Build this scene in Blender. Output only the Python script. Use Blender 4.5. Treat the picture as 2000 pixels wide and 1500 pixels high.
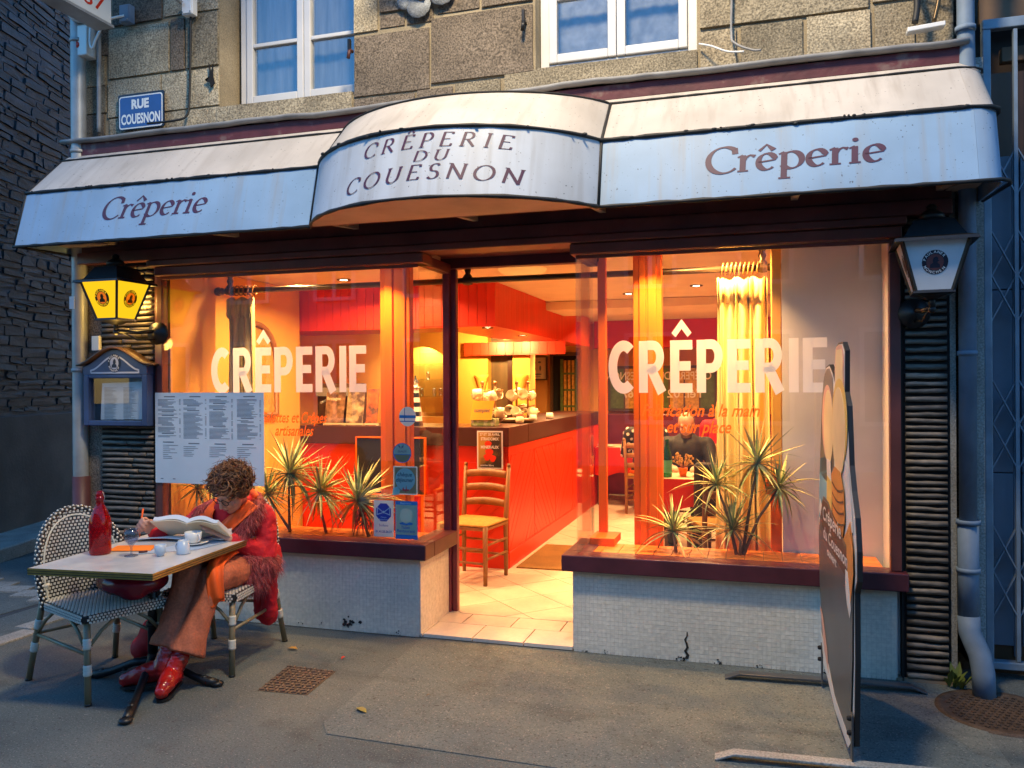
import bpy, math, random
from math import sin, cos, pi, radians, sqrt, atan2, hypot
from mathutils import Vector as V, Matrix, noise as mnoise

random.seed(7)
S = bpy.context.scene
for o in list(bpy.data.objects):
    bpy.data.objects.remove(o)
COL = S.collection

# ---------------------------------------------------------------- camera
cam_d = bpy.data.cameras.new("camera")
cam = bpy.data.objects.new("camera", cam_d)
COL.objects.link(cam)
cam_d.sensor_width = 36.0
cam_d.lens = 36.0 * 1597.0 / 2000.0
cam_d.clip_end = 500
_y, _p, _r = radians(16.686), radians(0.032), radians(-0.318)
_f = V((-sin(_y) * cos(_p), cos(_y) * cos(_p), sin(_p)))
_rt = V((cos(_y), sin(_y), 0.0))
_up = _rt.cross(_f)
_r2 = _rt * cos(_r) + _up * sin(_r)
_u2 = -_rt * sin(_r) + _up * cos(_r)
cam.matrix_world = Matrix(((_r2.x, _u2.x, -_f.x, 0.0), (_r2.y, _u2.y, -_f.y, -4.785),
                           (_r2.z, _u2.z, -_f.z, 1.6), (0, 0, 0, 1)))
S.camera = cam

# ---------------------------------------------------------------- sky and exposure
W = bpy.data.worlds.new("World")
S.world = W
W.use_nodes = True
wn = W.node_tree
wn.nodes.clear()
sky = wn.nodes.new("ShaderNodeTexSky")
sky.sky_type = 'NISHITA'
sky.sun_disc = False
sky.sun_elevation = radians(4.0)
sky.sun_rotation = radians(20.0)       # the sun has gone down behind the shop
sky.air_density = 1.2
sky.dust_density = 0.2
sky.ozone_density = 4.8
bg = wn.nodes.new("ShaderNodeBackground")
bg.inputs['Strength'].default_value = 0.11
wo = wn.nodes.new("ShaderNodeOutputWorld")
wn.links.new(sky.outputs[0], bg.inputs['Color'])
wn.links.new(bg.outputs[0], wo.inputs['Surface'])
S.view_settings.view_transform = 'Standard'
S.view_settings.look = 'None'
S.view_settings.gamma = 1.0
S.view_settings.use_curve_mapping = False
S.view_settings.exposure = 3.3
S.render.engine = 'CYCLES'
S.cycles.use_denoising = True
S.cycles.max_bounces = 8
S.cycles.transparent_max_bounces = 24
S.cycles.sample_clamp_indirect = 6.0
S.cycles.caustics_reflective = False
S.cycles.caustics_refractive = False


def lamp(name, kind, loc, energy, color, size=0.1, target=None, spot=None, blend=0.5, spread=None):
    d = bpy.data.lights.new(name, kind)
    d.energy = energy
    d.color = color
    if kind == 'AREA':
        d.shape = 'DISK'
        d.size = size
        if spread:
            d.spread = radians(spread)
    else:
        d.shadow_soft_size = size
    if spot:
        d.spot_size = spot
        d.spot_blend = blend
    o = bpy.data.objects.new(name, d)
    o.location = loc
    if target is not None:
        o.rotation_euler = (V(target) - V(loc)).to_track_quat('-Z', 'Y').to_euler()
    COL.objects.link(o)
    return o


# the sodium street lamp that hangs over the pavement just above the picture
lamp("street_lamp_light", 'SPOT', (-0.9, -2.2, 5.95), 105.0, (1.0, 0.79, 0.50), 0.30,
     target=(-0.9, -0.5, 0.0), spot=radians(124), blend=0.45)

# ---------------------------------------------------------------- helpers
WM = {}
PI = pi


def _set(o, label=None, cat=None, group=None, kind=None):
    if label:
        o['label'] = label
    if cat:
        o['category'] = cat
    if group:
        o['group'] = group
    if kind:
        o['kind'] = kind
    return o


def thing(name, label, cat, loc=(0, 0, 0), rz=0.0, group=None):
    o = bpy.data.objects.new(name, None)
    o.empty_display_size = 0.1
    o.location = loc
    o.rotation_euler = (0, 0, rz)
    COL.objects.link(o)
    WM[o.name] = Matrix.Translation(V(loc)) @ Matrix.Rotation(rz, 4, 'Z')
    return _set(o, label, cat, group)


class MB:
    def __init__(s):
        s.v = []
        s.f = []
        s.sm = []
        s.mi = []

    def add(s, vs, fs, smooth=False, mi=0):
        b = len(s.v)
        s.v += [tuple(p) for p in vs]
        for f in fs:
            s.f.append([b + i for i in f])
            s.sm.append(smooth)
            s.mi.append(mi)
        return s

    def box(s, x0, x1, y0, y1, z0, z1, mi=0):
        return s.add([(x0, y0, z0), (x1, y0, z0), (x1, y1, z0), (x0, y1, z0),
                      (x0, y0, z1), (x1, y0, z1), (x1, y1, z1), (x0, y1, z1)],
                     [(3, 2, 1, 0), (4, 5, 6, 7), (0, 1, 5, 4), (1, 2, 6, 5), (2, 3, 7, 6), (3, 0, 4, 7)], mi=mi)

    def obox(s, c, ax, ay, az, mi=0):
        c, ax, ay, az = V(c), V(ax), V(ay), V(az)
        if ax.cross(ay).dot(az) < 0:
            ax = -ax
        vs = [c + ax * i + ay * j + az * k for k in (-1, 1) for i, j in ((-1, -1), (1, -1), (1, 1), (-1, 1))]
        return s.add(vs, [(3, 2, 1, 0), (4, 5, 6, 7), (0, 1, 5, 4), (1, 2, 6, 5), (2, 3, 7, 6), (3, 0, 4, 7)], mi=mi)

    def bar(s, p, q, w, h, up=(0, 0, 1), mi=0):
        p, q = V(p), V(q)
        d = (q - p)
        l = d.length
        d.normalize()
        u = V(up)
        sd = d.cross(u)
        if sd.length < 1e-4:
            sd = d.cross(V((1, 0, 0)))
        sd.normalize()
        u = sd.cross(d)
        return s.obox((p + q) / 2, d * (l / 2), sd * (w / 2), u * (h / 2), mi)

    def tube(s, pts, r, n=8, caps=True, smooth=True, mi=0, flat=None):
        pts = [V(p) for p in pts]
        m = len(pts)
        rr = r if isinstance(r, (list, tuple)) else [r] * m
        vs = []
        prev = None
        for i, p in enumerate(pts):
            t = (pts[min(i + 1, m - 1)] - pts[max(i - 1, 0)])
            if t.length < 1e-9:
                t = V((0, 0, 1))
            t.normalize()
            if prev is None:
                a = V((0, 0, 1)) if abs(t.z) < 0.9 else V((1, 0, 0))
                u = t.cross(a).normalized()
            else:
                u = (prev - t * prev.dot(t))
                if u.length < 1e-6:
                    u = t.cross(V((0, 0, 1)))
                u.normalize()
            prev = u
            w = t.cross(u)
            for k in range(n):
                a = 2 * PI * k / n
                vs.append(p + (u * cos(a) + w * sin(a) * (flat or 1.0)) * rr[i])
        fs = []
        for i in range(m - 1):
            for k in range(n):
                k2 = (k + 1) % n
                fs.append((i * n + k, i * n + k2, (i + 1) * n + k2, (i + 1) * n + k))
        s.add(vs, fs, smooth, mi)
        if caps:
            b = len(s.v) - len(vs)
            s.f.append([b + k for k in reversed(range(n))])
            s.f.append([b + (m - 1) * n + k for k in range(n)])
            s.sm += [False, False]
            s.mi += [mi, mi]
        return s

    def lathe(s, prof, c=(0, 0, 0), n=20, mi=0, smooth=True, M=None):
        c = V(c)
        vs = []
        m = len(prof)
        for r, z in prof:
            for k in range(n):
                a = 2 * PI * k / n
                p = V((r * cos(a), r * sin(a), z))
                if M is not None:
                    p = M @ p
                vs.append(c + p)
        fs = [(i * n + k, i * n + (k + 1) % n, (i + 1) * n + (k + 1) % n, (i + 1) * n + k)
              for i in range(m - 1) for k in range(n)]
        return s.add(vs, fs, smooth, mi)

    def poly(s, pts, fn, depth=None, mi=0):
        """2D outline lifted by fn(u, v) -> 3D; depth = vector of the thickness"""
        a = 0.0
        for i in range(len(pts)):
            x0, y0 = pts[i]
            x1, y1 = pts[(i + 1) % len(pts)]
            a += x0 * y1 - x1 * y0
        if a < 0:
            pts = pts[::-1]
        P = [V(fn(u, v)) for u, v in pts]
        n = len(P)
        if depth is None:
            return s.add(P, [tuple(range(n))], mi=mi)
        d = V(depth)
        vs = P + [p + d for p in P]
        fs = [tuple(range(n)), tuple(reversed(range(n, 2 * n)))]
        for i in range(n):
            j = (i + 1) % n
            fs.append((i, i + n, j + n, j))
        return s.add(vs, fs, mi=mi)

    def ball(s, c, r, n=10, m=7, mi=0, M=None):
        c = V(c)
        if not isinstance(r, (list, tuple)):
            r = (r, r, r)
        vs = []
        for i in range(m + 1):
            th = PI * i / m
            for k in range(n):
                a = 2 * PI * k / n
                p = V((r[0] * sin(th) * cos(a), r[1] * sin(th) * sin(a), -r[2] * cos(th)))
                if M is not None:
                    p = M @ p
                vs.append(c + p)
        fs = [(i * n + k, i * n + (k + 1) % n, (i + 1) * n + (k + 1) % n, (i + 1) * n + k)
              for i in range(m) for k in range(n)]
        return s.add(vs, fs, True, mi)

    def grid(s, fn, nu, nv, smooth=True, mi=0):
        vs = [fn(i / nu, j / nv) for j in range(nv + 1) for i in range(nu + 1)]
        w = nu + 1
        fs = [(j * w + i, j * w + i + 1, (j + 1) * w + i + 1, (j + 1) * w + i) for j in range(nv) for i in range(nu)]
        return s.add(vs, fs, smooth, mi)

    def mesh(s, name, mats):
        me = bpy.data.meshes.new(name)
        me.from_pydata(s.v, [], s.f)
        if not isinstance(mats, (list, tuple)):
            mats = [mats]
        for m in mats:
            me.materials.append(m)
        me.polygons.foreach_set('use_smooth', s.sm)
        me.polygons.foreach_set('material_index', s.mi)
        me.update()
        return me

    def build(s, name, mats, parent=None, local=False, bevel=0.0, solid=0.0, label=None, cat=None, group=None,
              kind=None, bseg=2):
        return put(name, s.mesh(name, mats), parent, local, bevel, solid, label, cat, group, kind, bseg)


def put(name, me, parent=None, local=False, bevel=0.0, solid=0.0, label=None, cat=None, group=None, kind=None,
        bseg=2, M=None):
    o = bpy.data.objects.new(name, me)
    COL.objects.link(o)
    if parent is not None:
        o.parent = parent
        PW = WM[parent.name]
        if local:
            WM[o.name] = PW.copy()
        else:
            o.matrix_parent_inverse = PW.inverted()
            WM[o.name] = Matrix.Identity(4)
    else:
        WM[o.name] = Matrix.Identity(4)
    if M is not None:
        o.matrix_basis = M
        WM[o.name] = WM[o.name] @ M
    if solid:
        m = o.modifiers.new("solid", 'SOLIDIFY')
        m.thickness = solid
        m.offset = 0
    if bevel:
        m = o.modifiers.new("bevel", 'BEVEL')
        m.width = bevel
        m.segments = bseg
        m.limit_method = 'ANGLE'
        m.angle_limit = radians(40)
    return _set(o, label, cat, group, kind)


def copy_tree(o, parent=None):
    c = o.copy()
    COL.objects.link(c)
    if parent is not None:
        c.parent = parent
    for ch in list(o.children):
        copy_tree(ch, c)
    return c


def clip_poly(pts, x0, x1, y0, y1):
    def cut(P, ins, inter):
        out = []
        for i in range(len(P)):
            a, b = P[i], P[(i + 1) % len(P)]
            if ins(a):
                out.append(a)
                if not ins(b):
                    out.append(inter(a, b))
            elif ins(b):
                out.append(inter(a, b))
        return out

    def ix(k, c):
        def g(a, b):
            t = (c - a[k]) / (b[k] - a[k])
            return (a[0] + (b[0] - a[0]) * t, a[1] + (b[1] - a[1]) * t)
        return g
    P = list(pts)
    for k, c, sg in ((0, x0, 1), (0, x1, -1), (1, y0, 1), (1, y1, -1)):
        if len(P) < 3:
            return []
        P = cut(P, lambda p: sg * (p[k] - c) >= -1e-9, ix(k, c))
    return P if len(P) >= 3 else []


# ---------------------------------------------------------------- materials
def _nodes(name):
    m = bpy.data.materials.new(name)
    m.use_nodes = True
    nt = m.node_tree
    nt.nodes.clear()
    out = nt.nodes.new("ShaderNodeOutputMaterial")
    return m, nt, out


def _N(nt, t, **kw):
    n = nt.nodes.new(t)
    for k, v in kw.items():
        setattr(n, k, v)
    return n


def pm(name, col, rough=0.6, metal=0.0, var=0.10, vscale=4.0, fine=0.0, fscale=150.0, bump=0.0, bscale=90.0,
       spec=0.5, objvar=0.0, coat=0.0, col2=None, c2scale=3.0, c2lo=0.45, c2hi=0.65, emit=None, estr=0.0,
       stretch=(1, 1, 1), sheen=0.0, sub=0.0):
    """procedural paint / stone / cloth: colour varied by world-space noise, speckle, relief"""
    m, nt, out = _nodes(name)
    L = nt.links
    b = _N(nt, "ShaderNodeBsdfPrincipled")
    L.new(b.outputs[0], out.inputs[0])
    geo = _N(nt, "ShaderNodeNewGeometry")
    mp = _N(nt, "ShaderNodeVectorMath", operation='MULTIPLY')
    mp.inputs[1].default_value = stretch
    L.new(geo.outputs['Position'], mp.inputs[0])
    pos = mp.outputs[0]

    def noise(sc, det=3.0):
        n = _N(nt, "ShaderNodeTexNoise")
        n.inputs['Scale'].default_value = sc
        n.inputs['Detail'].default_value = det
        L.new(pos, n.inputs['Vector'])
        return n.outputs['Fac']

    def ramp(f, lo, hi, a, bb):
        r = _N(nt, "ShaderNodeMapRange")
        r.inputs[1].default_value, r.inputs[2].default_value = lo, hi
        r.inputs[3].default_value, r.inputs[4].default_value = a, bb
        L.new(f, r.inputs[0])
        return r.outputs[0]
    if col2 is not None:
        mx = _N(nt, "ShaderNodeMix", data_type='RGBA')
        mx.inputs[6].default_value = (*col, 1)
        mx.inputs[7].default_value = (*col2, 1)
        L.new(ramp(noise(c2scale, 5), c2lo, c2hi, 0, 1), mx.inputs[0])
        c = mx.outputs[2]
    else:
        rgb = _N(nt, "ShaderNodeRGB")
        rgb.outputs[0].default_value = (*col, 1)
        c = rgb.outputs[0]

    def mul(cc, f):
        v = _N(nt, "ShaderNodeVectorMath", operation='SCALE')
        L.new(cc, v.inputs[0])
        L.new(f, v.inputs['Scale'])
        return v.outputs[0]
    if var:
        c = mul(c, ramp(noise(vscale, 4), 0.3, 0.7, 1 - var, 1 + var))
    if fine:
        c = mul(c, ramp(noise(fscale, 2), 0.32, 0.68, 1 - fine, 1 + fine))
    if objvar:
        oi = _N(nt, "ShaderNodeObjectInfo")
        c = mul(c, ramp(oi.outputs['Random'], 0, 1, 1 - objvar, 1 + objvar))
    L.new(c, b.inputs['Base Color'])
    b.inputs['Roughness'].default_value = rough
    b.inputs['Metallic'].default_value = metal
    b.inputs['Specular IOR Level'].default_value = spec
    b.inputs['Coat Weight'].default_value = coat
    if sheen:
        b.inputs['Sheen Weight'].default_value = sheen
    if emit:
        b.inputs['Emission Color'].default_value = (*emit, 1)
        b.inputs['Emission Strength'].default_value = estr
    if bump:
        bp = _N(nt, "ShaderNodeBump")
        bp.inputs['Strength'].default_value = min(1.0, bump)
        bp.inputs['Distance'].default_value = 0.006
        L.new(noise(bscale, 4), bp.inputs['Height'])
        L.new(bp.outputs[0], b.inputs['Normal'])
    return m


def glass_mat(name, tint=(1, 1, 1), ior=1.45, gloss_rough=0.0, milk=0.0, milkcol=(0.8, 0.8, 0.8)):
    m, nt, out = _nodes(name)
    L = nt.links
    tr = _N(nt, "ShaderNodeBsdfTransparent")
    tr.inputs[0].default_value = (*tint, 1)
    gl = _N(nt, "ShaderNodeBsdfGlossy")
    gl.inputs['Roughness'].default_value = gloss_rough
    fr = _N(nt, "ShaderNodeFresnel")
    g = _N(nt, "ShaderNodeNewGeometry")
    mr = _N(nt, "ShaderNodeMapRange")
    mr.inputs[3].default_value, mr.inputs[4].default_value = ior, 1.0 / ior
    L.new(g.outputs['Backfacing'], mr.inputs[0])
    L.new(mr.outputs[0], fr.inputs[0])
    mx = _N(nt, "ShaderNodeMixShader")
    a = tr.outputs[0]
    if milk:
        df = _N(nt, "ShaderNodeBsdfDiffuse")
        df.inputs[0].default_value = (*milkcol, 1)
        m2 = _N(nt, "ShaderNodeMixShader")
        m2.inputs[0].default_value = milk
        L.new(a, m2.inputs[1])
        L.new(df.outputs[0], m2.inputs[2])
        a = m2.outputs[0]
    L.new(fr.outputs[0], mx.inputs[0])
    L.new(a, mx.inputs[1])
    L.new(gl.outputs[0], mx.inputs[2])
    L.new(mx.outputs[0], out.inputs[0])
    return m


def emis_mat(name, col, strength):
    m, nt, out = _nodes(name)
    e = _N(nt, "ShaderNodeEmission")
    e.inputs[0].default_value = (*col, 1)
    e.inputs[1].default_value = strength
    nt.links.new(e.outputs[0], out.inputs[0])
    return m


def grime_mat(name, col, dirt, zlo, zhi, rough=0.3):
    """painted plastic with rain streaks and specks that cling to the panel"""
    m, nt, out = _nodes(name)
    L = nt.links
    b = _N(nt, "ShaderNodeBsdfPrincipled")
    L.new(b.outputs[0], out.inputs[0])
    geo = _N(nt, "ShaderNodeNewGeometry")

    def noise(sc, stretch, det=4):
        mp = _N(nt, "ShaderNodeVectorMath", operation='MULTIPLY')
        mp.inputs[1].default_value = stretch
        L.new(geo.outputs['Position'], mp.inputs[0])
        n = _N(nt, "ShaderNodeTexNoise")
        n.inputs['Scale'].default_value = sc
        n.inputs['Detail'].default_value = det
        L.new(mp.outputs[0], n.inputs['Vector'])
        return n.outputs['Fac']

    def ramp(f, lo, hi, a, bb):
        r = _N(nt, "ShaderNodeMapRange")
        r.inputs[1].default_value, r.inputs[2].default_value = lo, hi
        r.inputs[3].default_value, r.inputs[4].default_value = a, bb
        L.new(f, r.inputs[0])
        return r.outputs[0]

    def mix(a, bcol, f):
        mx = _N(nt, "ShaderNodeMix", data_type='RGBA')
        if isinstance(a, tuple):
            mx.inputs[6].default_value = (*a, 1)
        else:
            L.new(a, mx.inputs[6])
        mx.inputs[7].default_value = (*bcol, 1)
        L.new(f, mx.inputs[0])
        return mx.outputs[2]
    c = mix(col, tuple(x * 0.82 for x in col), ramp(noise(2.2, (1, 1, 1)), 0.4, 0.65, 0, 1))
    c = mix(c, dirt, ramp(noise(9.0, (2.2, 0.4, 0.12), 5), 0.54, 0.80, 0, 0.60))
    c = mix(c, dirt, ramp(noise(2.0, (3.0, 0.4, 0.15), 5), 0.50, 0.80, 0, 0.60))
    c = mix(c, (0.03, 0.03, 0.03), ramp(noise(70.0, (1, 1, 1), 2), 0.705, 0.73, 0, 0.8))
    L.new(c, b.inputs['Base Color'])
    b.inputs['Roughness'].default_value = rough
    b.inputs['Specular IOR Level'].default_value = 0.5
    return m


def asphalt_mat(name, a, b_):
    """worn asphalt: cloudy tone, stone chippings, damp stains and old gum spots"""
    m, nt, out = _nodes(name)
    L = nt.links
    b = _N(nt, "ShaderNodeBsdfPrincipled")
    L.new(b.outputs[0], out.inputs[0])
    geo = _N(nt, "ShaderNodeNewGeometry")

    def noise(sc, det=4, rough=.5, off=0.0, stretch=(1, 1, 1)):
        mp = _N(nt, "ShaderNodeMapping")
        mp.inputs['Location'].default_value = (off, off * .7, 0)
        mp.inputs['Scale'].default_value = stretch
        L.new(geo.outputs['Position'], mp.inputs[0])
        n = _N(nt, "ShaderNodeTexNoise")
        n.inputs['Scale'].default_value = sc
        n.inputs['Detail'].default_value = det
        n.inputs['Roughness'].default_value = rough
        L.new(mp.outputs[0], n.inputs['Vector'])
        return n.outputs['Fac']

    def ramp(f, lo, hi, x, y):
        r = _N(nt, "ShaderNodeMapRange")
        r.inputs[1].default_value, r.inputs[2].default_value = lo, hi
        r.inputs[3].default_value, r.inputs[4].default_value = x, y
        L.new(f, r.inputs[0])
        return r.outputs[0]

    def mix(c, col, f):
        mx = _N(nt, "ShaderNodeMix", data_type='RGBA')
        if isinstance(c, tuple):
            mx.inputs[6].default_value = (*c, 1)
        else:
            L.new(c, mx.inputs[6])
        mx.inputs[7].default_value = (*col, 1)
        L.new(f, mx.inputs[0])
        return mx.outputs[2]
    c = mix(a, b_, ramp(noise(0.9, 6, .6), .38, .66, 0, 1))
    c = mix(c, tuple(x * .55 for x in a), ramp(noise(2.3, 6, .65, 3), .54, .70, 0, .75))
    c = mix(c, tuple(x * .6 for x in a), ramp(noise(0.7, 5, .6, 9, (1, 3.5, 1)), .56, .66, 0, .55))
    c = mix(c, (.035, .035, .034), ramp(noise(85, 3, .7, 1), .54, .66, 0, .8))
    c = mix(c, (.34, .33, .29), ramp(noise(120, 2, .6, 5), .60, .70, 0, .75))
    c = mix(c, (.03, .03, .03), ramp(noise(27, 1, .4, 7), .735, .75, 0, .6))
    c = mix(c, (.30, .30, .28), ramp(noise(31, 1, .4, 17), .75, .76, 0, .5))
    L.new(c, b.inputs['Base Color'])
    b.inputs['Roughness'].default_value = .85
    bp = _N(nt, "ShaderNodeBump")
    bp.inputs['Strength'].default_value = 1.0
    bp.inputs['Distance'].default_value = .006
    L.new(noise(95, 4, .7), bp.inputs['Height'])
    L.new(bp.outputs[0], b.inputs['Normal'])
    return m


def film_mat(name, col, k):
    m, nt, out = _nodes(name)
    d = _N(nt, "ShaderNodeBsdfDiffuse")
    d.inputs[0].default_value = (*col, 1)
    t = _N(nt, "ShaderNodeBsdfTranslucent")
    t.inputs[0].default_value = (*col, 1)
    mx = _N(nt, "ShaderNodeMixShader")
    mx.inputs[0].default_value = k
    nt.links.new(d.outputs[0], mx.inputs[1])
    nt.links.new(t.outputs[0], mx.inputs[2])
    nt.links.new(mx.outputs[0], out.inputs[0])
    return m


M = {}
M['granite'] = pm('granite', (0.31, 0.265, 0.185), 0.9, var=0.28, vscale=5, fine=0.55, fscale=95, bump=0.9, bscale=60,
                  objvar=0.34, col2=(0.20, 0.15, 0.09), c2scale=1.6, c2lo=0.5, c2hi=0.75)
M['granite_dark'] = pm('granite_dark', (0.15, 0.12, 0.09), 0.9, var=0.25, vscale=5, fine=0.6, fscale=95, bump=0.9,
                       bscale=60, objvar=0.2)
M['mortar'] = pm('mortar', (0.30, 0.25, 0.17), 0.95, var=0.2, fine=0.3, fscale=180, bump=0.5)
M['slate'] = pm('slate', (0.034, 0.040, 0.050), 0.75, var=0.3, vscale=9, fine=0.25, fscale=70, bump=0.8, bscale=40,
                objvar=0.45, col2=(0.055, 0.055, 0.060), c2scale=2.0)
M['slate_mortar'] = pm('slate_mortar', (0.10, 0.108, 0.12), 0.95, var=0.25, fine=0.3, bump=0.6)
M['render_dark'] = pm('render_dark', (0.05, 0.052, 0.055), 0.85, var=0.35, vscale=1.6, fine=0.15, bump=0.4, bscale=30,
                      col2=(0.085, 0.085, 0.08), c2scale=1.2)
M['asphalt'] = asphalt_mat('asphalt', (0.088, 0.104, 0.102), (0.138, 0.155, 0.144))
M['asphalt2'] = asphalt_mat('asphalt2', (0.112, 0.131, 0.125), (0.165, 0.185, 0.168))
M['road'] = pm('road', (0.055, 0.058, 0.062), 0.9, var=0.25, vscale=0.8, fine=0.4, fscale=110, bump=0.8, bscale=110)
M['kerbstone'] = pm('kerbstone', (0.30, 0.29, 0.26), 0.85, var=0.25, fine=0.3, fscale=100, bump=0.5)
M['maroon'] = pm('maroon', (0.085, 0.018, 0.026), 0.38, var=0.25, vscale=7, bump=0.15, bscale=30, spec=0.5)
M['maroon_dark'] = pm('maroon_dark', (0.14, 0.042, 0.036), 0.4, var=0.25, vscale=5, bump=0.15, bscale=30)
M['maroon_post'] = pm('maroon_post', (0.16, 0.022, 0.042), 0.3, var=0.2, vscale=6, bump=0.1)
M['maroon_peel'] = pm('maroon_peel', (0.10, 0.022, 0.03), 0.6, var=0.3, vscale=9, bump=0.5, bscale=25,
                      col2=(0.13, 0.075, 0.07), c2scale=9, c2lo=0.58, c2hi=0.66)
M['lead'] = pm('lead', (0.24, 0.24, 0.24), 0.6, var=0.25, vscale=8, bump=0.4, bscale=20)
M['ink'] = pm('ink', (0.075, 0.022, 0.05), 0.5, var=0.1)
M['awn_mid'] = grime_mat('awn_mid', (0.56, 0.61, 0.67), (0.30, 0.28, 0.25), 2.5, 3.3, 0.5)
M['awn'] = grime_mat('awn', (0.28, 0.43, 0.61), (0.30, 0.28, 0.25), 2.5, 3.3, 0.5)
M['awn_top'] = grime_mat('awn_top', (0.58, 0.53, 0.47), (0.36, 0.31, 0.26), 2.9, 3.3, 0.6)
M['black_trim'] = pm('black_trim', (0.012, 0.012, 0.012), 0.6, var=0.3)
M['soffit_board'] = pm('soffit_board', (0.50, 0.36, 0.26), 0.7, var=0.2, vscale=3)
M['mosaic'] = pm('mosaic', (0.72, 0.67, 0.555), 0.35, var=0.10, vscale=3, fine=0.10, fscale=40, objvar=0)
M['grout'] = pm('grout', (0.62, 0.58, 0.50), 0.9, var=0.15)
M['chip'] = pm('chip', (0.02, 0.02, 0.018), 0.9)
M['cane'] = pm('cane', (0.16, 0.13, 0.10), 0.55, var=0.35, vscale=14, fine=0.25, fscale=60, bump=0.6, bscale=45,
               objvar=0.35, stretch=(0.3, 1, 1))
M['cane_dark'] = pm('cane_dark', (0.012, 0.011, 0.010), 0.9)
M['zinc'] = pm('zinc', (0.36, 0.37, 0.37), 0.45, metal=0.3, var=0.2, vscale=6, bump=0.1)
M['zinc_blue'] = pm('zinc_blue', (0.16, 0.22, 0.30), 0.65, metal=0.0, var=0.2, vscale=6, bump=0.1)
M['iron_red'] = pm('iron_red', (0.09, 0.03, 0.03), 0.5, var=0.2)
M['pvc'] = pm('pvc', (0.62, 0.63, 0.64), 0.35, var=0.06)
M['pvc_blue'] = pm('pvc_blue', (0.20, 0.27, 0.36), 0.35, var=0.1)
M['glass'] = glass_mat('glass', (0.985, 0.99, 0.985), 1.65)
M['glass_up'] = glass_mat('glass_up', (0.85, 0.88, 0.92), 2.0)
M['dark'] = pm('dark', (0.01, 0.01, 0.012), 0.9, var=0)
M['net'] = pm('net', (0.24, 0.25, 0.27), 0.9, var=0.25, vscale=9, stretch=(3, 1, 0.3))
M['net2'] = pm('net2', (0.34, 0.34, 0.35), 0.9, var=0.3, vscale=14)
M['white_letter'] = film_mat('white_letter', (0.92, 0.94, 0.88), 0.42)
M['orange_letter'] = film_mat('orange_letter', (0.95, 0.22, 0.05), 0.6)
M['orange'] = pm('orange', (0.86, 0.155, 0.005), 0.4, var=0.08, vscale=3, spec=0.4)
M['orange_tile'] = pm('orange_tile', (0.70, 0.20, 0.03), 0.4, var=0.1, vscale=6)
M['red'] = pm('red', (0.64, 0.026, 0.004), 0.4, var=0.10, vscale=3, objvar=0.06)
M['yellow_wall'] = pm('yellow_wall', (0.70, 0.36, 0.065), 0.8, var=0.06, vscale=1.5, bump=0.2, bscale=60)
M['wall_orange'] = pm('wall_orange', (0.70, 0.34, 0.08), 0.8, var=0.06, vscale=1.5, bump=0.2, bscale=60)
M['cream_ceiling'] = pm('cream_ceiling', (0.78, 0.62, 0.42), 0.8, var=0.05)
M['panel_white'] = pm('panel_white', (0.70, 0.66, 0.62), 0.7, var=0.06)
M['tile_beige'] = pm('tile_beige', (0.66, 0.58, 0.48), 0.35, var=0.10, vscale=3.5, fine=0.05, fscale=40, objvar=0.06,
                     spec=0.5)
M['tile_grout'] = pm('tile_grout', (0.30, 0.22, 0.15), 0.9)
M['bar_top'] = pm('bar_top', (0.055, 0.016, 0.014), 0.3, var=0.15, spec=0.5)
M['wood'] = pm('wood', (0.26, 0.11, 0.03), 0.45, var=0.25, vscale=10, stretch=(1, 1, 0.2), bump=0.1)
M['wood_dark'] = pm('wood_dark', (0.10, 0.05, 0.022), 0.45, var=0.25, vscale=10, stretch=(1, 1, 0.2))
M['straw'] = pm('straw', (0.50, 0.27, 0.05), 0.8, var=0.35, vscale=30, bump=0.8, bscale=90, stretch=(1, 6, 1))
M['black_iron'] = pm('black_iron', (0.012, 0.012, 0.013), 0.4, metal=0.2, var=0.3, vscale=20)
M['brass_dark'] = pm('brass_dark', (0.10, 0.065, 0.03), 0.35, metal=0.6, var=0.2)
M['curtain'] = pm('curtain', (0.72, 0.58, 0.22), 0.9, var=0.12, vscale=6, stretch=(4, 4, 0.4))
M['curtain2'] = pm('curtain2', (0.46, 0.38, 0.20), 0.9, var=0.2, vscale=9, stretch=(4, 4, 0.4))
M['porcelain'] = pm('porcelain', (0.78, 0.77, 0.72), 0.2, var=0.03)
M['cream_mug'] = pm('cream_mug', (0.75, 0.66, 0.46), 0.25, var=0.05)
M['paper'] = pm('paper', (0.72, 0.74, 0.75), 0.8, var=0.04)
M['poster_blue'] = pm('poster_blue', (0.60, 0.68, 0.73), 0.35, var=0.05)
M['print_grey'] = pm('print_grey', (0.16, 0.19, 0.22), 0.8, var=0.1)
M['navy'] = pm('navy', (0.035, 0.06, 0.15), 0.35, var=0.2, vscale=6)
M['navy_dark'] = pm('navy_dark', (0.010, 0.014, 0.035), 0.4)
M['pale_line'] = pm('pale_line', (0.42, 0.47, 0.56), 0.5)
M['enamel'] = pm('enamel', (0.018, 0.055, 0.24), 0.22, var=0.12, vscale=10, spec=0.6)
M['enamel_white'] = pm('enamel_white', (0.80, 0.80, 0.78), 0.25, var=0.05)
M['leaf_y'] = pm('leaf_y', (0.36, 0.30, 0.07), 0.45, var=0.25, vscale=20, objvar=0.3)
M['leaf_g'] = pm('leaf_g', (0.085, 0.13, 0.035), 0.45, var=0.25, vscale=20, objvar=0.3)
M['stem'] = pm('stem', (0.16, 0.10, 0.055), 0.9, var=0.3, vscale=40, bump=0.6)
# ================================================================ ground
def sheet(name, pts, z, mat, kind='structure', parent=None, thick=0.004):
    mb = MB()
    mb.poly(pts, lambda u, v: (u, v, z), depth=(0, 0, -thick))
    return mb.build(name, mat, parent, kind=kind)


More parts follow.
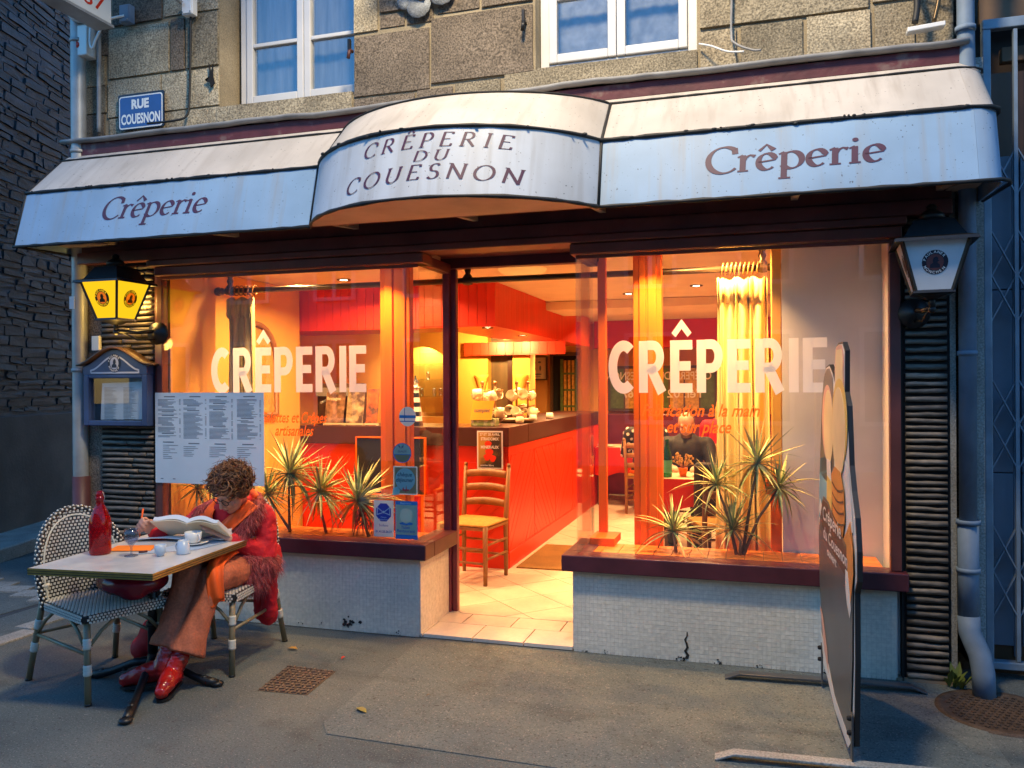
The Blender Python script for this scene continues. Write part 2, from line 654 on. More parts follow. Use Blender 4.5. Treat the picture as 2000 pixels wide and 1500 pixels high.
gm = MB()
gm.box(-60, 60, -60, 60, -0.30, -0.012)
gm.build('ground', M['road'], kind='structure')
pv = MB()
pv.poly([(-5.0, 3.0), (-5.05, -2.0), (-5.3, -4.2), (6, -4.2), (6, 0.30), (-4.7, 0.30), (-4.72, 3.0)], lambda u, v: (u, v, 0.0),
        depth=(0, 0, -0.05))
pavement = pv.build('pavement', M['asphalt'], kind='structure')
# newer asphalt patch in front of the door, with its own raised rim
sheet('asphalt_patch', [(-2.03, -0.005), (-1.98, -1.33), (-1.90, -1.44), (-0.9, -1.47), (0.2, -1.50), (1.0, -1.42), (1.0, -0.005)],
      0.004, M['asphalt2'])
sheet('road_patch', [(-7.2, -2.6), (-5.35, -3.1), (-5.05, 1.0), (-6.6, 1.6)], -0.008, M['asphalt'])
kb = MB()
for i in range(9):
    y0 = -2.4 + i * 0.62
    kb.obox((-4.60 - 0.09 * (i - 2.4), y0 + 0.3, 0.0), (0.07, 0, 0), (0.006, 0.295, 0), (0, 0, 0.012))
kb.build('kerb', M['kerbstone'], kind='structure', bevel=0.004)
# cross band of pale setts in the side street
cb = MB()
for i in range(8):
    t = i / 8
    x = -5.15 - 2.0 * t
    cb.obox((x, 0.15 + 0.95 * t * 0.6, -0.006), (0.115, 0.03, 0), (-0.02, 0.09, 0), (0, 0, 0.010))
cb.build('paving_band', M['kerbstone'], kind='structure')

# ================================================================ the slate house across the side street
slate = thing('slate_house', 'dark slate stone house across the side street at the left', 'house', (-7.9, 3.3, 0))
dx, dy = -0.289, 0.957
P0 = V((-7.43, 1.72, 0)) - V((dx, dy, 0)) * 1.6
dirw = V((dx, dy, 0))
nrm = V((dy, -dx, 0))          # towards the shop


def wl(s, z, out=0.0):
    p = P0 + dirw * s + nrm * out
    return (p.x, p.y, z)


wb = MB()
wb.obox(V(wl(5.0, 4.0)) - nrm * 0.3, dirw * 5.0, nrm * 0.3, V((0, 0, 4.0)))
wall = wb.build('wall', M['slate_mortar'], slate)
pb = MB()
pb.obox(V(wl(5.0, 0.64, 0.02)), dirw * 5.0, nrm * 0.03, V((0, 0, 0.66)))
pb.build('rendered_base', M['render_dark'], slate, bevel=0.01)
pb = MB()
pb.obox(V(wl(5.0, 0.05, 0.3)), dirw * 5.0, nrm * 0.26, V((0, 0, 0.07)))
pb.build('footpath', M['kerbstone'], kind='structure', bevel=0.015)
rs = random.Random(3)
near, far = [], MB()
z = 1.33
row = 0
while z < 7.6:
    h = rs.uniform(0.05, 0.118)
    s = 0.0 + rs.uniform(-0.2, 0)
    while s < 7.0:
        w = rs.uniform(0.16, 0.52)
        if 1.40 < s + w / 2 < 3.12 and z < 6.2 and len(near) < 298:
            near.append((s, w, z, h))
        else:
            far.obox(V(wl(s + w / 2, z + h / 2, 0.004)), dirw * (w / 2 - 0.012), nrm * 0.018, V((0, 0, h / 2 - 0.010)))
        s += w
    z += h
    row += 1
for s, w, z, h in near:
    mb = MB()
    a, b = w / 2 - rs.uniform(.006, .016), h / 2 - rs.uniform(.004, .011)
    tl = rs.uniform(-.012, .012)
    J = lambda k: rs.uniform(-k, k)
    out2 = [(-a + J(.01), -b + J(.006)), (J(.25) * a, -b + J(.008)), (a + J(.01), -b + J(.006)), (a + J(.006), J(.3) * b), (a - abs(J(.03)), b + J(.006)),
            (J(.25) * a, b + J(.008)), (-a + abs(J(.03)), b + J(.006)), (-a + J(.006), J(.3) * b)]
    n = 8
    d0 = rs.uniform(.006, .024)
    vs_b = [wl(s + w / 2 + u, z + h / 2 + v + tl * u / a, -.01) for u, v in out2]
    vs_f = [wl(s + w / 2 + u * .97, z + h / 2 + v * .93 + tl * u / a, d0 + J(.006)) for u, v in out2]
    cc = wl(s + w / 2 + J(.4) * a, z + h / 2 + J(.3) * b, d0 + J(.005))
    fs = [(k, (k + 1) % n, n + (k + 1) % n, n + k) for k in range(n)] + [(n + k, n + (k + 1) % n, 2 * n) for k in range(n)]
    mb.add(vs_b + vs_f + [cc], fs, False)
    mb.build('stone', M['slate'], wall)
far.build('stone_courses', M['slate'], wall, kind='stuff')

# ================================================================ the shop building
shop = thing('shop_building', 'granite shop building with lit creperie front, white plinths and maroon woodwork', 'building',
             (-1.9, 0.3, 0))


def spart(name, mat, boxes, bevel=0.0, parent=None, label=None):
    mb = MB()
    for b in boxes:
        mb.box(*b)
    return mb.build(name, mat, parent or shop, bevel=bevel, label=label)


# ---- upper wall: backing with two openings, then the stones
W1 = (-3.58, -2.54)
W2 = (-1.30, -0.325)
ZS = 3.555
wallu = spart('upper_wall', M['mortar'], [(-4.74, W1[0], 0.10, 0.5, 2.62, 6.4), (W1[1], W2[0], 0.10, 0.5, 2.62, 6.4),
                                          (W2[1], 1.02, 0.10, 0.5, 2.62, 6.4), (W1[0], W1[1], 0.10, 0.5, 2.62, ZS - 0.03),
                                          (W2[0], W2[1], 0.10, 0.5, 2.62, ZS - 0.03), (W1[0], W1[1], 0.10, 0.5, 5.0, 6.4),
                                          (W2[0], W2[1], 0.10, 0.5, 5.0, 6.4)])


def stone(x0, x1, z0, z1, mat='granite', prot=0.012, y=0.10, rough=0.007, g=0.0045):
    mb = MB()
    nx = max(2, min(6, int((x1 - x0) / 0.13)))
    nz = max(2, min(4, int((z1 - z0) / 0.11)))
    x0, x1, z0, z1 = x0 + g, x1 - g, z0 + g, z1 - g
    sd = random.random() * 50

    def fn(u, v):
        edge = min(u, 1 - u, v, 1 - v)
        x = x0 + (x1 - x0) * u
        zz = z0 + (z1 - z0) * v
        d = mnoise.noise(V((x * 4 + sd, zz * 4, sd)))
        d2 = mnoise.noise(V((x * 9 + sd, zz * 9, sd)))
        if edge < 1e-6:
            return (x + 0.004 * d2, y - prot, zz + 0.004 * d)
        return (x, y - prot - rough * (0.5 + d + 0.5 * d2), zz)
    mb.grid(fn, nx, nz, True)
    w = nx + 1
    ring = [i for i in range(w)] + [j * w + nx for j in range(1, nz + 1)] + \
           [nz * w + i for i in range(nx - 1, -1, -1)] + [j * w for j in range(nz - 1, 0, -1)]
    b = len(mb.v)
    mb.v += [(mb.v[i][0], y + 0.01, mb.v[i][2]) for i in ring]
    b2 = len(mb.v)
    mb.v += [mb.v[i] for i in ring]
    for k in range(len(ring)):
        k2 = (k + 1) % len(ring)
        mb.f.append([b2 + k, b + k, b + k2, b2 + k2])
        mb.sm.append(False)
        mb.mi.append(0)
    return mb.build('stone', M[mat], wallu)


G, D = 'granite', 'granite_dark'
for a in [
    # left of the first window
    (-4.74, -4.56, 3.34, 3.60, D), (-4.74, -4.54, 3.60, 3.80, G), (-4.74, -4.55, 3.80, 4.02, G), (-4.74, -4.52, 4.02, 4.24, D),
    (-4.74, -4.5, 4.24, 4.5, G),
    (-4.52, -3.58, 3.34, 3.555, G), (-4.53, -4.06, 3.56, 3.83, G), (-4.06, -3.58, 3.56, 3.83, G),
    (-4.52, -3.99, 3.84, 4.20, G), (-3.98, -3.86, 3.84, 4.21, D), (-3.85, -3.58, 3.84, 4.22, G),
    (-4.48, -4.05, 4.22, 4.5, D), (-4.04, -3.58, 4.23, 4.52, G), (-4.74, -4.1, 4.52, 4.85, G), (-4.09, -3.58, 4.54, 4.9, D),
    (-4.74, -4.2, 4.87, 5.2, D), (-4.19, -3.58, 4.92, 5.25, G),
    # between the windows
    (-2.54, -2.0, 3.50, 3.90, D), (-1.99, -1.31, 3.53, 3.95, D), (-2.54, -2.36, 3.92, 4.32, G), (-2.35, -2.17, 3.93, 4.02, D),
    (-2.16, -1.97, 3.93, 4.03, D), (-2.35, -2.02, 4.03, 4.16, D), (-1.95, -1.66, 3.97, 4.06, D), (-1.65, -1.31, 3.97, 4.12, D),
    (-1.95, -1.66, 4.07, 4.22, D), (-2.35, -1.9, 4.18, 4.36, D), (-1.65, -1.31, 4.14, 4.4, D), (-2.54, -2.0, 4.38, 4.75, G),
    (-1.98, -1.31, 4.42, 4.8, D), (-2.54, -1.9, 4.77, 5.2, D), (-1.88, -1.31, 4.82, 5.2, G),
    (-2.54, -2.1, 3.35, 3.49, D), (-2.09, -1.84, 3.35, 3.50, D), (-1.83, -1.52, 3.35, 3.515, G),
    # right of the second window
    (-0.31, 0.60, 3.66, 4.25, G), (0.615, 0.86, 3.685, 4.0, G), (0.87, 1.02, 3.68, 4.05, G),
    (-0.31, -0.10, 3.34, 3.645, G), (-0.085, 0.26, 3.34, 3.65, G), (0.275, 0.61, 3.34, 3.655, G), (0.625, 0.83, 3.34, 3.67, G),
    (0.84, 1.02, 3.34, 3.67, G), (0.615, 1.02, 4.06, 4.4, G), (-0.31, 0.2, 4.27, 4.7, G), (0.22, 1.02, 4.42, 4.8, G),
    (-0.31, 0.4, 4.72, 5.2, G), (0.42, 1.02, 4.82, 5.2, G),
    # sills
    (-3.60, -2.55, 3.34, 3.545, G), (-1.50, -0.32, 3.34, 3.55, G),
]:
    stone(*a[:4], mat=a[4], prot=random.uniform(.011, .02) if a[3] - a[2] > 0.12 else 0.009)


# ---- upper windows
def upper_window(x0, x1, y, bars, cur):
    z0, z1 = ZS, 5.0
    f = MB()
    fw = 0.055
    f.box(x0, x0 + fw, y, y + 0.07, z0, z1)
    f.box(x1 - fw, x1, y, y + 0.07, z0, z1)
    f.box(x0 + fw, x1 - fw, y, y + 0.07, z0, z0 + 0.05)
    f.box(x0 + fw, x1 - fw, y, y + 0.07, z1 - 0.06, z1)
    w = f.build('upper_window', M['pvc'], shop, bevel=0.005)
    xm = (x0 + x1) / 2
    for a, b in ((x0 + fw + 0.002, xm - 0.002), (xm + 0.002, x1 - fw - 0.002)):
        s = MB()
        sw = 0.052
        yy = y - 0.018
        za, zb = z0 + 0.052, z1 - 0.062
        s.box(a, a + sw, yy, yy + 0.06, za, zb)
        s.box(b - sw, b, yy, yy + 0.06, za, zb)
        s.box(a + sw, b - sw, yy, yy + 0.06, za, za + 0.055)
        s.box(a + sw, b - sw, yy, yy + 0.06, zb - 0.055, zb)
        for zz in bars:
            s.box(a + sw, b - sw, yy + 0.004, yy + 0.05, zz - 0.014, zz + 0.014)
        s.build('casement', M['pvc'], w, bevel=0.006)
        p = MB()
        p.box(a + sw - 0.004, b - sw + 0.004, yy + 0.026, yy + 0.034, za + 0.05, zb - 0.05)
        p.build('pane', M['glass_up'], w)
    c = MB()
    ph = random.random() * 6
    c.grid(lambda u, v: (x0 + fw + (x1 - x0 - 2 * fw) * u,
                         y + 0.13 + 0.0025 * sin(u * 60 + 2 * sin(u * 7) + ph) + 0.002 * sin(u * 23), z0 + 0.03 + (z1 - z0) * v), 90, 1)
    c.build('net_curtain', M[cur], w)
    d = MB()
    d.box(x0 - 0.1, x1 + 0.1, 0.62, 0.66, z0 - 0.2, z1 + 0.2)
    d.build('dark_room', M['dark'], w)


upper_window(-3.535, -2.50, 0.28, (4.02,), 'net')
upper_window(-1.295, -0.33, 0.205, (4.01,), 'net2')

# ---- lead flashing and the maroon fascia above the awning
mb = MB()
NX = 60


def flash(u, v):
    x = -4.80 + 5.86 * u
    sag = 0.014 * mnoise.noise(V((x * 1.7, 3, 0))) + 0.006 * mnoise.noise(V((x * 6, 7, 0)))
    a = v * PI
    return (x, -0.045 - 0.035 * sin(a) + (0.13 if v > 0.999 else 0) * 1.0, 3.368 + sag - 0.016 * cos(a))


mb.grid(flash, NX, 6)
mb.build('lead_flashing', M['lead'], shop, solid=0.004)
spart('fascia_board', M['maroon_peel'], [(-4.77, 1.04, -0.035, 0.09, 3.262, 3.35)], 0.004)

# ---- header mouldings over the windows (under the awning)
spart('header', M['maroon_dark'], [(-4.02, -2.0, -0.045, 0.12, 2.368, 2.43), (-1.06, 0.74, -0.045, 0.12, 2.368, 2.43),
                                   (-4.06, 0.76, -0.075, 0.12, 2.433, 2.475), (-4.70, 0.98, -0.055, 0.12, 2.478, 2.56),
                                   (-4.70, 0.98, -0.035, 0.12, 2.563, 2.80)], 0.006)
spart('transom', M['maroon'], [(-2.11, -0.99, 0.50, 0.58, 2.402, 2.56), (-2.10, -1.0, 0.0, 0.498, 2.47, 2.52)], 0.004)
spart('return_header', M['maroon'], [(-2.095, -2.02, 0.0, 0.5, 2.368, 2.43)], 0.004)
spart('return_header', M['maroon'], [(-1.06, -0.995, 0.122, 0.5, 2.368, 2.43)], 0.004)
spart('door_post', M['maroon_post'], [(-2.085, -2.035, 0.50, 0.60, 0.03, 2.40), (-2.033, -1.995, 0.525, 0.575, 0.03, 2.40)],
      0.006)

# ---- plinths with mosaic of tiny tiles, and window sills


def mosaic(parent, x0, x1, y, z0, z1, axis='x'):
    mb = MB()
    p = 0.0245
    rs2 = random.Random(5)
    nz = int((z1 - z0) / p)
    nx = int(abs(x1 - x0) / p)
    for j in range(nz):
        za = z0 + j * p
        for i in range(nx):
            a = x0 + i * p
            o = rs2.uniform(0, 0.0008)
            tilt = rs2.uniform(-0.0007, 0.0007)
            g = 0.0007
            b4 = []
            for uu, ww in ((a + g, za + g), (a + p - g, za + g), (a + p - g, za + p - g), (a + g, za + p - g)):
                yo = y - 0.0013 - o - tilt * (1 if ww > za + p / 2 else -1)
                b4.append((uu, yo, ww) if axis == 'x' else (y + 0.002 + o, uu, ww))
            base = [((q[0], y, q[2]) if axis == 'x' else (y, q[1], q[2])) for q in b4]
            mb.add(b4 + base, [(0, 1, 2, 3), (0, 4, 5, 1), (1, 5, 6, 2), (2, 6, 7, 3), (3, 7, 4, 0)])
    return mb.build('mosaic_tiles', M['mosaic'], parent, kind='stuff')


pl = spart('plinth', M['grout'], [(-4.02, -2.048, 0.0, 0.14, -0.03, 0.50), (-2.14, -2.048, 0.14, 0.5, -0.03, 0.50)])
mosaic(pl, -3.99, -2.05, 0.0, 0.004, 0.492)
mosaic(pl, 0.002, 0.498, -2.048, 0.004, 0.492, 'y')
pr_ = spart('plinth', M['grout'], [(-1.062, 0.712, 0.0, 0.14, -0.03, 0.49), (-1.062, -0.97, 0.14, 0.5, -0.03, 0.49)])
mosaic(pr_, -1.058, 0.71, 0.0, 0.004, 0.482)
# knocked-out tiles: black chips and the crack
mb = MB()
rc = random.Random(11)
for x, z_, n, r in [(-2.54, 0.055, 14, 0.022), (-2.9, 0.03, 4, 0.008), (-2.2, 0.02, 6, 0.007), (-2.75, 0.035, 4, 0.006),
                    (-0.87, 0.015, 5, 0.006), (-0.98, 0.012, 5, 0.007), (-0.42, 0.018, 9, 0.012), (-0.22, 0.012, 7, 0.010),
                    (0.02, 0.012, 6, 0.010), (-2.62, 0.20, 1, 0.007), (0.35, 0.012, 6, 0.008), (-3.1, 0.02, 5, 0.008)]:
    for k in range(n):
        cx, cz = x + rc.gauss(0, r * 1.2), max(0.008, z_ + rc.gauss(0, r * 0.9))
        q = rc.uniform(0.35, 1.0) * r * 0.6
        mb.poly([(cx + q * cos(t) * rc.uniform(.6, 1.3), cz + q * sin(t) * rc.uniform(.6, 1.3)) for t in [i * PI / 3 for i in range(6)]],
                lambda u, v: (u, -0.0052 - 0.0001 * k, v), depth=(0, 0.003, 0))
mb.build('chipped_tile', M['chip'], pl)
mb = MB()
cr = [(-0.395 + 0.006 * sin(i * 2.1) + rc.uniform(-.006, .006), 0.02 + i * 0.022) for i in range(8)]
for i in range(7):
    w = 0.008 * (1 - i / 8) + 0.002
    (a, b), (c, d) = cr[i], cr[i + 1]
    mb.add([(a - w, -0.0055, b), (a + w, -0.0055, b), (c + w * .8, -0.0055, d), (c - w * .8, -0.0055, d)], [(0, 1, 2, 3)])
mb.build('crack', M['chip'], pr_)

spart('window_sill', M['maroon'], [(-4.06, -1.985, -0.062, 0.09, 0.502, 0.598), (-2.14, -1.985, 0.092, 0.50, 0.502, 0.598)], 0.006)
spart('window_sill', M['maroon'], [(-1.118, 0.762, -0.062, 0.09, 0.492, 0.588), (-1.118, -0.96, 0.092, 0.50, 0.492, 0.588)], 0.006)

# ---- the window frames and panes
spart('window_frame', M['maroon_dark'], [(-4.03, -3.985, -0.012, 0.05, 0.60, 2.366), (-3.985, -2.05, -0.012, -0.002, 2.345, 2.366)], 0.003)
spart('window_frame', M['maroon_dark'], [(0.682, 0.735, -0.012, 0.05, 0.59, 2.366), (-1.03, 0.682, -0.012, -0.002, 2.345, 2.366)], 0.003)
dwl = spart('window_pane', M['glass'], [(-3.985, -2.046, 0.0, 0.007, 0.5985, 2.367)])
dwr = spart('window_pane', M['glass'], [(-1.036, 0.682, 0.0, 0.007, 0.5885, 2.367)])
spart('side_pane', M['glass'], [(-2.052, -2.045, 0.009, 0.498, 0.5985, 2.367)])
spart('side_pane', M['glass'], [(-1.035, -1.028, 0.009, 0.508, 0.5885, 2.367)])

# ---- pilasters clad with split cane strips
def pilaster(x0, x1, z0, z1, seed):
    r = random.Random(seed)
    p = spart('pilaster', M['cane_dark'], [(x0, x1, 0.02, 0.12, z0, z1)])
    z_ = z0 + 0.01
    cnt = 0
    while z_ < z1 - 0.03:
        h = r.uniform(0.030, 0.046)
        x = x0 + 0.012
        xe = x1 - 0.012
        while x < xe - 0.01:
            w = min(r.uniform(0.14, 0.40), xe - x)
            if xe - x - w < 0.06:
                w = xe - x
            mb = MB()
            sl = r.uniform(-0.004, 0.004)
            zc = z_ + h / 2
            n = 4
            pts = [(x + 0.003 + (w - 0.006) * i / n, 0.014 - r.uniform(0, 0.006), zc + sl * (i / n - 0.5) + r.uniform(-.002, .002)) for i in range(n + 1)]
            rad = [h * 0.40 * r.uniform(0.8, 1.02) for i in range(n + 1)]
            mb.tube(pts, rad, 6)
            mb.build('cane_strip', M['cane'], p)
            cnt += 1
            x += w
        z_ += h * 1.06
    return cnt


pilaster(-4.53, -4.055, 0.0, 2.48, 21)
pilaster(0.745, 0.975, 0.0, 2.56, 22)
spart('corner_stone', M['granite_dark'], [(-4.74, -4.535, 0.03, 0.12, 0.0, 2.6)], 0.01)
spart('edge_trim', M['maroon_dark'], [(-4.053, -4.031, 0.0, 0.10, 0.6, 2.43)])
spart('edge_trim', M['cane_dark'], [(0.736, 0.744, 0.0, 0.10, 0.0, 2.43)])
spart('edge_trim', M['kerbstone'], [(0.977, 1.005, 0.02, 0.12, 0.0, 2.6), (1.10, 1.14, 0.02, 0.12, 0.0, 3.3)])
# walls that carry the house: side wall on the alley, back and party wall
spart('side_wall', M['granite_dark'], [(-4.74, -4.55, 0.12, 8.0, 0.0, 6.4), (1.03, 1.3, 0.62, 8.0, 0.0, 6.4), (-4.74, 2.5, 7.6, 8.0, 0.0, 6.4)])
spart('roof_deck', M['lead'], [(-4.85, 1.3, 0.05, 8.1, 6.4, 6.55)])
# ================================================================ lettering helpers
def text_poly(body, size=1.0, offset=0.0, shear=0.0, xs=1.0, align='LEFT', space=1.0):
    cu = bpy.data.curves.new('lettering', 'FONT')
    cu.body = body
    cu.size = size
    cu.offset = offset
    cu.shear = shear
    cu.align_x = align
    cu.space_character = space
    cu.resolution_u = 3
    ob = bpy.data.objects.new('lettering', cu)
    me = ob.to_mesh()
    vs = [(v.co.x * xs, v.co.y) for v in me.vertices]
    fs = [tuple(p.vertices) for p in me.polygons]
    ob.to_mesh_clear()
    bpy.data.objects.remove(ob)
    bpy.data.curves.remove(cu)
    return vs, fs


def add_text(mb, body, fn, size, offset=0.0, shear=0.0, xs=1.0, align='LEFT', space=1.0, mi=0, width=None):
    vs, fs = text_poly(body, size, offset, shear, xs, align, space)
    if not vs:
        return
    if width:
        a, b = min(v[0] for v in vs), max(v[0] for v in vs)
        k = width / max(1e-6, b - a)
        off = a if align == 'LEFT' else 0
        vs = [((v[0] - off) * k, v[1]) for v in vs]
    mb.add([fn(u, v) for u, v in vs], fs, mi=mi)


def arc(cx, cy, rx, ry, a0, a1, n=14):
    return [(cx + rx * cos(radians(a0 + (a1 - a0) * i / n)), cy + ry * sin(radians(a0 + (a1 - a0) * i / n))) for i in range(n + 1)]


def ribbon(path, t):
    """constant-width band with mitred corners -> left and right outlines"""
    n = len(path)
    Lf, Rt = [], []
    for i in range(n):
        a = V((*path[max(i - 1, 0)], 0))
        b = V((*path[i], 0))
        c = V((*path[min(i + 1, n - 1)], 0))
        d1 = (b - a).normalized() if i > 0 else (c - b).normalized()
        d2 = (c - b).normalized() if i < n - 1 else d1
        n1 = V((-d1.y, d1.x, 0))
        n2 = V((-d2.y, d2.x, 0))
        m = (n1 + n2)
        if m.length < 1e-4:
            m = n1
        m.normalize()
        k = min(2.0, 1 / max(0.35, m.dot(n1)))
        Lf.append((b.x + m.x * t / 2 * k, b.y + m.y * t / 2 * k))
        Rt.append((b.x - m.x * t / 2 * k, b.y - m.y * t / 2 * k))
    return Lf, Rt


def nib(path, w, ang, mn):
    """broad-nib pen stroke: thick and thin like a humanist letter"""
    nx, ny = cos(radians(ang)), sin(radians(ang))
    n = len(path)
    A, B = [], []
    for i in range(n):
        a = path[max(i - 1, 0)]
        c = path[min(i + 1, n - 1)]
        dx_, dy_ = c[0] - a[0], c[1] - a[1]
        l = hypot(dx_, dy_) or 1
        px_, py_ = -dy_ / l, dx_ / l
        th = max(mn, abs(px_ * nx + py_ * ny) * w)
        A.append((path[i][0] + px_ * th / 2, path[i][1] + py_ * th / 2))
        B.append((path[i][0] - px_ * th / 2, path[i][1] - py_ * th / 2))
    return A, B


_lay = [0]


def add_band(mb, AB, fn, mi=0):
    A, B = AB
    _lay[0] = (_lay[0] + 1) % 7
    o = _lay[0] * 0.00012
    n = len(A)
    mb.add([fn(u, v, o) for u, v in A] + [fn(u, v, o) for u, v in B],
           [(i, n + i, n + i + 1, i + 1) for i in range(n - 1)], mi=mi)


def BOLD(ch):
    t = 0.205
    st = [(t / 2, 0), (t / 2, 1)]
    e = [[(t * .9, 0.91), (.50, .91)], [(t * .9, .51), (.46, .51)], [(t * .9, .09), (.50, .09)]]
    if ch == 'C':
        return .64, [(arc(.36, .5, .255, .415, 52, 308, 26), t)]
    if ch == 'I':
        return .215, [(st, t)]
    if ch in 'EÊ':
        r = [(st, t)] + [(p, .18) for p in e]
        if ch == 'Ê':
            r.append(([(.08, 1.10), (.26, 1.31), (.44, 1.10)], .12))
        return .52, r
    bowl = [(t * .9, .915), (.30, .915)] + arc(.32, .69, .165, .225, 88, -88, 14)
    if ch == 'P':
        return .60, [(st, t), (bowl + [(t * .9, .462)], .18)]
    if ch == 'R':
        return .64, [(st, t), (bowl + [(t * .9, .462)], .18), ([(.27, .49), (.53, -.0)], t * 1.02)]
    return .3, []


def bold_word(mb, word, fn, x0, x1, h, gap=.075):
    tot = sum(BOLD(c)[0] for c in word) + gap * (len(word) - 1)
    k = (x1 - x0) / tot
    x = 0
    for c in word:
        w, strokes = BOLD(c)
        for p, t in strokes:
            ps = [((x + u) * k, v * h) for u, v in p]
            A, B = ribbon(p, t)
            add_band(mb, ([((x + u) * k, v * h) for u, v in A], [((x + u) * k, v * h) for u, v in B]), fn)
        x += w + gap


def PEN(ch):
    """pen paths of the sign letters, cap height 1"""
    if ch == 'C':
        return .78, [arc(.46, .49, .40, .51, 48, 318, 26), [(.72, .93), (.74, .70)]]
    if ch == 'r':
        return .46, [[(.16, 0), (.16, .62)], [(.03, .55), (.16, .63)], [(.16, .36), (.24, .54), (.34, .61), (.46, .55)], [(.03, .01), (.30, .01)]]
    if ch in 'eê':
        r = [[(.08, .30), (.30, .33), (.49, .36)] + arc(.30, .31, .21, .31, 12, 315, 22)[1:]]
        if ch == 'ê':
            r += [[(.10, .74), (.28, .97), (.46, .74)]]
        return .56, r
    if ch == 'p':
        return .66, [[(.16, -.38), (.16, .62)], [(.03, .55), (.16, .63)], arc(.34, .30, .25, .32, 150, -150, 22), [(.03, -.37), (.32, -.37)]]
    if ch == 'i':
        return .32, [[(.16, 0), (.16, .62)], [(.03, .55), (.16, .63)], [(.03, .01), (.30, .01)], arc(.17, .87, .045, .045, 0, 360, 8)]
    # capitals
    if ch == 'R':
        return .80, [[(.14, 0), (.14, 1)], [(.14, .99), (.34, .99)] + arc(.34, .74, .22, .25, 88, -88, 12) + [(.14, .49)], [(.34, .49), (.70, .0)], [(.02, .01), (.28, .01)]]
    if ch in 'EÊ':
        r = [[(.14, 0), (.14, 1)], [(.14, .98), (.56, .98)], [(.14, .52), (.50, .52)], [(.14, .02), (.60, .02)], [(.56, .99), (.56, .86)], [(.60, .02), (.63, .17)]]
        if ch == 'Ê':
            r += [[(.18, 1.12), (.34, 1.36), (.50, 1.12)]]
        return .68, r
    if ch == 'P':
        return .66, [[(.14, 0), (.14, 1)], [(.14, .99), (.34, .99)] + arc(.34, .72, .23, .27, 88, -88, 12) + [(.14, .45)], [(.02, .01), (.28, .01)]]
    if ch == 'I':
        return .30, [[(.15, 0), (.15, 1)], [(.03, .99), (.27, .99)], [(.03, .01), (.27, .01)]]
    if ch == 'D':
        return .84, [[(.14, 0), (.14, 1)], [(.14, .99), (.30, .99)] + arc(.32, .5, .42, .49, 88, -88, 18) + [(.14, .01)]]
    if ch == 'U':
        return .84, [[(.14, 1), (.14, .36)] + arc(.42, .34, .28, .34, 180, 360, 14) + [(.70, .36), (.70, 1)], [(.02, .99), (.26, .99)], [(.6, .99), (.8, .99)]]
    if ch == 'O':
        return .94, [arc(.47, .5, .40, .50, 0, 360, 28)]
    if ch == 'S':
        return .62, [arc(.32, .75, .20, .245, 35, 250, 14) + arc(.31, .26, .23, .26, 75, -150, 16)]
    if ch == 'N':
        return .88, [[(.14, 0), (.14, 1)], [(.12, .98), (.74, .02)], [(.74, 0), (.74, 1)], [(.02, .99), (.16, .99)], [(.64, .99), (.84, .99)]]
    return .4, []


def pen_word(mb, word, fn, x0, x1, h, w=.13, ang=25, mn=.035, shear=0.0, gap=0.0):
    tot = sum(PEN(c)[0] for c in word) + gap * (len(word) - 1)
    k = (x1 - x0) / tot
    x = 0
    for c in word:
        wd, strokes = PEN(c)
        for p in strokes:
            A, B = nib(p, w, ang, mn)
            if c == 'i' and len(p) == 9:
                mb.poly([((x + u + shear * v) * k, v * h) for u, v in arc(.17, .87, .075, .075, 0, 330, 11)], lambda u, v: fn(u, v, 0.0009))
                continue
            add_band(mb, ([((x + u + shear * v) * k, v * h) for u, v in A], [((x + u + shear * v) * k, v * h) for u, v in B]), fn)
        x += wd + gap


# lettering stuck on the window panes
mb = MB()
bold_word(mb, 'CRÊPERIE', lambda u, v, o=0: (-3.59 + u, -0.0012 - o, 1.556 + v), 0, 1.18, 0.302)
mb.build('lettering', M['white_letter'], dwl)
mb = MB()
bold_word(mb, 'CRÊPERIE', lambda u, v, o=0: (-0.84 + u, -0.0012 - o, 1.547 + v), 0, 1.213, 0.302)
mb.build('lettering', M['white_letter'], dwr)


def script(mb, txt, x0, z0, size, width, shear=0.35, off=0.0016):
    add_text(mb, txt, lambda u, v: (x0 + u, -0.0012, z0 + v), size, off, shear, width=width)


mb = MB()
script(mb, 'Galettes et Crêpes', -3.20, 1.355, 0.10, 0.50)
script(mb, 'artisanales', -3.09, 1.268, 0.10, 0.29)
mb.build('script_lettering', M['orange_letter'], dwl)
mb = MB()
script(mb, 'Fabrication à la main', -0.645, 1.412, 0.10, 0.66)
script(mb, 'et sur place', -0.50, 1.318, 0.10, 0.36)
mb.build('script_lettering', M['orange_letter'], dwr)

# ================================================================ the awning
awn = thing('shop_awning', 'long white shop canopy with bowed middle and maroon crêperie lettering', 'awning', (-1.8, -0.2, 2.5))
XL, XR = -4.78, 1.135
CX0, CX1 = -2.52, -0.80
BUL = 0.50


def prof(k):
    # k: 0 bottom front, 1 top front, 2 top of slope, 3 wall strip
    return [(-0.50, 2.542), (-0.40, 2.915), (-0.10, 3.213), (-0.035, 3.262)][k]


def bul(x, f):
    """outward bulge of the middle section (arc on the chord CX0..CX1)"""
    if x <= CX0 or x >= CX1:
        return 0.0
    c = (CX1 - CX0) / 2
    R = (c * c + BUL * BUL) / (2 * BUL)
    t = x - (CX0 + CX1) / 2
    return (sqrt(max(0, R * R - t * t)) - (R - BUL)) * f


XS_L = [XL + 0.02, -4.0, -3.2, CX0]
XS_R = [CX1, -0.2, 0.4] + [1.0]
XS_C = [CX0 + (CX1 - CX0) * (0.5 - 0.5 * cos(PI * i / 28)) for i in range(29)]
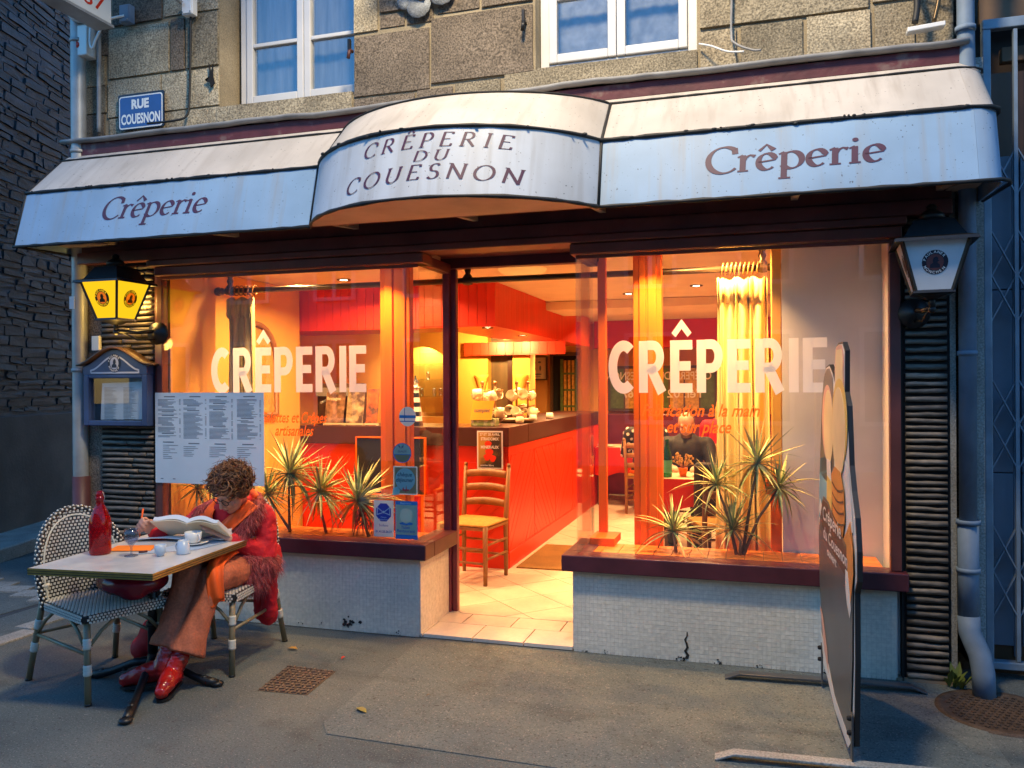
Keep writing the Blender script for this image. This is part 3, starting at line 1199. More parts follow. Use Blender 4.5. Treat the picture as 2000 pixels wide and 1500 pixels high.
# rounded right end
XR_ARC = [(1.0 + 0.12 * sin(a), 0.12 * (1 - cos(a))) for a in [radians(d) for d in (0, 18, 36, 54, 72, 90)]]


def awn_pt(x, k, inward=0.0):
    y, z = prof(k)
    f = {0: 1.0, 1: 1.0, 2: 0.84, 3: 0.0}[k]
    return (x, y - bul(x, f) + inward, z)


def thick_strip(mb, A, B, th, smooth):
    """strip between two rails with real thickness; faces do not share normals with the edges"""
    n = len(A)
    A, B = [V(p) for p in A], [V(p) for p in B]
    nr = []
    for i in range(n):
        t = (A[min(i + 1, n - 1)] - A[max(i - 1, 0)])
        nr.append(t.cross(B[i] - A[i]).normalized())
    q = [(i, i + 1, n + i + 1, n + i) for i in range(n - 1)]
    mb.add(A + B, q, smooth)
    A2, B2 = [p - m * th for p, m in zip(A, nr)], [p - m * th for p, m in zip(B, nr)]
    mb.add(A2 + B2, [tuple(reversed(f)) for f in q], smooth)
    for P, Q in ((A, A2), (B, B2)):
        mb.add(P + Q, [(i, n + i, n + i + 1, i + 1) if P is A else (i, i + 1, n + i + 1, n + i) for i in range(n - 1)])
    for i in (0, n - 1):
        mb.add([A[i], B[i], B2[i], A2[i]], [(0, 1, 2, 3)])


def band(xs, k0, k1, mat, name, label=None):
    mb = MB()
    thick_strip(mb, [awn_pt(x, k0) for x in xs], [awn_pt(x, k1) for x in xs], .006, True)
    return mb.build(name, M[mat], awn, label=label)


def endband(k0, k1, mat, name):
    """right-hand rounded corner then the return to the wall"""
    mb = MB()
    ring = []
    for k in (k0, k1):
        y, z = prof(k)
        pts = [(1.001 + 0.12 * sin(radians(a)), y + 0.12 * (1 - cos(radians(a))), z) for a in (0, 15, 30, 45, 60, 75, 90)]
        pts = [p for p in pts if p[1] < 0.0]
        pts.append((1.12, 0.02, z))
        ring.append(pts)
    m = min(len(r) for r in ring)
    ring = [r[:m - 1] + [r[-1]] for r in ring]
    thick_strip(mb, ring[0], ring[1], .006, True)
    return mb.build(name, M[mat], awn)


def leftend(k0, k1, mat, name):
    mb = MB()
    a, b = V(awn_pt(XL + 0.02, k0)), V(awn_pt(XL + 0.02, k1))
    thick_strip(mb, [(XL + .02, .02, a.z), a], [(XL + .02, .02, b.z), b], .006, False)
    return mb.build(name, M[mat], awn)


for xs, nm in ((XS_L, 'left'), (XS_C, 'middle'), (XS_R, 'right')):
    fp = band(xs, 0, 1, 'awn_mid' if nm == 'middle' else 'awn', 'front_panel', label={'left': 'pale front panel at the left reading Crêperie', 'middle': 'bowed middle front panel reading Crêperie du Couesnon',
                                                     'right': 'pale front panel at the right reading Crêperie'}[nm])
    band(xs, 1, 2, 'awn_top', 'sloping_panel')
    band(xs, 2, 3, 'awn_top', 'top_strip')
    mb = MB()
    if nm == 'middle':
        def fnC(u, v, o=0):
            # u along the arc measured on x, v up the panel
            x = u
            t = v / 0.386
            p = V(awn_pt(x, 0)).lerp(V(awn_pt(x, 1)), t)
            return (p.x, p.y - 0.0018 - o, p.z)

        def at(x0, z0, rise=0.0):
            return lambda u, v, o=0: fnC(x0 + u, z0 + v, o)
        bump = lambda x0, z0, L_, hh: (lambda u, v, o=0: fnC(x0 + u, z0 + hh * sin(PI * max(0, min(1, u / L_))) + v, o))
        pen_word(mb, 'CRÊPERIE', bump(-1.985, 0.256, .8, .022), 0, 0.80, 0.080, w=.135, ang=15, mn=.045, shear=.18, gap=.34)
        pen_word(mb, 'DU', at(-1.675, 0.200), 0, 0.185, 0.058, w=.135, ang=15, mn=.045, shear=.18, gap=.34)
        pen_word(mb, 'COUESNON', bump(-2.085, 0.062, .955, .035), 0, 0.955, 0.084, w=.135, ang=15, mn=.045, shear=.18, gap=.30)
    else:
        def fnS(u, v, o=0):
            t = v / 0.386
            p = V(awn_pt(-4.5, 0)).lerp(V(awn_pt(-4.5, 1)), t)
            return (u, p.y - 0.0018 - o, p.z)
        if nm == 'left':
            pen_word(mb, 'Crêperie', lambda u, v, o=0: fnS(-4.09 + u, 0.150 + v, o), 0, 0.80, 0.150, w=.145, ang=28, mn=.05, shear=.20)
        else:
            pen_word(mb, 'Crêperie', lambda u, v, o=0: fnS(-0.25 + u, 0.140 + v, o), 0, 0.855, 0.145, w=.165, ang=22, mn=.055, shear=.03)
    mb.build('lettering', M['ink'], fp)
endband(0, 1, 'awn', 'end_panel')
endband(1, 2, 'awn_top', 'end_panel')
endband(2, 3, 'awn_top', 'end_panel')
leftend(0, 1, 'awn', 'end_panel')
leftend(1, 2, 'awn_top', 'end_panel')
# black rubber trims along the folds, furred with moss
ra = random.Random(9)
for k, r in ((0, 0.011), (1, 0.0105), (2, 0.006)):
    xs = XS_L[:-1] + XS_C + XS_R[1:]
    fine = []
    for a, b in zip(xs, xs[1:]):
        m = max(1, int((b - a) / 0.06))
        fine += [a + (b - a) * i / m for i in range(m)]
    fine.append(xs[-1])
    pts = [V(awn_pt(x, k)) + V((0, -0.004, -0.004 if k == 0 else 0.004)) for x in fine]
    y, z = prof(k)
    pts += [V((1.02 + 0.02 * (k == 0) + 0.115 * sin(radians(a)), y - 0.004 + 0.115 * (1 - cos(radians(a))), z)) for a in (30, 60, 90)]
    pts.append(V((1.13, 0.0, z)))
    mb = MB()
    mb.tube(pts, [r * ra.uniform(0.7, 1.25) for _ in pts], 6)
    if k == 1:
        for _ in range(70):
            p = pts[ra.randrange(len(pts) - 5)]
            mb.ball(p + V((ra.uniform(-.03, .03), -0.006, ra.uniform(-.006, .008))), (ra.uniform(.006, .018), .006, ra.uniform(.004, .010)), 6, 4)
    mb.build('edge_trim', M['black_trim'], awn)
for x in (CX0, CX1):
    mb = MB()
    mb.tube([V(awn_pt(x, 0)) + V((0, -.006, 0)), V(awn_pt(x, 1)) + V((0, -.006, 0)), V(awn_pt(x, 2)) + V((0, -.004, .004))], 0.009, 6)
    mb.build('seam_trim', M['black_trim'], awn)
mb = MB()
mb.tube([(XL + 0.02, -0.5, 2.542), (XL + .02, -.40, 2.915), (XL + .02, -.10, 3.213)], 0.008, 6)
mb.tube([(XL + 0.02, -0.5, 2.542), (XL + .03, 0.0, 2.55)], 0.009, 6)
mb.build('seam_trim', M['black_trim'], awn)
# soffit lip of the bowed middle and frame inside
mb = MB()
xs = XS_C
pts = [(x, -0.50 - bul(x, 1.0) + 0.008) for x in xs]
mb.poly([(x, y) for x, y in pts] + [(CX1, -0.46), (CX0, -0.46)], lambda u, v: (u, v, 2.548), depth=(0, 0, 0.006))
mb.build('soffit_panel', M['soffit_board'], awn)
mb = MB()
mb.box(XL + 0.06, 1.05, -0.455, -0.43, 2.55, 2.60)
mb.box(XL + 0.06, 1.05, -0.41, -0.06, 2.76, 2.775)
mb.build('inner_lining', M['maroon_dark'], awn)
for x in (-4.35, -3.35, -2.46, -1.65, -0.86, 0.2, 0.92):
    mb = MB()
    mb.bar((x, -0.47, 2.575), (x, -0.04, 2.62), 0.035, 0.035)
    mb.bar((x, -0.455, 2.59), (x, -0.05, 2.95), 0.02, 0.02)
    mb.build('bracket', M['soffit_board'], awn)
for (x0, x1) in ((XL + .03, -4.42), (0.95, 1.12)):
    mb = MB()
    mb.poly([(x0, -0.48), (x1, -0.10), (x1, 0.0), (x0, 0.0)] if x0 < -2 else [(x0, 0.0), (x0, -0.1), (x1 - .03, -0.34), (x1 - .03, 0.0)],
            lambda u, v: (u, v, 2.60), depth=(0, 0, 0.012))
    mb.build('soffit_panel', M['soffit_board'], awn)
# ================================================================ the room behind the glass
FZ = 0.03
fb = MB()
fb.box(-4.5, 1.0, 0.0, 7.55, -0.02, 0.018)
floor = fb.build('floor', M['tile_grout'], kind='structure')


def tile(pts, z=FZ, mat='tile_beige'):
    mb = MB()
    mb.poly(pts, lambda u, v: (u, v, z + random.uniform(-.0006, .0006)), depth=(0, 0, -0.02))
    return mb.build('tile', M[mat], floor)


gap = 0.004
for (y0, y1, xo) in ((-0.004, 0.27, -2.02), (0.275, 0.495, -1.86)):      # threshold rows laid straight
    x = xo - 0.34
    while x < -1.0:
        P = clip_poly([(x + gap, y0), (x + 0.33 - gap, y0), (x + 0.33 - gap, y1), (x + gap, y1)], -2.046, -1.066, -1, 1)
        if P:
            tile(P)
        x += 0.33
T = 0.36
for i in range(-16, 22):
    for j in range(-16, 22):
        cx, cy = -1.55 + (i - j) * T * 0.7071, 0.86 + (i + j) * T * 0.7071
        if not (-2.9 < cx < 0.9 and 0.3 < cy < 6.9):
            continue
        if cx < -2.25 and cy > 2.0 or cx > 0.3 and cy > 4.5:
            continue
        h = T * 0.7071 - gap
        P = clip_poly([(cx - h, cy), (cx, cy - h), (cx + h, cy), (cx, cy + h)], -3.2, 0.95, 0.503, 7.0)
        if P:
            tile(P)

# walls and ceiling
def iwall(name, mat, *boxes, **k):
    return spart(name, M[mat], boxes, **k)


iwall('interior_wall', 'yellow_wall', (-4.3, -4.03, 0.13, 1.86, 0.0, 2.48))
iwall('interior_wall', 'yellow_wall', (-4.54, -4.45, 1.87, 4.6, 0.0, 2.48))
iwall('interior_wall', 'wall_orange', (-2.15, 1.0, 7.2, 7.3, 0.0, 2.48))
iwall('interior_wall', 'wall_orange', (0.93, 1.02, 0.43, 7.2, 0.0, 2.48))
iwall('interior_wall', 'wall_orange', (-3.6, -2.15, 7.05, 7.3, 0.0, 2.48))
iwall('bay_partition', 'panel_white', (0.145, 0.93, 0.42, 0.46, 0.0, 2.44))
iwall('bay_side_wall', 'panel_white', (0.70, 0.735, 0.06, 0.418, 0.0, 2.44))
iwall('front_wall', 'wall_orange', (0.74, 0.93, 0.13, 0.41, 0.0, 2.48))
iwall('ceiling', 'cream_ceiling', (-4.5, 1.02, 0.13, 7.5, 2.485, 2.56))
iwall('ceiling_beam', 'cream_ceiling', (-4.4, 0.92, 3.7, 4.5, 2.39, 2.483), bevel=0.01)
iwall('ceiling_beam', 'red', (-2.2, 0.92, 6.6, 7.0, 2.10, 2.483), bevel=0.006)
# orange platform of the two bays
for x0, x1, z in ((-3.98, -2.06, 0.585), (-1.02, 0.66, 0.575)):
    p = iwall('bay_shelf', 'tile_grout', (x0, x1, 0.092, 0.40, z - 0.10, z))
    n = int((x1 - x0) / 0.105)
    for i in range(n):
        for j, (ya, yb) in enumerate(((0.094, 0.195), (0.199, 0.30), (0.304, 0.40))):
            mb = MB()
            mb.box(x0 + i * (x1 - x0) / n + 0.002, x0 + (i + 1) * (x1 - x0) / n - 0.002, ya, yb, z, z + 0.006)
            mb.build('tile', M['orange_tile'], p)
iwall('shelf_end', 'orange', (-1.02, -0.86, 0.30, 0.55, 0.582, 0.63), bevel=0.004)
iwall('shelf_front', 'red', (-3.98, -2.15, 0.41, 0.43, 0.03, 0.58))
iwall('shelf_front', 'orange', (-0.96, 0.14, 0.41, 0.43, 0.03, 0.57))


def post(x0, x1, y, z0, z1):
    mb = MB()
    mb.box(x0, x1, y, y + 0.07, z0, z1)
    w = (x1 - x0)
    mb.box(x0 + 0.04, x0 + w * .45, y - 0.018, y - 0.001, z0, z1)
    mb.box(x0 + w * .52, x1 - 0.03, y - 0.012, y - 0.001, z0, z1)
    return mb.build('bay_post', M['orange'], shop, bevel=0.006, kind=None)


post(-2.525, -2.30, 0.43, 0.02, 2.44)
post(-0.755, -0.575, 0.43, 0.02, 2.44)
iwall('bay_post', 'orange', (-1.0, -0.945, 0.515, 0.56, 0.04, 2.44), bevel=0.005)
iwall('bay_post', 'orange', (0.075, 0.14, 0.425, 0.50, 0.04, 1.03), bevel=0.005)
iwall('bay_post', 'yellow_wall', (0.085, 0.142, 0.425, 0.60, 1.032, 2.44), bevel=0.005)

# ---- bar: L-shaped counter
bar = thing('bar_counter', 'red boarded bar counter with dark top running back from the door', 'bar counter', (-2.6, 2.4, FZ))
mb = MB()
mb.box(-4.02, -2.05, 1.88, 2.42, FZ, 1.07)
mb.box(-2.55, -2.05, 2.42, 6.1, FZ, 1.07)
mb.build('carcass', M['red'], bar)
mb = MB()
mb.box(-4.02, -2.02, 1.845, 2.47, 1.072, 1.235)
mb.box(-2.62, -2.02, 2.472, 6.15, 1.072, 1.235)
mb.build('counter_top', M['bar_top'], bar, bevel=0.006)
mb = MB()
mb.box(-4.0, -2.03, 1.855, 1.878, FZ, FZ + 0.13)
mb.box(-2.048, -2.026, 1.88, 6.1, FZ, FZ + 0.14)
mb.box(-2.048, -2.03, 1.88, 6.1, 0.99, 1.068)
mb.build('skirting', M['red'], bar, bevel=0.004)
# diagonal boards, chevrons on the long side
for seg in range(5):
    ya, yb = 1.90 + seg * 0.84, 1.90 + (seg + 1) * 0.84 - 0.012
    sgn = 1 if seg % 2 == 0 else -1
    for k in range(-8, 18):
        c0 = ya + k * 0.125
        P = [(c0, FZ), (c0 + 0.119, FZ), (c0 + 0.119 + sgn * 1.0, FZ + 1.0), (c0 + sgn * 1.0, FZ + 1.0)]
        P = clip_poly(P, ya, yb, FZ + 0.142, 0.988)
        if P:
            mb = MB()
            mb.poly(P, lambda u, v: (-2.036 + random.uniform(-.0015, .0015), u, v), depth=(-0.012, 0, 0))
            mb.build('board', M['red'], bar)
for i in range(16):
    c0 = -4.0 + i * 0.16 - 0.4
    P = clip_poly([(c0, FZ), (c0 + 0.153, FZ), (c0 + 0.153 + 0.9, FZ + 0.9 * 1.0), (c0 + 0.9, FZ + 0.9)], -4.0, -2.05, FZ + 0.135, 1.06)
    if P:
        mb = MB()
        mb.poly(P, lambda u, v: (u, 1.868, v), depth=(0, 0.01, 0))
        mb.build('board', M['red'], bar)

# ---- soffit over the bar with vertical boards and spots
sof = spart('bar_soffit', M['red'], [(-4.44, -2.16, 1.885, 2.70, 2.115, 2.48), (-2.80, -2.16, 2.70, 6.0, 2.115, 2.48)])
n = 24
for i in range(n):
    x0 = -4.1 + i * (4.1 - 2.14) / n
    mb = MB()
    mb.box(x0 + 0.002, x0 + (4.1 - 2.14) / n - 0.002, 1.868, 1.884, 2.10, 2.482)
    mb.build('board', M['red'], sof)
n = 52
for i in range(n):
    y0 = 1.886 + i * (6.0 - 1.886) / n
    mb = MB()
    zt = 2.482 if not 3.7 < y0 + .08 < 4.5 else 2.388
    mb.box(-2.158, -2.142, y0 + 0.002, y0 + (6.0 - 1.886) / n - 0.002, 2.10, zt)
    mb.build('board', M['red'], sof)
# ---- back bar: valance, wall, niche with glass shelves
val = spart('back_valance', M['red'], [(-3.42, -2.165, 4.62, 4.66, 1.96, 2.11)])
for i in range(12):
    x0 = -3.42 + i * 1.255 / 12
    mb = MB()
    mb.box(x0 + 0.002, x0 + 1.255 / 12 - 0.002, 4.60, 4.618, 1.955, 2.11)
    mb.build('board', M['red'], val)
iwall('back_bar_wall', 'yellow_wall', (-3.62, -3.16, 4.72, 4.95, 0.0, 2.48))
iwall('back_bar_wall', 'yellow_wall', (-2.84, -2.62, 4.72, 4.95, 0.0, 2.48))
iwall('mirror', 'wood_dark', (-3.16, -2.84, 4.86, 4.90, 1.2, 2.2))
iwall('mirror_edge', 'bar_top', (-2.93, -2.87, 4.80, 4.85, 1.2, 2.0))
iwall('back_bar_wall', 'wall_orange', (-4.45, -3.63, 4.72, 4.95, 0.0, 1.2))
iwall('back_bar_wall', 'yellow_wall', (-4.45, -3.63, 5.05, 5.1, 1.2, 2.48))
mb = MB()
ar = [(-4.45, 1.2), (-4.45, 2.48), (-3.63, 2.48), (-3.63, 1.2)] + [(-3.64, 1.2)] + [(-4.04 + 0.40 * cos(radians(a)), 1.72 + 0.36 * sin(radians(a))) for a in range(0, 181, 15)] + [(-4.445, 1.2)]
mb.poly(ar, lambda u, v: (u, 4.72, v), depth=(0, 0.03, 0))
mb.build('arch', M['yellow_wall'], shop)
for z_ in (1.45, 1.66, 1.86):
    mb = MB()
    mb.box(-4.44, -3.64, 4.77, 5.04, z_, z_ + 0.008)
    mb.build('glass_shelf', M['glass_up'], shop)
lamp('niche_light', 'AREA', (-4.04, 4.9, 2.12), 2.0, (1.0, 0.78, 0.30), 0.3, target=(-4.04, 4.9, 0))
# far doorway and green shuttered window
iwall('doorway', 'dark', (-2.92, -2.55, 7.02, 7.045, 0.03, 2.02))
fr = MB()
fr.box(-2.94, -2.90, 6.99, 7.04, 0.03, 2.06)
fr.box(-2.94, -2.5, 6.99, 7.04, 2.022, 2.07)
fr.build('door_frame', M['wood_dark'], shop)
sh = spart('shutter', M['leaf_g'], [(-2.78, -2.74, 6.97, 7.0, 1.0, 1.97), (-2.56, -2.52, 6.97, 7.0, 1.0, 1.97)])
for i in range(4):
    mb = MB()
    mb.box(-2.738, -2.562, 6.975, 6.995, 1.02 + i * 0.24, 1.05 + i * 0.24)
    mb.build('slat', M['leaf_g'], sh)
for i in range(3):
    mb = MB()
    mb.box(-2.73 + i * 0.06, -2.69 + i * 0.06, 6.98, 6.99, 1.0, 1.95)
    mb.build('pane', M['straw'], sh)
bw = spart('back_window', M['wood_dark'], [(-2.10, -0.55, 7.14, 7.19, 1.20, 1.86)])
for i in range(7):
    mb = MB()
    mb.box(-2.06 + i * 0.215, -1.87 + i * 0.215, 7.125, 7.138, 1.24, 1.82)
    mb.build('pane', M['straw'] if i % 3 else M['leaf_g'], bw)
mb = MB()
mir = lambda x0, z0: (lambda u, v: (x0 - u, 7.12, z0 + v))
add_text(mb, 'CRÊPERIE DU COUESNON', mir(-0.62, 1.66), 0.16, 0.002, width=1.5)
add_text(mb, 'Tél. 02', mir(-0.72, 1.40), 0.17, 0.002, width=0.52)
add_text(mb, '16.67', mir(-1.55, 1.40), 0.17, 0.002, width=0.34)
mb.build('lettering', M['cream_mug'], bw)
# picture on the back wall
pic = thing('framed_picture', 'small framed drawing hanging on the orange back wall', 'picture', (-3.13, 7.03, 1.84))
mb = MB()
for b in ((-3.27, -3.25, 1.66, 2.02), (-3.01, -2.99, 1.66, 2.02)):
    mb.box(b[0], b[1], 7.01, 7.045, b[2], b[3])
mb.box(-3.25, -3.01, 7.01, 7.045, 2.0, 2.02)
mb.box(-3.25, -3.01, 7.01, 7.045, 1.66, 1.68)
mb.build('frame', M['wood_dark'], pic)
mb = MB()
mb.box(-3.25, -3.01, 7.03, 7.04, 1.68, 2.0)
mb.build('sheet', M['cream_mug'], pic)
mb = MB()
for k, (x, z_, w, h) in enumerate(((-3.19, 1.92, .04, .05), (-3.11, 1.93, .05, .03), (-3.19, 1.83, .05, .06), (-3.10, 1.84, .03, .08), (-3.14, 1.75, .13, .025), (-3.14, 1.72, .10, .012))):
    mb.poly([(x + w / 2 * cos(a), z_ + h / 2 * sin(a)) for a in [i * PI / 4 for i in range(8)]], lambda u, v: (u, 7.028, v))
mb.build('drawing', M['print_grey'], pic)
# shell wall lamps on the back bar columns
for x, lab in ((-3.23, 'shell shaped wall lamp on the yellow column left of the mirror'), (-2.73, 'shell shaped wall lamp on the yellow column right of the mirror')):
    t = thing('wall_lamp', lab, 'wall lamp', (x, 4.70, 1.6), group='shell wall lamps behind the bar')
    mb = MB()
    mb.grid(lambda u, v: (x + 0.09 * (1 - v * .85) * cos(PI * (1 + u)), 4.71 + 0.08 * (1 - v * .7) * sin(PI * (1 + u)), 1.72 - 0.26 * v), 10, 6)
    mb.build('shade', M['yellow_wall'], t, solid=0.006)

# ---- downlights in the ceiling and in the soffit
M['dish_glow'] = pm('dish_glow', (0.75, 0.55, 0.28), .4, emit=(1.0, 0.52, 0.12), estr=.04)
M['spot_glow'] = emis_mat('spot_glow', (1.0, 0.72, 0.36), 5.0)
WARM = (1.0, 0.54, 0.20)


def downlight(x, y, z, e, label, size=0.045, group='recessed ceiling spots', spread=150, aim=(0, 0)):
    t = thing('downlight', label, 'downlight', (x, y, z), group=group)
    mb = MB()
    mb.lathe([(size * .78, -0.001), (size * .8, -0.008), (size * 1.25, -0.009), (size * 1.3, -0.001)], (x, y, z), 20)
    mb.build('ring', M['brass_dark'], t)
    mb = MB()
    mb.lathe([(0.0005, -0.004), (size * .78, -0.004)], (x, y, z), 16)
    mb.build('lens', M['spot_glow'], t)
    lamp('downlight_lamp', 'AREA', (x, y, z - 0.012), e, WARM, size * 1.3, target=(x + aim[0], y + aim[1], 0), spread=spread)


E0 = 2.9
for x, y, lab in [(-3.42, 0.69, 'recessed spot over the left window bay'), (-0.16, 0.47, 'recessed spot over the right window bay, nearest the curtain'),
                  (-3.3, 1.35, 'recessed spot just before the red soffit, left'), (-2.86, 1.5, 'recessed spot behind the left orange post'),
                  (-0.52, 2.75, 'recessed spot above the diners behind the right window'),
                  (-1.2, 3.2, 'recessed spot in the middle of the dining room ceiling'), (-1.5, 5.5, 'recessed spot far back near the rear wall'),
                  (-0.4, 5.2, 'recessed spot at the back right of the dining room')]:
    downlight(x, y, 2.484 if not 3.7 < y < 4.5 else 2.388, E0 * (1.9 if y > 2.5 else 1.0), lab)
iwall('bay_ceiling', 'cream_ceiling', (-3.98, -2.06, 0.13, 0.41, 2.44, 2.48), (-1.02, 0.70, 0.13, 0.41, 2.44, 2.48))
for x, lab in ((-3.3, 'added unseen spot in the left bay ceiling, left one'), (-2.5, 'added unseen spot in the left bay ceiling, right one'),
               (-0.62, 'added unseen spot in the right bay ceiling, left one'), (-0.2, 'added unseen spot in the right bay ceiling, right one')):
    downlight(x, 0.22, 2.438, 1.4 if x < -2 else 1.5, lab, group='added spots hidden behind the window headers', spread=100, aim=(0, 0.15))  # extra spots out of view, added to light the posts and curtain from the front
for i, (x, y) in enumerate(((-2.32, 2.2), (-2.36, 3.48), (-2.45, 5.2))):
    downlight(x, y, 2.114, 3.0, ('nearest', 'middle', 'farthest')[i] + ' of the three spots under the red bar soffit', 0.04, 'spots under the bar soffit')
for x in (-3.05, -2.75):
    lamp('valance_lamp', 'AREA', (x, 4.15, 2.10), 2.0, (1.0, 0.66, 0.2), 0.06, target=(x - 0.1, 4.75, 1.6))
t = thing('ceiling_lamp', 'flat glass ceiling lamp just inside the door', 'ceiling lamp', (-1.72, 1.2, 2.48))
mb = MB()
mb.lathe([(0.001, -0.055), (0.10, -0.05), (0.17, -0.025), (0.19, 0.0)], (-1.72, 1.25, 2.484), 20)
mb.build('glass_dish', M['dish_glow'], t)

# ---- curtain pole, rings and curtains
pole = thing('curtain_pole', 'dark turned curtain pole hung from the ceiling behind the windows', 'curtain pole', (-1.9, 0.62, 2.325))
mb = MB()
mb.tube([(-3.95, 0.62, 2.33), (0.08, 0.62, 2.33)], 0.021, 10)
mb.build('rod', M['brass_dark'], pole)
for x in (-3.96, 0.10):
    mb = MB()
    s = -1 if x < -2 else 1
    mb.lathe([(0.02, -.03), (0.03, -.01), (0.02, 0.0), (0.036, 0.02), (0.03, 0.045), (0.005, 0.055)], (x, 0.62, 2.33), 12,
             M=Matrix.Rotation(s * PI / 2, 3, 'Y'))
    mb.build('finial', M['brass_dark'], pole)
for x in (-3.88, -1.94, 0.035):
    mb = MB()
    mb.lathe([(0.022, 0.015), (0.032, .03), (0.016, 0.05), (0.026, 0.075), (0.016, 0.10), (0.05, 0.15), (0.05, 0.152)], (x, 0.62, 2.33), 12)
    mb.lathe([(0.03, -0.03), (0.034, 0.0), (0.03, 0.03)], (x, 0.62, 2.33), 12, M=Matrix.Rotation(PI / 2, 3, 'Y'))
    mb.build('bracket', M['brass_dark'], pole)


def rings(xs):
    for x in xs:
        mb = MB()
        pts = [(x + 0.006 * sin(a), 0.62 + 0.036 * cos(a), 2.33 + 0.036 * sin(a)) for a in [i * PI / 7 for i in range(15)]]
        mb.tube(pts, 0.006, 5, caps=False)
        mb.build('ring', M['wood'], pole)


rings([-0.21 + i * 0.027 for i in range(9)] + [-3.86 + i * 0.04 for i in range(6)])


def curtain(x0, x1, z0, z1, folds, mat, label, amp=0.035, y=0.62):
    t = thing('curtain', label, 'curtain', ((x0 + x1) / 2, y, z0), group=None)
    mb = MB()
    r = random.Random(int(x0 * 100))
    ph = [r.uniform(0, 6) for _ in range(4)]

    def fn(u, v):
        a = u * folds * 2 * PI + 0.6 * sin(u * 9 + ph[0])
        k = 0.55 + 0.45 * (1 - v)
        x = x0 + (x1 - x0) * u + 0.014 * sin(a * 0.5 + ph[1] + v * 2)
        return (x, y + amp * k * sin(a + 0.5 * sin(v * 5 + ph[2])) + 0.012 * sin(u * 17 + v * 3 + ph[3]), z0 + (z1 - z0) * v + 0.012 * sin(a) * (v > 0.97))
    mb.grid(fn, int(folds * 12), 14)
    mb.build('cloth', M[mat], t, solid=0.003)
    mb = MB()

    def fr_(u, v):
        p = fn(u, 0.93 + 0.07 * v)
        return (p[0], p[1] - 0.014 - 0.012 * sin(u * 90) * (1 - v) - 0.01, p[2] - 0.02 * (1 - v) * (1 + sin(u * 61)))
    mb.grid(fr_, int(folds * 14), 2)
    mb.build('frill', M[mat], t, solid=0.003)
    return t


curtain(-0.255, 0.075, 0.50, 2.265, 7, 'curtain', 'pale yellow gathered curtain hanging behind the right window')
curtain(-3.91, -3.66, 0.62, 2.27, 5, 'curtain2', 'olive striped gathered curtain hanging behind the left window')
# arched wicker mirror on the left wall
t = thing('arched_mirror', 'arched wooden mirror on the orange wall beside the left curtain', 'mirror', (-4.02, 1.2, 1.6))
mb = MB()
pts = [(-4.015, 0.85 + 0.0, 1.35)] + [(-4.015, 1.15 - 0.30 * cos(radians(a)), 1.80 + 0.32 * sin(radians(a))) for a in range(0, 181, 15)] + [(-4.015, 1.45, 1.35), (-4.015, .85, 1.35)]
mb.tube(pts, 0.028, 6)
mb.build('frame', M['wood'], t)
mb = MB()
mb.poly([(p[1], p[2]) for p in pts[:-1]], lambda u, v: (-4.022, u, v))
mb.build('panel', M['straw'], t)

# ---- things on the bar
def mug(mb, c, M_, r=0.042, h=0.085):
    mb.lathe([(0.001, -h / 2 + .006), (r * .85, -h / 2), (r, -h / 4), (r, h / 2), (r * .9, h / 2), (r * .88, -h / 2 + .012), (0.001, -h / 2 + 0.012)], c, 14, M=M_)
    pts = [V(c) + M_ @ V((r + 0.028 * sin(a), 0, 0.028 * cos(a))) for a in [i * PI / 6 for i in range(7)]]
    mb.tube(pts, 0.006, 5)


for (x, y, lab) in ((-2.33, 2.25, 'wooden mug tree full of cream cups on the bar, nearer the door'),
                    (-2.30, 3.25, 'wooden mug tree full of cream cups on the bar, farther back')):
    t = thing('mug_tree', lab, 'mug tree', (x, y, 1.236), group='mug trees on the bar')
    mb = MB()
    mb.lathe([(0.001, 0.02), (0.09, 0.02), (0.09, 0.0)], (x, y, 1.236), 16)
    for dxx in (-0.06, 0.06):
        mb.tube([(x + dxx, y, 1.25), (x + dxx, y, 1.60)], 0.012, 8)
        mb.ball((x + dxx, y, 1.615), 0.02)
        for k, z_ in enumerate((1.37, 1.53)):
            a = 0.7 * k
            mb.tube([(x + dxx - 0.08 * cos(a), y - 0.08 * sin(a), z_ - .02), (x + dxx + 0.08 * cos(a), y + 0.08 * sin(a), z_ + 0.02)], 0.007, 6)
    mb.build('stand', M['wood'], t)
    rm = random.Random(int(y * 10))
    for k in range(9):
        a = rm.uniform(0, 6.28)
        c = (x + 0.13 * cos(k * 0.7 + .3) * rm.uniform(.7, 1.1), y + 0.11 * sin(k * 0.7 + .3) - 0.03, 1.33 + 0.17 * (k % 2) + rm.uniform(-.02, .02))
        R_ = Matrix.Rotation(a, 3, 'Z') @ Matrix.Rotation(rm.uniform(1.0, 1.9), 3, 'X')
        mb = MB()
        mug(mb, c, R_, 0.05, 0.085)
        mb.build('cup', M['cream_mug'], t)
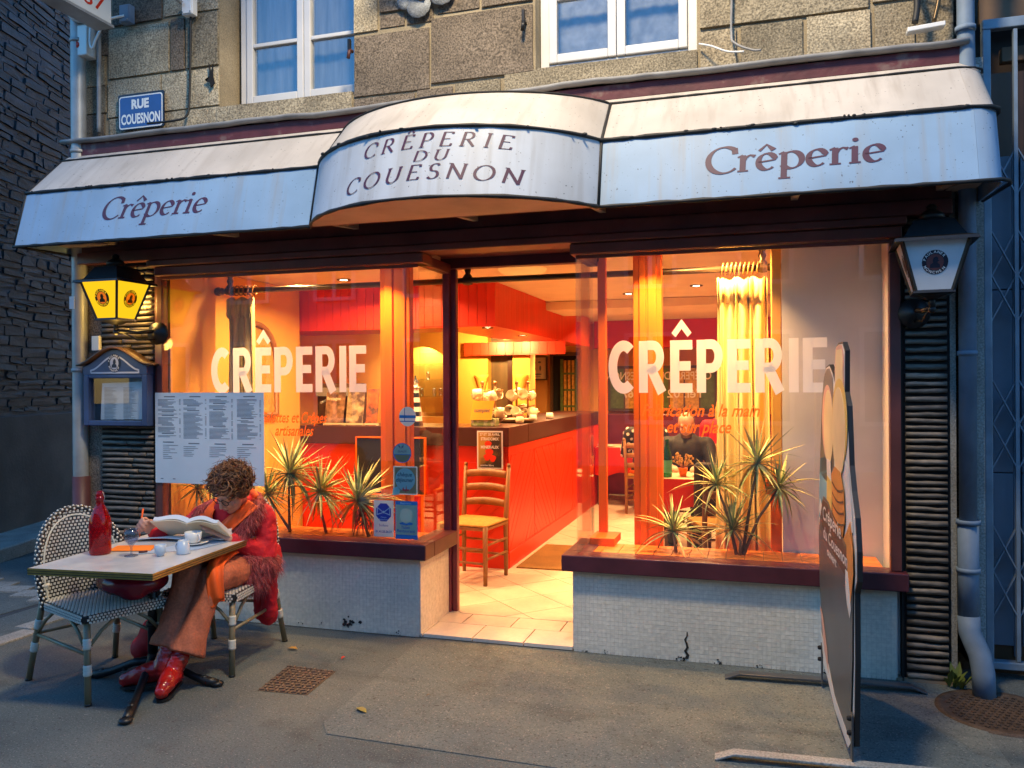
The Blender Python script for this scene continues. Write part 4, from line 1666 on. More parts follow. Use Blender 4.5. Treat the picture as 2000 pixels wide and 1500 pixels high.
# yellow card, green box, tray and papers
t = thing('card_sign', 'yellow handwritten card reading complet propped on the bar', 'sign', (-2.32, 1.98, 1.3))
mb = MB()
mb.obox((-2.305, 1.99, 1.375), (0.098, 0, 0.0), (0, 0.002, 0.0), (0.012, 0.01, 0.083))
cs = mb.build('card', pm('card_yellow', (0.80, 0.42, 0.03), 0.7), t)
mb = MB()
add_text(mb, 'complet', lambda u, v: (-2.375 + u, 1.984 + 0.0, 1.36 + v), 0.05, 0.0006, 0.3, width=0.145)
mb.build('lettering', M['print_grey'], cs)
t = thing('tin_box', 'green and white patterned tin box under the yellow card', 'box', (-2.32, 2.02, 1.236))
mb = MB()
mb.box(-2.41, -2.19, 1.99, 2.12, 1.236, 1.302)
mb.build('tin', pm('tin_green', (0.20, 0.28, 0.10), 0.5, col2=(0.55, 0.55, 0.45), c2scale=30), t, bevel=0.006)
t = thing('serving_tray', 'dark round tray with saucers between the mug trees', 'tray', (-2.2, 2.75, 1.236))
mb = MB()
mb.lathe([(0.001, 0.012), (0.16, 0.012), (0.19, 0.035), (0.195, 0.033), (0.165, 0.0), (0.001, 0.0)], (-2.22, 2.75, 1.237), 24)
mb.build('dish', M['wood_dark'], t)
for (x, y, r) in ((-2.26, 2.72, .06), (-2.16, 2.8, .055)):
    mb = MB()
    mb.lathe([(0.001, 0.006), (r * .6, .006), (r, .02), (r, .016), (r * .6, 0), (0.001, 0)], (x, y, 1.251), 16)
    mb.build('saucer', M['cream_mug'], t)
for i, (x, y, c, lab) in enumerate(((-2.11, 2.5, 'cream_mug', 'small cream sugar pot at the bar edge'), (-2.12, 3.0, 'porcelain', 'small white jug at the bar edge before the far mug tree'),
                                    (-2.24, 2.98, 'red', 'small red jar beside the far mug tree'), (-2.1, 3.6, 'porcelain', 'white bowl at the far end of the bar'))):
    o = MB()
    o.lathe([(0.001, 0.0), (0.035, 0.0), (0.042, 0.03), (0.036, 0.06), (0.03, 0.065), (0.001, 0.062)], (x, y, 1.236), 14)
    o.build('small_pot', M[c], None, label=lab, cat='pot', group='small pots on the bar')
# poster hanging on the bar front
t = thing('bar_poster', 'dark event poster in white frame hanging on the front of the bar', 'poster', (-2.18, 1.838, 1.04))
mb = MB()
mb.box(-2.30, -2.07, 1.836, 1.843, 0.88, 1.205)
mb.build('sheet', M['paper'], t)
mb = MB()
mb.box(-2.288, -2.082, 1.834, 1.8355, 0.893, 1.193)
mb.build('print', pm('poster_dark', (0.025, 0.018, 0.012), 0.5, col2=(0.38, 0.22, 0.04), c2scale=3.2, c2lo=.5, c2hi=.62), t)
mb = MB()
pt = lambda x0, z0: (lambda u, v: (x0 + u, 1.8335, z0 + v))
add_text(mb, '27 ET 28 AVRIL', pt(-2.275, 1.165), 0.03, 0.0004, width=0.18)
add_text(mb, 'STRADOMIX', pt(-2.265, 1.125), 0.035, 0.0008, width=0.16)
add_text(mb, 'MINERAUX', pt(-2.265, 1.055), 0.035, 0.0008, width=0.16)
add_text(mb, 'entrée libre', pt(-2.27, 0.905), 0.02, 0.0004, width=0.12)
mb.build('lettering', M['paper'], t)
mb = MB()
for k, (x, z_, r) in enumerate(((-2.20, 1.09, .03), (-2.19, 1.02, .035), (-2.16, .97, .03), (-2.21, .98, .03))):
    mb.poly([(x + r * cos(a) * (1 + .2 * sin(3 * a)), z_ + r * sin(a)) for a in [i * PI / 6 for i in range(12)]], lambda u, v: (u, 1.8337 - k * .0002, v))
mb.build('flowers', M['red'], t)
# leaflets and brochures on the front arm of the bar (behind the left window)
for i, (x0, x1, h, c1, lab) in enumerate([(-3.82, -3.63, 0.30, (0.35, 0.20, 0.12), 'brown picture brochure standing on the bar front, leftmost'),
                                          (-3.60, -3.43, 0.33, (0.45, 0.36, 0.22), 'pale landscape brochure standing on the bar front'),
                                          (-3.40, -3.29, 0.33, (0.50, 0.13, 0.04), 'orange brochure half behind the left orange post')]):
    t = thing('brochure', lab, 'brochure', ((x0 + x1) / 2, 1.96, 1.236), group='brochures on the bar')
    mb = MB()
    mb.obox(((x0 + x1) / 2, 1.96, 1.236 + h / 2), ((x1 - x0) / 2, 0, 0), (0, 0.006, 0), (0, 0.03, h / 2))
    p = mb.build('cover', pm('cover', c1, 0.4, var=0.4, vscale=16, col2=(0.10, 0.06, 0.05), c2scale=14), t)
    mb = MB()
    mb.box(x0 - 0.01, x1 + 0.01, 1.925, 1.95, 1.236, 1.256)
    mb.build('stand', M['cream_mug'], t)
    if i == 0:
        mb = MB()
        add_text(mb, 'Bretagne', lambda u, v: (x0 + 0.02 + u, 1.948 + v * .2, 1.236 + h - 0.07 + v), 0.04, 0.0006, width=0.14)
        mb.build('lettering', M['cream_mug'], p)
t = thing('espresso_machine', 'dark coffee machine silhouette on the back of the bar', 'coffee machine', (-3.9, 2.2, 1.236))
mb = MB()
mb.box(-4.0, -3.62, 2.1, 2.42, 1.236, 1.62)
mb.build('body', M['wood_dark'], t, bevel=0.03)
mb = MB()
mb.box(-3.98, -3.64, 2.06, 2.098, 1.50, 1.58)
mb.tube([(-3.88, 2.07, 1.46), (-3.88, 1.98, 1.44)], 0.012)
mb.tube([(-3.74, 2.07, 1.46), (-3.74, 1.98, 1.44)], 0.012)
mb.build('head', M['zinc'], t)
# model lighthouse
t = thing('model_lighthouse', 'black and white banded model lighthouse on the bar by the window corner', 'model lighthouse', (-2.93, 1.98, 1.236))
cx, cy = -2.93, 1.98
for i in range(8):
    mb = MB()
    ra_, rb_ = 0.066 - 0.0048 * i, 0.066 - 0.0048 * (i + 1)
    mb.lathe([(ra_, 0), (rb_, 0.042)], (cx, cy, 1.236 + 0.042 * i), 16)
    mb.build('band', M['enamel_white'] if i % 2 else M['navy_dark'], t)
mb = MB()
mb.lathe([(0.028, 0.0), (0.045, 0.004), (0.045, 0.012), (0.022, 0.012), (0.02, 0.05), (0.022, 0.05)], (cx, cy, 1.572), 14)
mb.build('gallery', M['enamel_white'], t)
mb = MB()
mb.lathe([(0.034, 0.0), (0.03, 0.006), (0.006, 0.045), (0.009, 0.055), (0.001, 0.066)], (cx, cy, 1.622), 14)
mb.build('roof', M['navy_dark'], t)
# slate boards leaning on the bar front
for x0, x1, lab in ((-3.38, -3.07, 'black menu slate in thin orange frame, left of the orange post'), (-3.03, -2.72, 'black menu slate in thin orange frame, behind the glass corner')):
    t = thing('menu_slate', lab, 'blackboard', ((x0 + x1) / 2, 1.72, 0.6), group='menu slates against the bar')
    mb = MB()
    mb.box(x0 + .012, x1 - .012, 1.70, 1.72, 0.66, 1.14)
    mb.build('slate', M['dark'], t)
    mb = MB()
    for b in ((x0, x0 + .012, 0.65, 1.15), (x1 - .012, x1, 0.65, 1.15)):
        mb.box(b[0], b[1], 1.692, 1.725, b[2], b[3])
    mb.box(x0 + .012, x1 - .012, 1.692, 1.725, 1.14, 1.152)
    mb.box(x0 + .012, x1 - .012, 1.692, 1.725, 0.648, 0.66)
    for xx in (x0 + .03, x1 - .03):
        mb.bar((xx, 1.71, FZ), (xx, 1.71, 0.65), 0.025, 0.025)
    mb.build('frame', M['orange'], t)
# bottles and glasses glimpsed in the niche
GL = ['leftmost clear glass on the lower', 'left of three clear glasses on the upper', 'second clear glass from the left on the lower',
      'third clear glass from the left on the lower', 'middle of three clear glasses on the upper', 'fourth clear glass from the left on the lower',
      'fifth clear glass from the left on the lower', 'right of three clear glasses on the upper', 'rightmost clear glass on the lower']
for i in range(9):
    x = -4.36 + i * 0.085
    z_ = (1.458, 1.668, 1.25)[i % 3] if i % 3 < 2 else 1.458
    o = MB()
    r = 0.024
    o.lathe([(0.001, 0), (r, 0), (r * 1.1, 0.05), (r * .9, 0.10), (r * .85, 0.10), (r, .05), (r * .8, .006), (0.001, .006)], (x, 4.9, z_), 12)
    o.build('drinking_glass', M['glass_up'], None, label=GL[i] + ' lit shelf of the bar niche', cat='glass', group='glasses on the niche shelves')

# ---- floor mat, and the ladder-back chairs
t = MB()
t.box(-1.98, -1.12, 1.92, 2.95, FZ + 0.001, FZ + 0.012)
t.build('door_mat', pm('mat_brown', (0.24, 0.13, 0.035), 0.95, var=0.2, fine=0.4, fscale=120, bump=0.8), None, label='brown fibre door mat on the tiles inside the entrance', cat='door mat')


def ladder_chair(label, loc, rz, wood='wood', seat='straw', group='ladder back dining chairs'):
    """faces local -y"""
    t = thing('dining_chair', label, 'chair', loc, rz, group)
    w, d, sh = 0.205, 0.20, 0.46
    bh = 0.885
    for sx in (-1, 1):
        mb = MB()
        mb.tube([(sx * w, -d, 0), (sx * w, -d, 0.2), (sx * w, -d, sh)], [0.016, 0.020, 0.021], 10)
        mb.build('leg', M[wood], t, local=True)
        mb = MB()
        mb.tube([(sx * w * .95, d, 0), (sx * w * .95, d, sh), (sx * w * .98, d + 0.05, bh)], [0.016, 0.021, 0.017], 10)
        mb.ball((sx * w * .98, d + 0.051, bh + .01), (.018, .018, .022), 8, 6)
        mb.build('leg', M[wood], t, local=True)
    for z_ in (0.585, 0.705, 0.82):
        mb = MB()
        yo = d + 0.05 * (z_ - sh) / 0.47
        mb.grid(lambda u, v: (-w * .94 + 2 * w * .94 * u, yo + 0.03 * sin(PI * u), z_ - 0.028 + 0.056 * v + (0.014 * sin(PI * u) if v > .5 else 0.008 * sin(PI * u))), 10, 1)
        mb.build('back_slat', M[wood], t, local=True, solid=0.014)
    for (a, b) in (((-w, -d), (w, -d)), ((-w, -d), (-w, d)), ((w, -d), (w, d)), ((-w, d), (w, d))):
        for z_ in (0.17, 0.28):
            mb = MB()
            mb.tube([(a[0], a[1], z_ + (0.03 if a[0] == b[0] else 0)), (b[0], b[1], z_ + (0.03 if a[0] == b[0] else 0))], 0.010, 8)
            mb.build('stretcher', M[wood], t, local=True)
    mb = MB()
    mb.box(-w - .01, w + .01, -d - .012, d + 0.01, 0.425, 0.452)
    mb.build('seat_rail', M[wood], t, local=True, bevel=0.008)
    mb = MB()
    mb.grid(lambda u, v: (-w - .012 + (2 * w + .024) * u, -d - .014 + (2 * d + .02) * v, 0.462 + 0.018 * min(1, 6 * min(u, 1 - u, v, 1 - v)) + 0.003 * sin(70 * (u if abs(u - .5) > abs(v - .5) else v))), 30, 30)
    mb.build('seat', M[seat], t, local=True, solid=0.012)
    return t


ladder_chair('wooden ladder back chair with straw seat standing just inside the door', (-2.21, 1.48, FZ), radians(-8))
c1 = ladder_chair('wooden chair with orange cushion under the spotted diner', (-1.30, 5.25, FZ), radians(180 - 8))
ladder_chair('dark wooden chair with a black coat over it beside the right curtain', (-0.28, 1.95, FZ), radians(200), 'wood_dark')
ladder_chair('dark wooden chair of the bearded man behind the dining table', (-0.66, 3.42, FZ), radians(4), 'wood_dark')
ladder_chair('wooden chair under the blond diner farther back', (-0.42, 5.35, FZ), radians(180), 'wood')
cu = MB()
cu.ball((-1.30, 5.23, 0.53), (0.21, 0.20, 0.05), 14, 8)
cu.build('seat_cushion', M['orange'], None, label='plump orange cushion on the chair of the spotted diner', cat='cushion')


def dining_table(x0, x1, y0, y1, label, drop=0.26):
    t = thing('dining_table', label, 'table', ((x0 + x1) / 2, (y0 + y1) / 2, FZ), group='dining tables in the room')
    mb = MB()
    mb.box(x0, x1, y0, y1, 0.755, 0.78)
    mb.build('table_top', M['cream_mug'], t, bevel=0.004)
    for x in (x0 + .05, x1 - .05):
        for y in (y0 + .05, y1 - .05):
            mb = MB()
            mb.bar((x, y, FZ), (x, y, 0.755), 0.045, 0.045)
            mb.build('leg', M['wood_dark'], t)
    mb = MB()
    ring = [(x0 - .006, y0 - .006), (x1 + .006, y0 - .006), (x1 + .006, y1 + .006), (x0 - .006, y1 + .006), (x0 - .006, y0 - .006)]
    per = []
    for (a, b) in zip(ring, ring[1:]):
        for k in range(12):
            per.append((a[0] + (b[0] - a[0]) * k / 12, a[1] + (b[1] - a[1]) * k / 12))
    cx_, cy_ = (x0 + x1) / 2, (y0 + y1) / 2
    n_ = len(per)
    top = [(p[0], p[1], 0.782) for p in per]
    bot = []
    for k, p in enumerate(per):
        s = 1 + 0.02 * sin(k * 1.6)
        bot.append((cx_ + (p[0] - cx_) * s, cy_ + (p[1] - cy_) * s, 0.78 - drop - 0.03 * sin(k * .9)))
    mb.add(top + bot, [(k, n_ + k, n_ + (k + 1) % n_, (k + 1) % n_) for k in range(n_)], True)
    mb.build('tablecloth', M['red'], t)
    return t


dining_table(-0.86, -0.10, 2.33, 2.98, 'small dining table with red cloth before the bearded man')
dining_table(-2.02, -1.25, 5.7, 6.3, 'dining table with red cloth in front of the spotted diner', 0.35)
# bench seat in dark red along the back wall
spart('bench', M['maroon_post'], [(-2.1, 0.9, 6.75, 7.19, FZ, 0.48), (-2.1, 0.9, 7.02, 7.19, 0.48, 1.17)], 0.02)
# green water bottle, orange pot, dish on the near table
t = thing('green_bottle', 'green glass water bottle with white label on the dining table', 'bottle', (-0.76, 2.47, 0.782))
mb = MB()
M['green_glass'] = glass_mat('green_glass', (0.10, 0.42, 0.24), 1.5, milk=0.35, milkcol=(0.03, 0.22, 0.10))
mb.lathe([(0.001, 0), (0.042, 0), (0.044, 0.01), (0.044, 0.17), (0.036, 0.21), (0.018, 0.27), (0.015, 0.31), (0.018, 0.315), (0.018, 0.33), (0.001, 0.33)], (-0.76, 2.47, 0.782), 18)
mb.build('body', M['green_glass'], t)
mb = MB()
mb.lathe([(0.0446, 0.04), (0.0446, 0.15)], (-0.76, 2.47, 0.782), 18)
mb.build('label', pm('label_green', (0.10, 0.42, 0.25), 0.5), t)
t = thing('orange_pot', 'small orange pot with dried flowers on the dining table', 'flower pot', (-0.63, 2.55, 0.782))
mb = MB()
mb.lathe([(0.001, 0), (0.028, 0), (0.042, 0.075), (0.038, 0.075), (0.001, 0.065)], (-0.63, 2.55, 0.782), 16)
mb.build('pot', M['orange'], t)
mb = MB()
rq = random.Random(2)
for _ in range(34):
    a, r = rq.uniform(0, 6.28), rq.uniform(0.02, 0.09)
    p = V((-0.63 + r * cos(a), 2.55 + r * sin(a), 0.782 + rq.uniform(.11, .20)))
    mb.tube([(-0.63, 2.55, 0.85), p], 0.0016, 4)
    mb.ball(p, 0.011, 6, 4)
mb.build('dried_flowers', M['straw'], t)
for x, y, lab in ((-0.45, 2.6, 'white plate with food in front of the bearded man'), (-1.9, 5.85, 'white plate on the far dining table')):
    o = MB()
    o.lathe([(0.001, 0.008), (0.08, 0.008), (0.12, 0.022), (0.12, 0.018), (0.08, 0), (0.001, 0)], (x, y, 0.782), 22)
    o.build('plate', M['porcelain'], None, label=lab, cat='plate', group='plates on the dining tables')
# ================================================================ things fixed to the front
# ---- gutter pipes
def ring_clip(x, y, z, r, mat, parent):
    mb = MB()
    mb.lathe([(r, -0.012), (r + .006, -0.012), (r + .006, 0.012), (r, 0.012)], (x, y, z), 16)
    mb.obox((x, y + r + .02, z), (.012, 0, 0), (0, .03, 0), (0, 0, .01))
    return mb.build('bracket', mat, parent)


t = thing('drainpipe', 'pale zinc drainpipe on the left corner with a dark red foot', 'drainpipe', (-4.70, -0.01, 0))
mb = MB()
mb.tube([(-4.70, -0.01, 5.2), (-4.695, -0.01, 0.93)], 0.052, 18, caps=False)
mb.build('pipe', M['zinc'], t)
mb = MB()
mb.tube([(-4.69, -0.01, 0.955), (-4.69, -0.01, 0.0)], 0.060, 18)
mb.build('foot_pipe', M['iron_red'], t)
for z_ in (0.72, 1.72, 3.30, 4.1):
    ring_clip(-4.695, -0.01, z_, 0.062 if z_ < 0.9 else 0.054, M['zinc'], t)
mb = MB()
mb.box(-4.735, -4.69, -0.066, -0.0635, 2.16, 2.25)
mb.build('torn_sticker', M['paper'], t)

t = thing('drainpipe', 'blue grey drainpipe at the right corner with an angled outlet', 'drainpipe', (1.055, -0.02, 0))
mb = MB()
mb.tube([(1.055, -0.005, 5.2), (1.055, -0.005, 3.45), (1.055, -0.02, 3.2), (1.05, -0.02, 0.86)], 0.042, 18)
mb.build('pipe', M['zinc_blue'], t)
mb = MB()
mb.tube([(1.05, -0.02, 0.88), (1.05, -0.02, 0.36)], 0.050, 18)
mb.build('foot_pipe', M['zinc_blue'], t)
mb = MB()
mb.tube([(1.05, -0.02, 0.38), (1.052, -0.03, 0.30), (1.085, -0.09, 0.20), (1.095, -0.11, 0.12), (1.097, -0.12, 0.0)], 0.0535, 18)
mb.build('outlet', M['zinc_blue'], t)
for z_, r in ((0.62, .052), (0.87, .053), (1.75, .043), (3.44, .044)):
    ring_clip(1.05, -0.02, z_, r, M['zinc_blue'], t)

# ---- street name plate
t = thing('street_sign', 'blue enamel street plate reading Rue Couesnon on the stone wall', 'street sign', (-4.21, 0.06, 3.56))
RS = lambda u, v, d: (u, 0.052 - d, v)


def rrect(x0, x1, z0, z1, r, n=4):
    P = []
    for cx, cz, a in ((x1 - r, z0 + r, -90), (x1 - r, z1 - r, 0), (x0 + r, z1 - r, 90), (x0 + r, z0 + r, 180)):
        P += [(cx + r * cos(radians(a + 90 * i / n)), cz + r * sin(radians(a + 90 * i / n))) for i in range(n + 1)]
    return P


mb = MB()
mb.poly(rrect(-4.405, -4.01, 3.445, 3.70, .012), lambda u, v: RS(u, v, 0), depth=(0, .01, 0))
p = mb.build('plate', M['navy_dark'], t)
mb = MB()
mb.poly(rrect(-4.395, -4.02, 3.45, 3.685, .02), lambda u, v: RS(u, v, .0012))
mb.build('border', M['enamel_white'], p)
mb = MB()
mb.poly(rrect(-4.386, -4.029, 3.459, 3.676, .016), lambda u, v: RS(u, v, .0024))
mb.build('field', M['enamel'], p)
mb = MB()
add_text(mb, 'RUE', lambda u, v: RS(-4.285 + u, 3.592 + v, .0036), 0.088, 0.0045, width=0.150)
add_text(mb, 'COUESNON', lambda u, v: RS(-4.375 + u, 3.484 + v, .0036), 0.098, 0.0035, width=0.335)
mb.build('lettering', M['enamel_white'], p)

# ---- cables, boxes and brackets on the upper wall
def cable(name, pts, r, mat, label, cat='cable', n=6, group=None):
    mb = MB()
    P = [V(p) for p in pts]
    Q = []
    for i in range(len(P) - 1):
        p0, p1, p2, p3 = P[max(i - 1, 0)], P[i], P[i + 1], P[min(i + 2, len(P) - 1)]
        for k in range(6):
            s = k / 6
            Q.append(0.5 * ((2 * p1) + (p2 - p0) * s + (2 * p0 - 5 * p1 + 4 * p2 - p3) * s * s + (3 * p1 - p0 - 3 * p2 + p3) * s ** 3))
    Q.append(P[-1])
    mb.tube(Q, r, n)
    return mb.build(name, M[mat], None, label=label, cat=cat, group=group)


cable('cable_conduit', [(-4.55, 0.03, 4.3), (-4.552, 0.03, 3.9), (-4.555, 0.03, 3.44)], 0.016, 'lead', 'grey cable conduit running down the wall left of the street sign', 'conduit')
cable('wall_cable', [(-3.775, 0.045, 4.2), (-3.785, 0.05, 3.9), (-3.79, 0.045, 3.62), (-3.80, 0.03, 3.49), (-3.88, 0.0, 3.452), (-4.1, -0.01, 3.45)], 0.008, 'black_trim',
      'black cable dropping from the white box beside the left upper window')
cable('wall_cable', [(-0.12, 0.05, 4.5), (-0.125, 0.05, 3.9), (-0.13, 0.045, 3.60), (-0.11, 0.0, 3.52), (-0.02, -0.03, 3.46), (0.03, -0.04, 3.448)], 0.007, 'lead',
      'thin grey cable hanging down right of the second upper window')
cable('wall_cable', [(-0.31, 0.05, 3.56), (-0.24, 0.0, 3.52), (-0.15, -0.02, 3.47), (-0.06, -0.03, 3.455)], 0.006, 'enamel_white',
      'short white cable curving from the second window to the flashing')
cable('wall_cable', [(0.60, 0.04, 4.6), (0.74, 0.02, 3.95), (0.82, -0.01, 3.66), (0.81, -0.03, 3.50)], 0.018, 'black_trim',
      'thick black cable bundle dropping to the white duct at the top right')
cable('wall_cable', [(0.66, 0.03, 4.6), (0.86, 0.0, 4.0), (0.93, -0.02, 3.7), (0.90, -0.03, 3.49)], 0.012, 'brass_dark',
      'second thinner brown cable beside the thick black bundle')
cable('wall_cable', [(0.74, 0.04, 3.78), (0.86, 0.0, 3.72), (1.0, -0.02, 3.66)], 0.009, 'enamel_white',
      'pale cable end sticking out near the right drainpipe')
mb = MB()
mb.obox((0.86, -0.03, 3.465), (0.09, 0.0, 0.006), (0, .03, 0), (0, 0, .012))
mb.build('cable_duct', M['enamel_white'], None, bevel=0.004, label='white plastic cable duct lying on the flashing at the top right', cat='cable duct')
for (x, z_, mat, lab) in ((-4.305, 4.26, 'zinc_blue', 'small bluish junction box on the stone wall, nearer the hanging sign'),
                          (-3.775, 4.245, 'enamel_white', 'small white junction box beside the left upper window')):
    t = thing('junction_box', lab, 'junction box', (x, 0.04, z_), group='junction boxes on the upper wall')
    mb = MB()
    mb.box(x - .045, x + .045, 0.005, 0.06, z_ - .065, z_ + .065)
    mb.build('case', M[mat], t, bevel=0.006)
    mb = MB()
    mb.box(x - .038, x + .038, -0.002, 0.004, z_ - .058, z_ + .058)
    mb.build('lid', M[mat], t, bevel=0.003)
    for sx in (-1, 1):
        mb = MB()
        mb.lathe([(0.001, 0.003), (0.005, 0.002), (0.005, 0)], (x + sx * .031, -0.003, z_ - .048), 8, M=Matrix.Rotation(PI / 2, 3, 'X'))
        mb.build('screw', M['lead'], t)
mb = MB()
mb.tube([(-3.80, -0.02, 4.25), (-4.05, -0.45, 4.62), (-4.15, -0.6, 4.8)], 0.016, 8)
mb.build('bracket_arm', M['zinc'], None, label='grey iron strut running up from the white junction box', cat='bracket')
cable('wall_cable', [(-4.30, 0.0, 4.24), (-4.42, -0.04, 4.20), (-4.50, -0.05, 4.08), (-4.53, -0.05, 4.02), (-4.555, -0.05, 4.06), (-4.56, -0.04, 4.2)], 0.009, 'enamel_white',
      'white looped cable between the bluish box and the hanging sign')
t = thing('alarm_box', 'cream alarm box with a round red spot at the top left corner', 'alarm box', (-4.66, 0.02, 4.1))
mb = MB()
mb.box(-4.725, -4.585, -0.05, 0.06, 3.98, 4.20)
mb.build('case', M['porcelain'], t, bevel=0.008)
mb = MB()
mb.lathe([(0.001, 0.004), (0.022, 0.003), (0.024, 0)], (-4.672, -0.051, 4.06), 16, M=Matrix.Rotation(PI / 2, 3, 'X'))
mb.build('spot', M['red'], t)
t = thing('wall_floodlight', 'white round fitting above the cream alarm box', 'light fitting', (-4.66, 0.0, 4.27))
mb = MB()
mb.lathe([(0.001, -.03), (0.05, -.025), (0.075, 0.01), (0.075, 0.05), (0.001, 0.055)], (-4.64, -0.04, 4.27), 16, M=Matrix.Rotation(radians(60), 3, 'X'))
mb.build('body', M['enamel_white'], t)
# hanging light-box sign of which only the lower corner shows
t = thing('hanging_sign', 'cream hanging shop sign box with red figures, cut by the top edge', 'shop sign', (-4.3, -0.5, 4.3))
mb = MB()
mb.box(-4.40, -4.26, -0.95, -0.16, 4.10, 4.9)
hs = mb.build('box', M['porcelain'], t, bevel=0.01)
mb = MB()
for b in ((-4.405, -4.255, -0.965, -0.145, 4.085, 4.102),):
    mb.box(*b)
mb.build('rim', M['zinc'], t)
mb = MB()
add_text(mb, '16 67', lambda u, v: (-4.2585, -0.63 + u, 4.155 + v), 0.13, 0.001, width=0.40)
add_text(mb, 'Tél. 02', lambda u, v: (-4.2585, -0.85 + u, 4.34 + v), 0.13, 0.001, width=0.5)
mb.build('lettering', M['red'], hs)
mb = MB()
mb.tube([(-4.33, 0.06, 4.7), (-4.33, -0.9, 4.95)], 0.015, 8)
mb.build('hanger', M['zinc'], t)
# lamp arm with cement patches above the middle of the canopy
t = thing('wall_bracket', 'pale wooden bracket end in rough cement patches between the upper windows', 'bracket', (-2.02, 0.0, 4.1))
mb = MB()
mb.bar((-2.02, 0.04, 4.06), (-2.16, -0.30, 4.42), 0.05, 0.05)
mb.build('arm', M['wood'], t, bevel=0.006)
for (x, z_, r, yy) in ((-2.06, 4.03, .085, .052), (-2.15, 4.07, .06, .056), (-1.90, 4.10, .095, .05)):
    mb = MB()
    mb.lathe([(0.001, .02), (r * .6, .018), (r * .95, .006), (r, 0)], (x, yy, z_), 12, M=Matrix.Rotation(PI / 2, 3, 'X'))
    mb.build('cement_patch', pm('cement', (0.24, 0.26, 0.28), 0.9, var=0.3, vscale=20, fine=.3, bump=.6), t)
# shutter stays
for x, z_, lab in ((-2.545, 3.80, 'rusty shutter hook at the right side of the left upper window'), (-0.30, 4.13, 'rusty shutter hook at the right of the second upper window'),
                   (-1.36, 3.83, 'black shutter catch left of the second upper window')):
    t = thing('shutter_hook', lab, 'shutter hook', (x, 0.03, z_), group='shutter hooks on the stone wall')
    mb = MB()
    mb.tube([(x, 0.08, z_), (x, 0.04, z_), (x - .004, 0.03, z_ - .06)], 0.012, 7)
    mb.build('hook', M['iron_red'] if x > -2.6 and x != -1.36 else M['black_iron'], t)
    mb = MB()
    mb.obox((x, 0.04, z_ + .03), (.008, 0, 0), (0, .012, 0), (0, 0, .035))
    mb.build('catch', M['black_iron'], t)
# painted black swallow
mb = MB()
sw = [(0, 0), (.02, .03), (.017, .105), (.032, .05), (.042, .10), (.045, .02), (.055, -.015), (.03, -.035), (.022, -.01), (-.012, .012)]
mb.poly([(-3.66 + 1.2 * u, 3.72 + 1.2 * v) for u, v in sw], lambda u, v: (u, 0.058, v), depth=(0, .008, 0))
mb.build('swallow_ornament', M['dark'], None, label='small black swallow ornament on the stone beside the left upper window', cat='ornament')

# ---- lanterns
M['lantern_glow'] = emis_mat('lantern_glow', (1.0, 0.57, 0.012), 0.115)
M['lantern_off'] = pm('lantern_off', (0.62, 0.66, 0.70), 0.35, var=0.08)
M['badge_dark'] = pm('badge_dark', (0.018, 0.018, 0.035), 0.5)
M['badge_orange'] = pm('badge_orange', (0.55, 0.10, 0.005), 0.5, emit=(1.0, 0.20, 0.0), estr=0.07)
M['badge_black_glow'] = pm('badge_black_glow', (0.03, 0.015, 0.0), 0.5)
M['badge_red'] = pm('badge_red', (0.16, 0.05, 0.05), 0.5)


def badge(mb_dark, mb_in, mb_txt, P, r):
    """round beer badge: ring of lettering round a bust; P(u, v, d) places it on the pane"""
    circ = lambda rr, n=24: [(rr * cos(2 * PI * i / n), rr * sin(2 * PI * i / n)) for i in range(n)]
    mb_dark.poly(circ(r), lambda u, v: P(u, v, 0.0010))
    mb_in.poly(circ(r * .66), lambda u, v: P(u, v, 0.0020))
    for word, a0, sg in (('PAULANER', 162, -1), ('MÜNCHEN', 208, 1)):
        for i, ch in enumerate(word):
            a = radians(a0 + sg * (18 if sg < 0 else 19) * i)
            rr = r * (.73 if sg < 0 else .93)
            ca, sa = cos(a), sin(a)
            tx, ty = (sa, -ca) if sg < 0 else (-sa, ca)
            ux, uy = (ca, sa) if sg < 0 else (-ca, -sa)
            add_text(mb_txt, ch, lambda u, v: P(rr * ca + tx * (u - .06 * r * 2) + ux * v, rr * sa + ty * (u - .06 * r * 2) + uy * v, 0.0030), r * .30, r * .008)
    bust = [(-.42, -.5), (-.38, -.2), (-.15, -.05), (-.2, .1), (-.12, .38), (.08, .48), (.25, .36), (.24, .18), (.34, .1), (.22, .04), (.2, -.08), (.38, -.22), (.42, -.5)]
    mb_dark.poly([(u * r * .95, v * r * .95) for u, v in bust], lambda u, v: P(u, v, 0.0030))


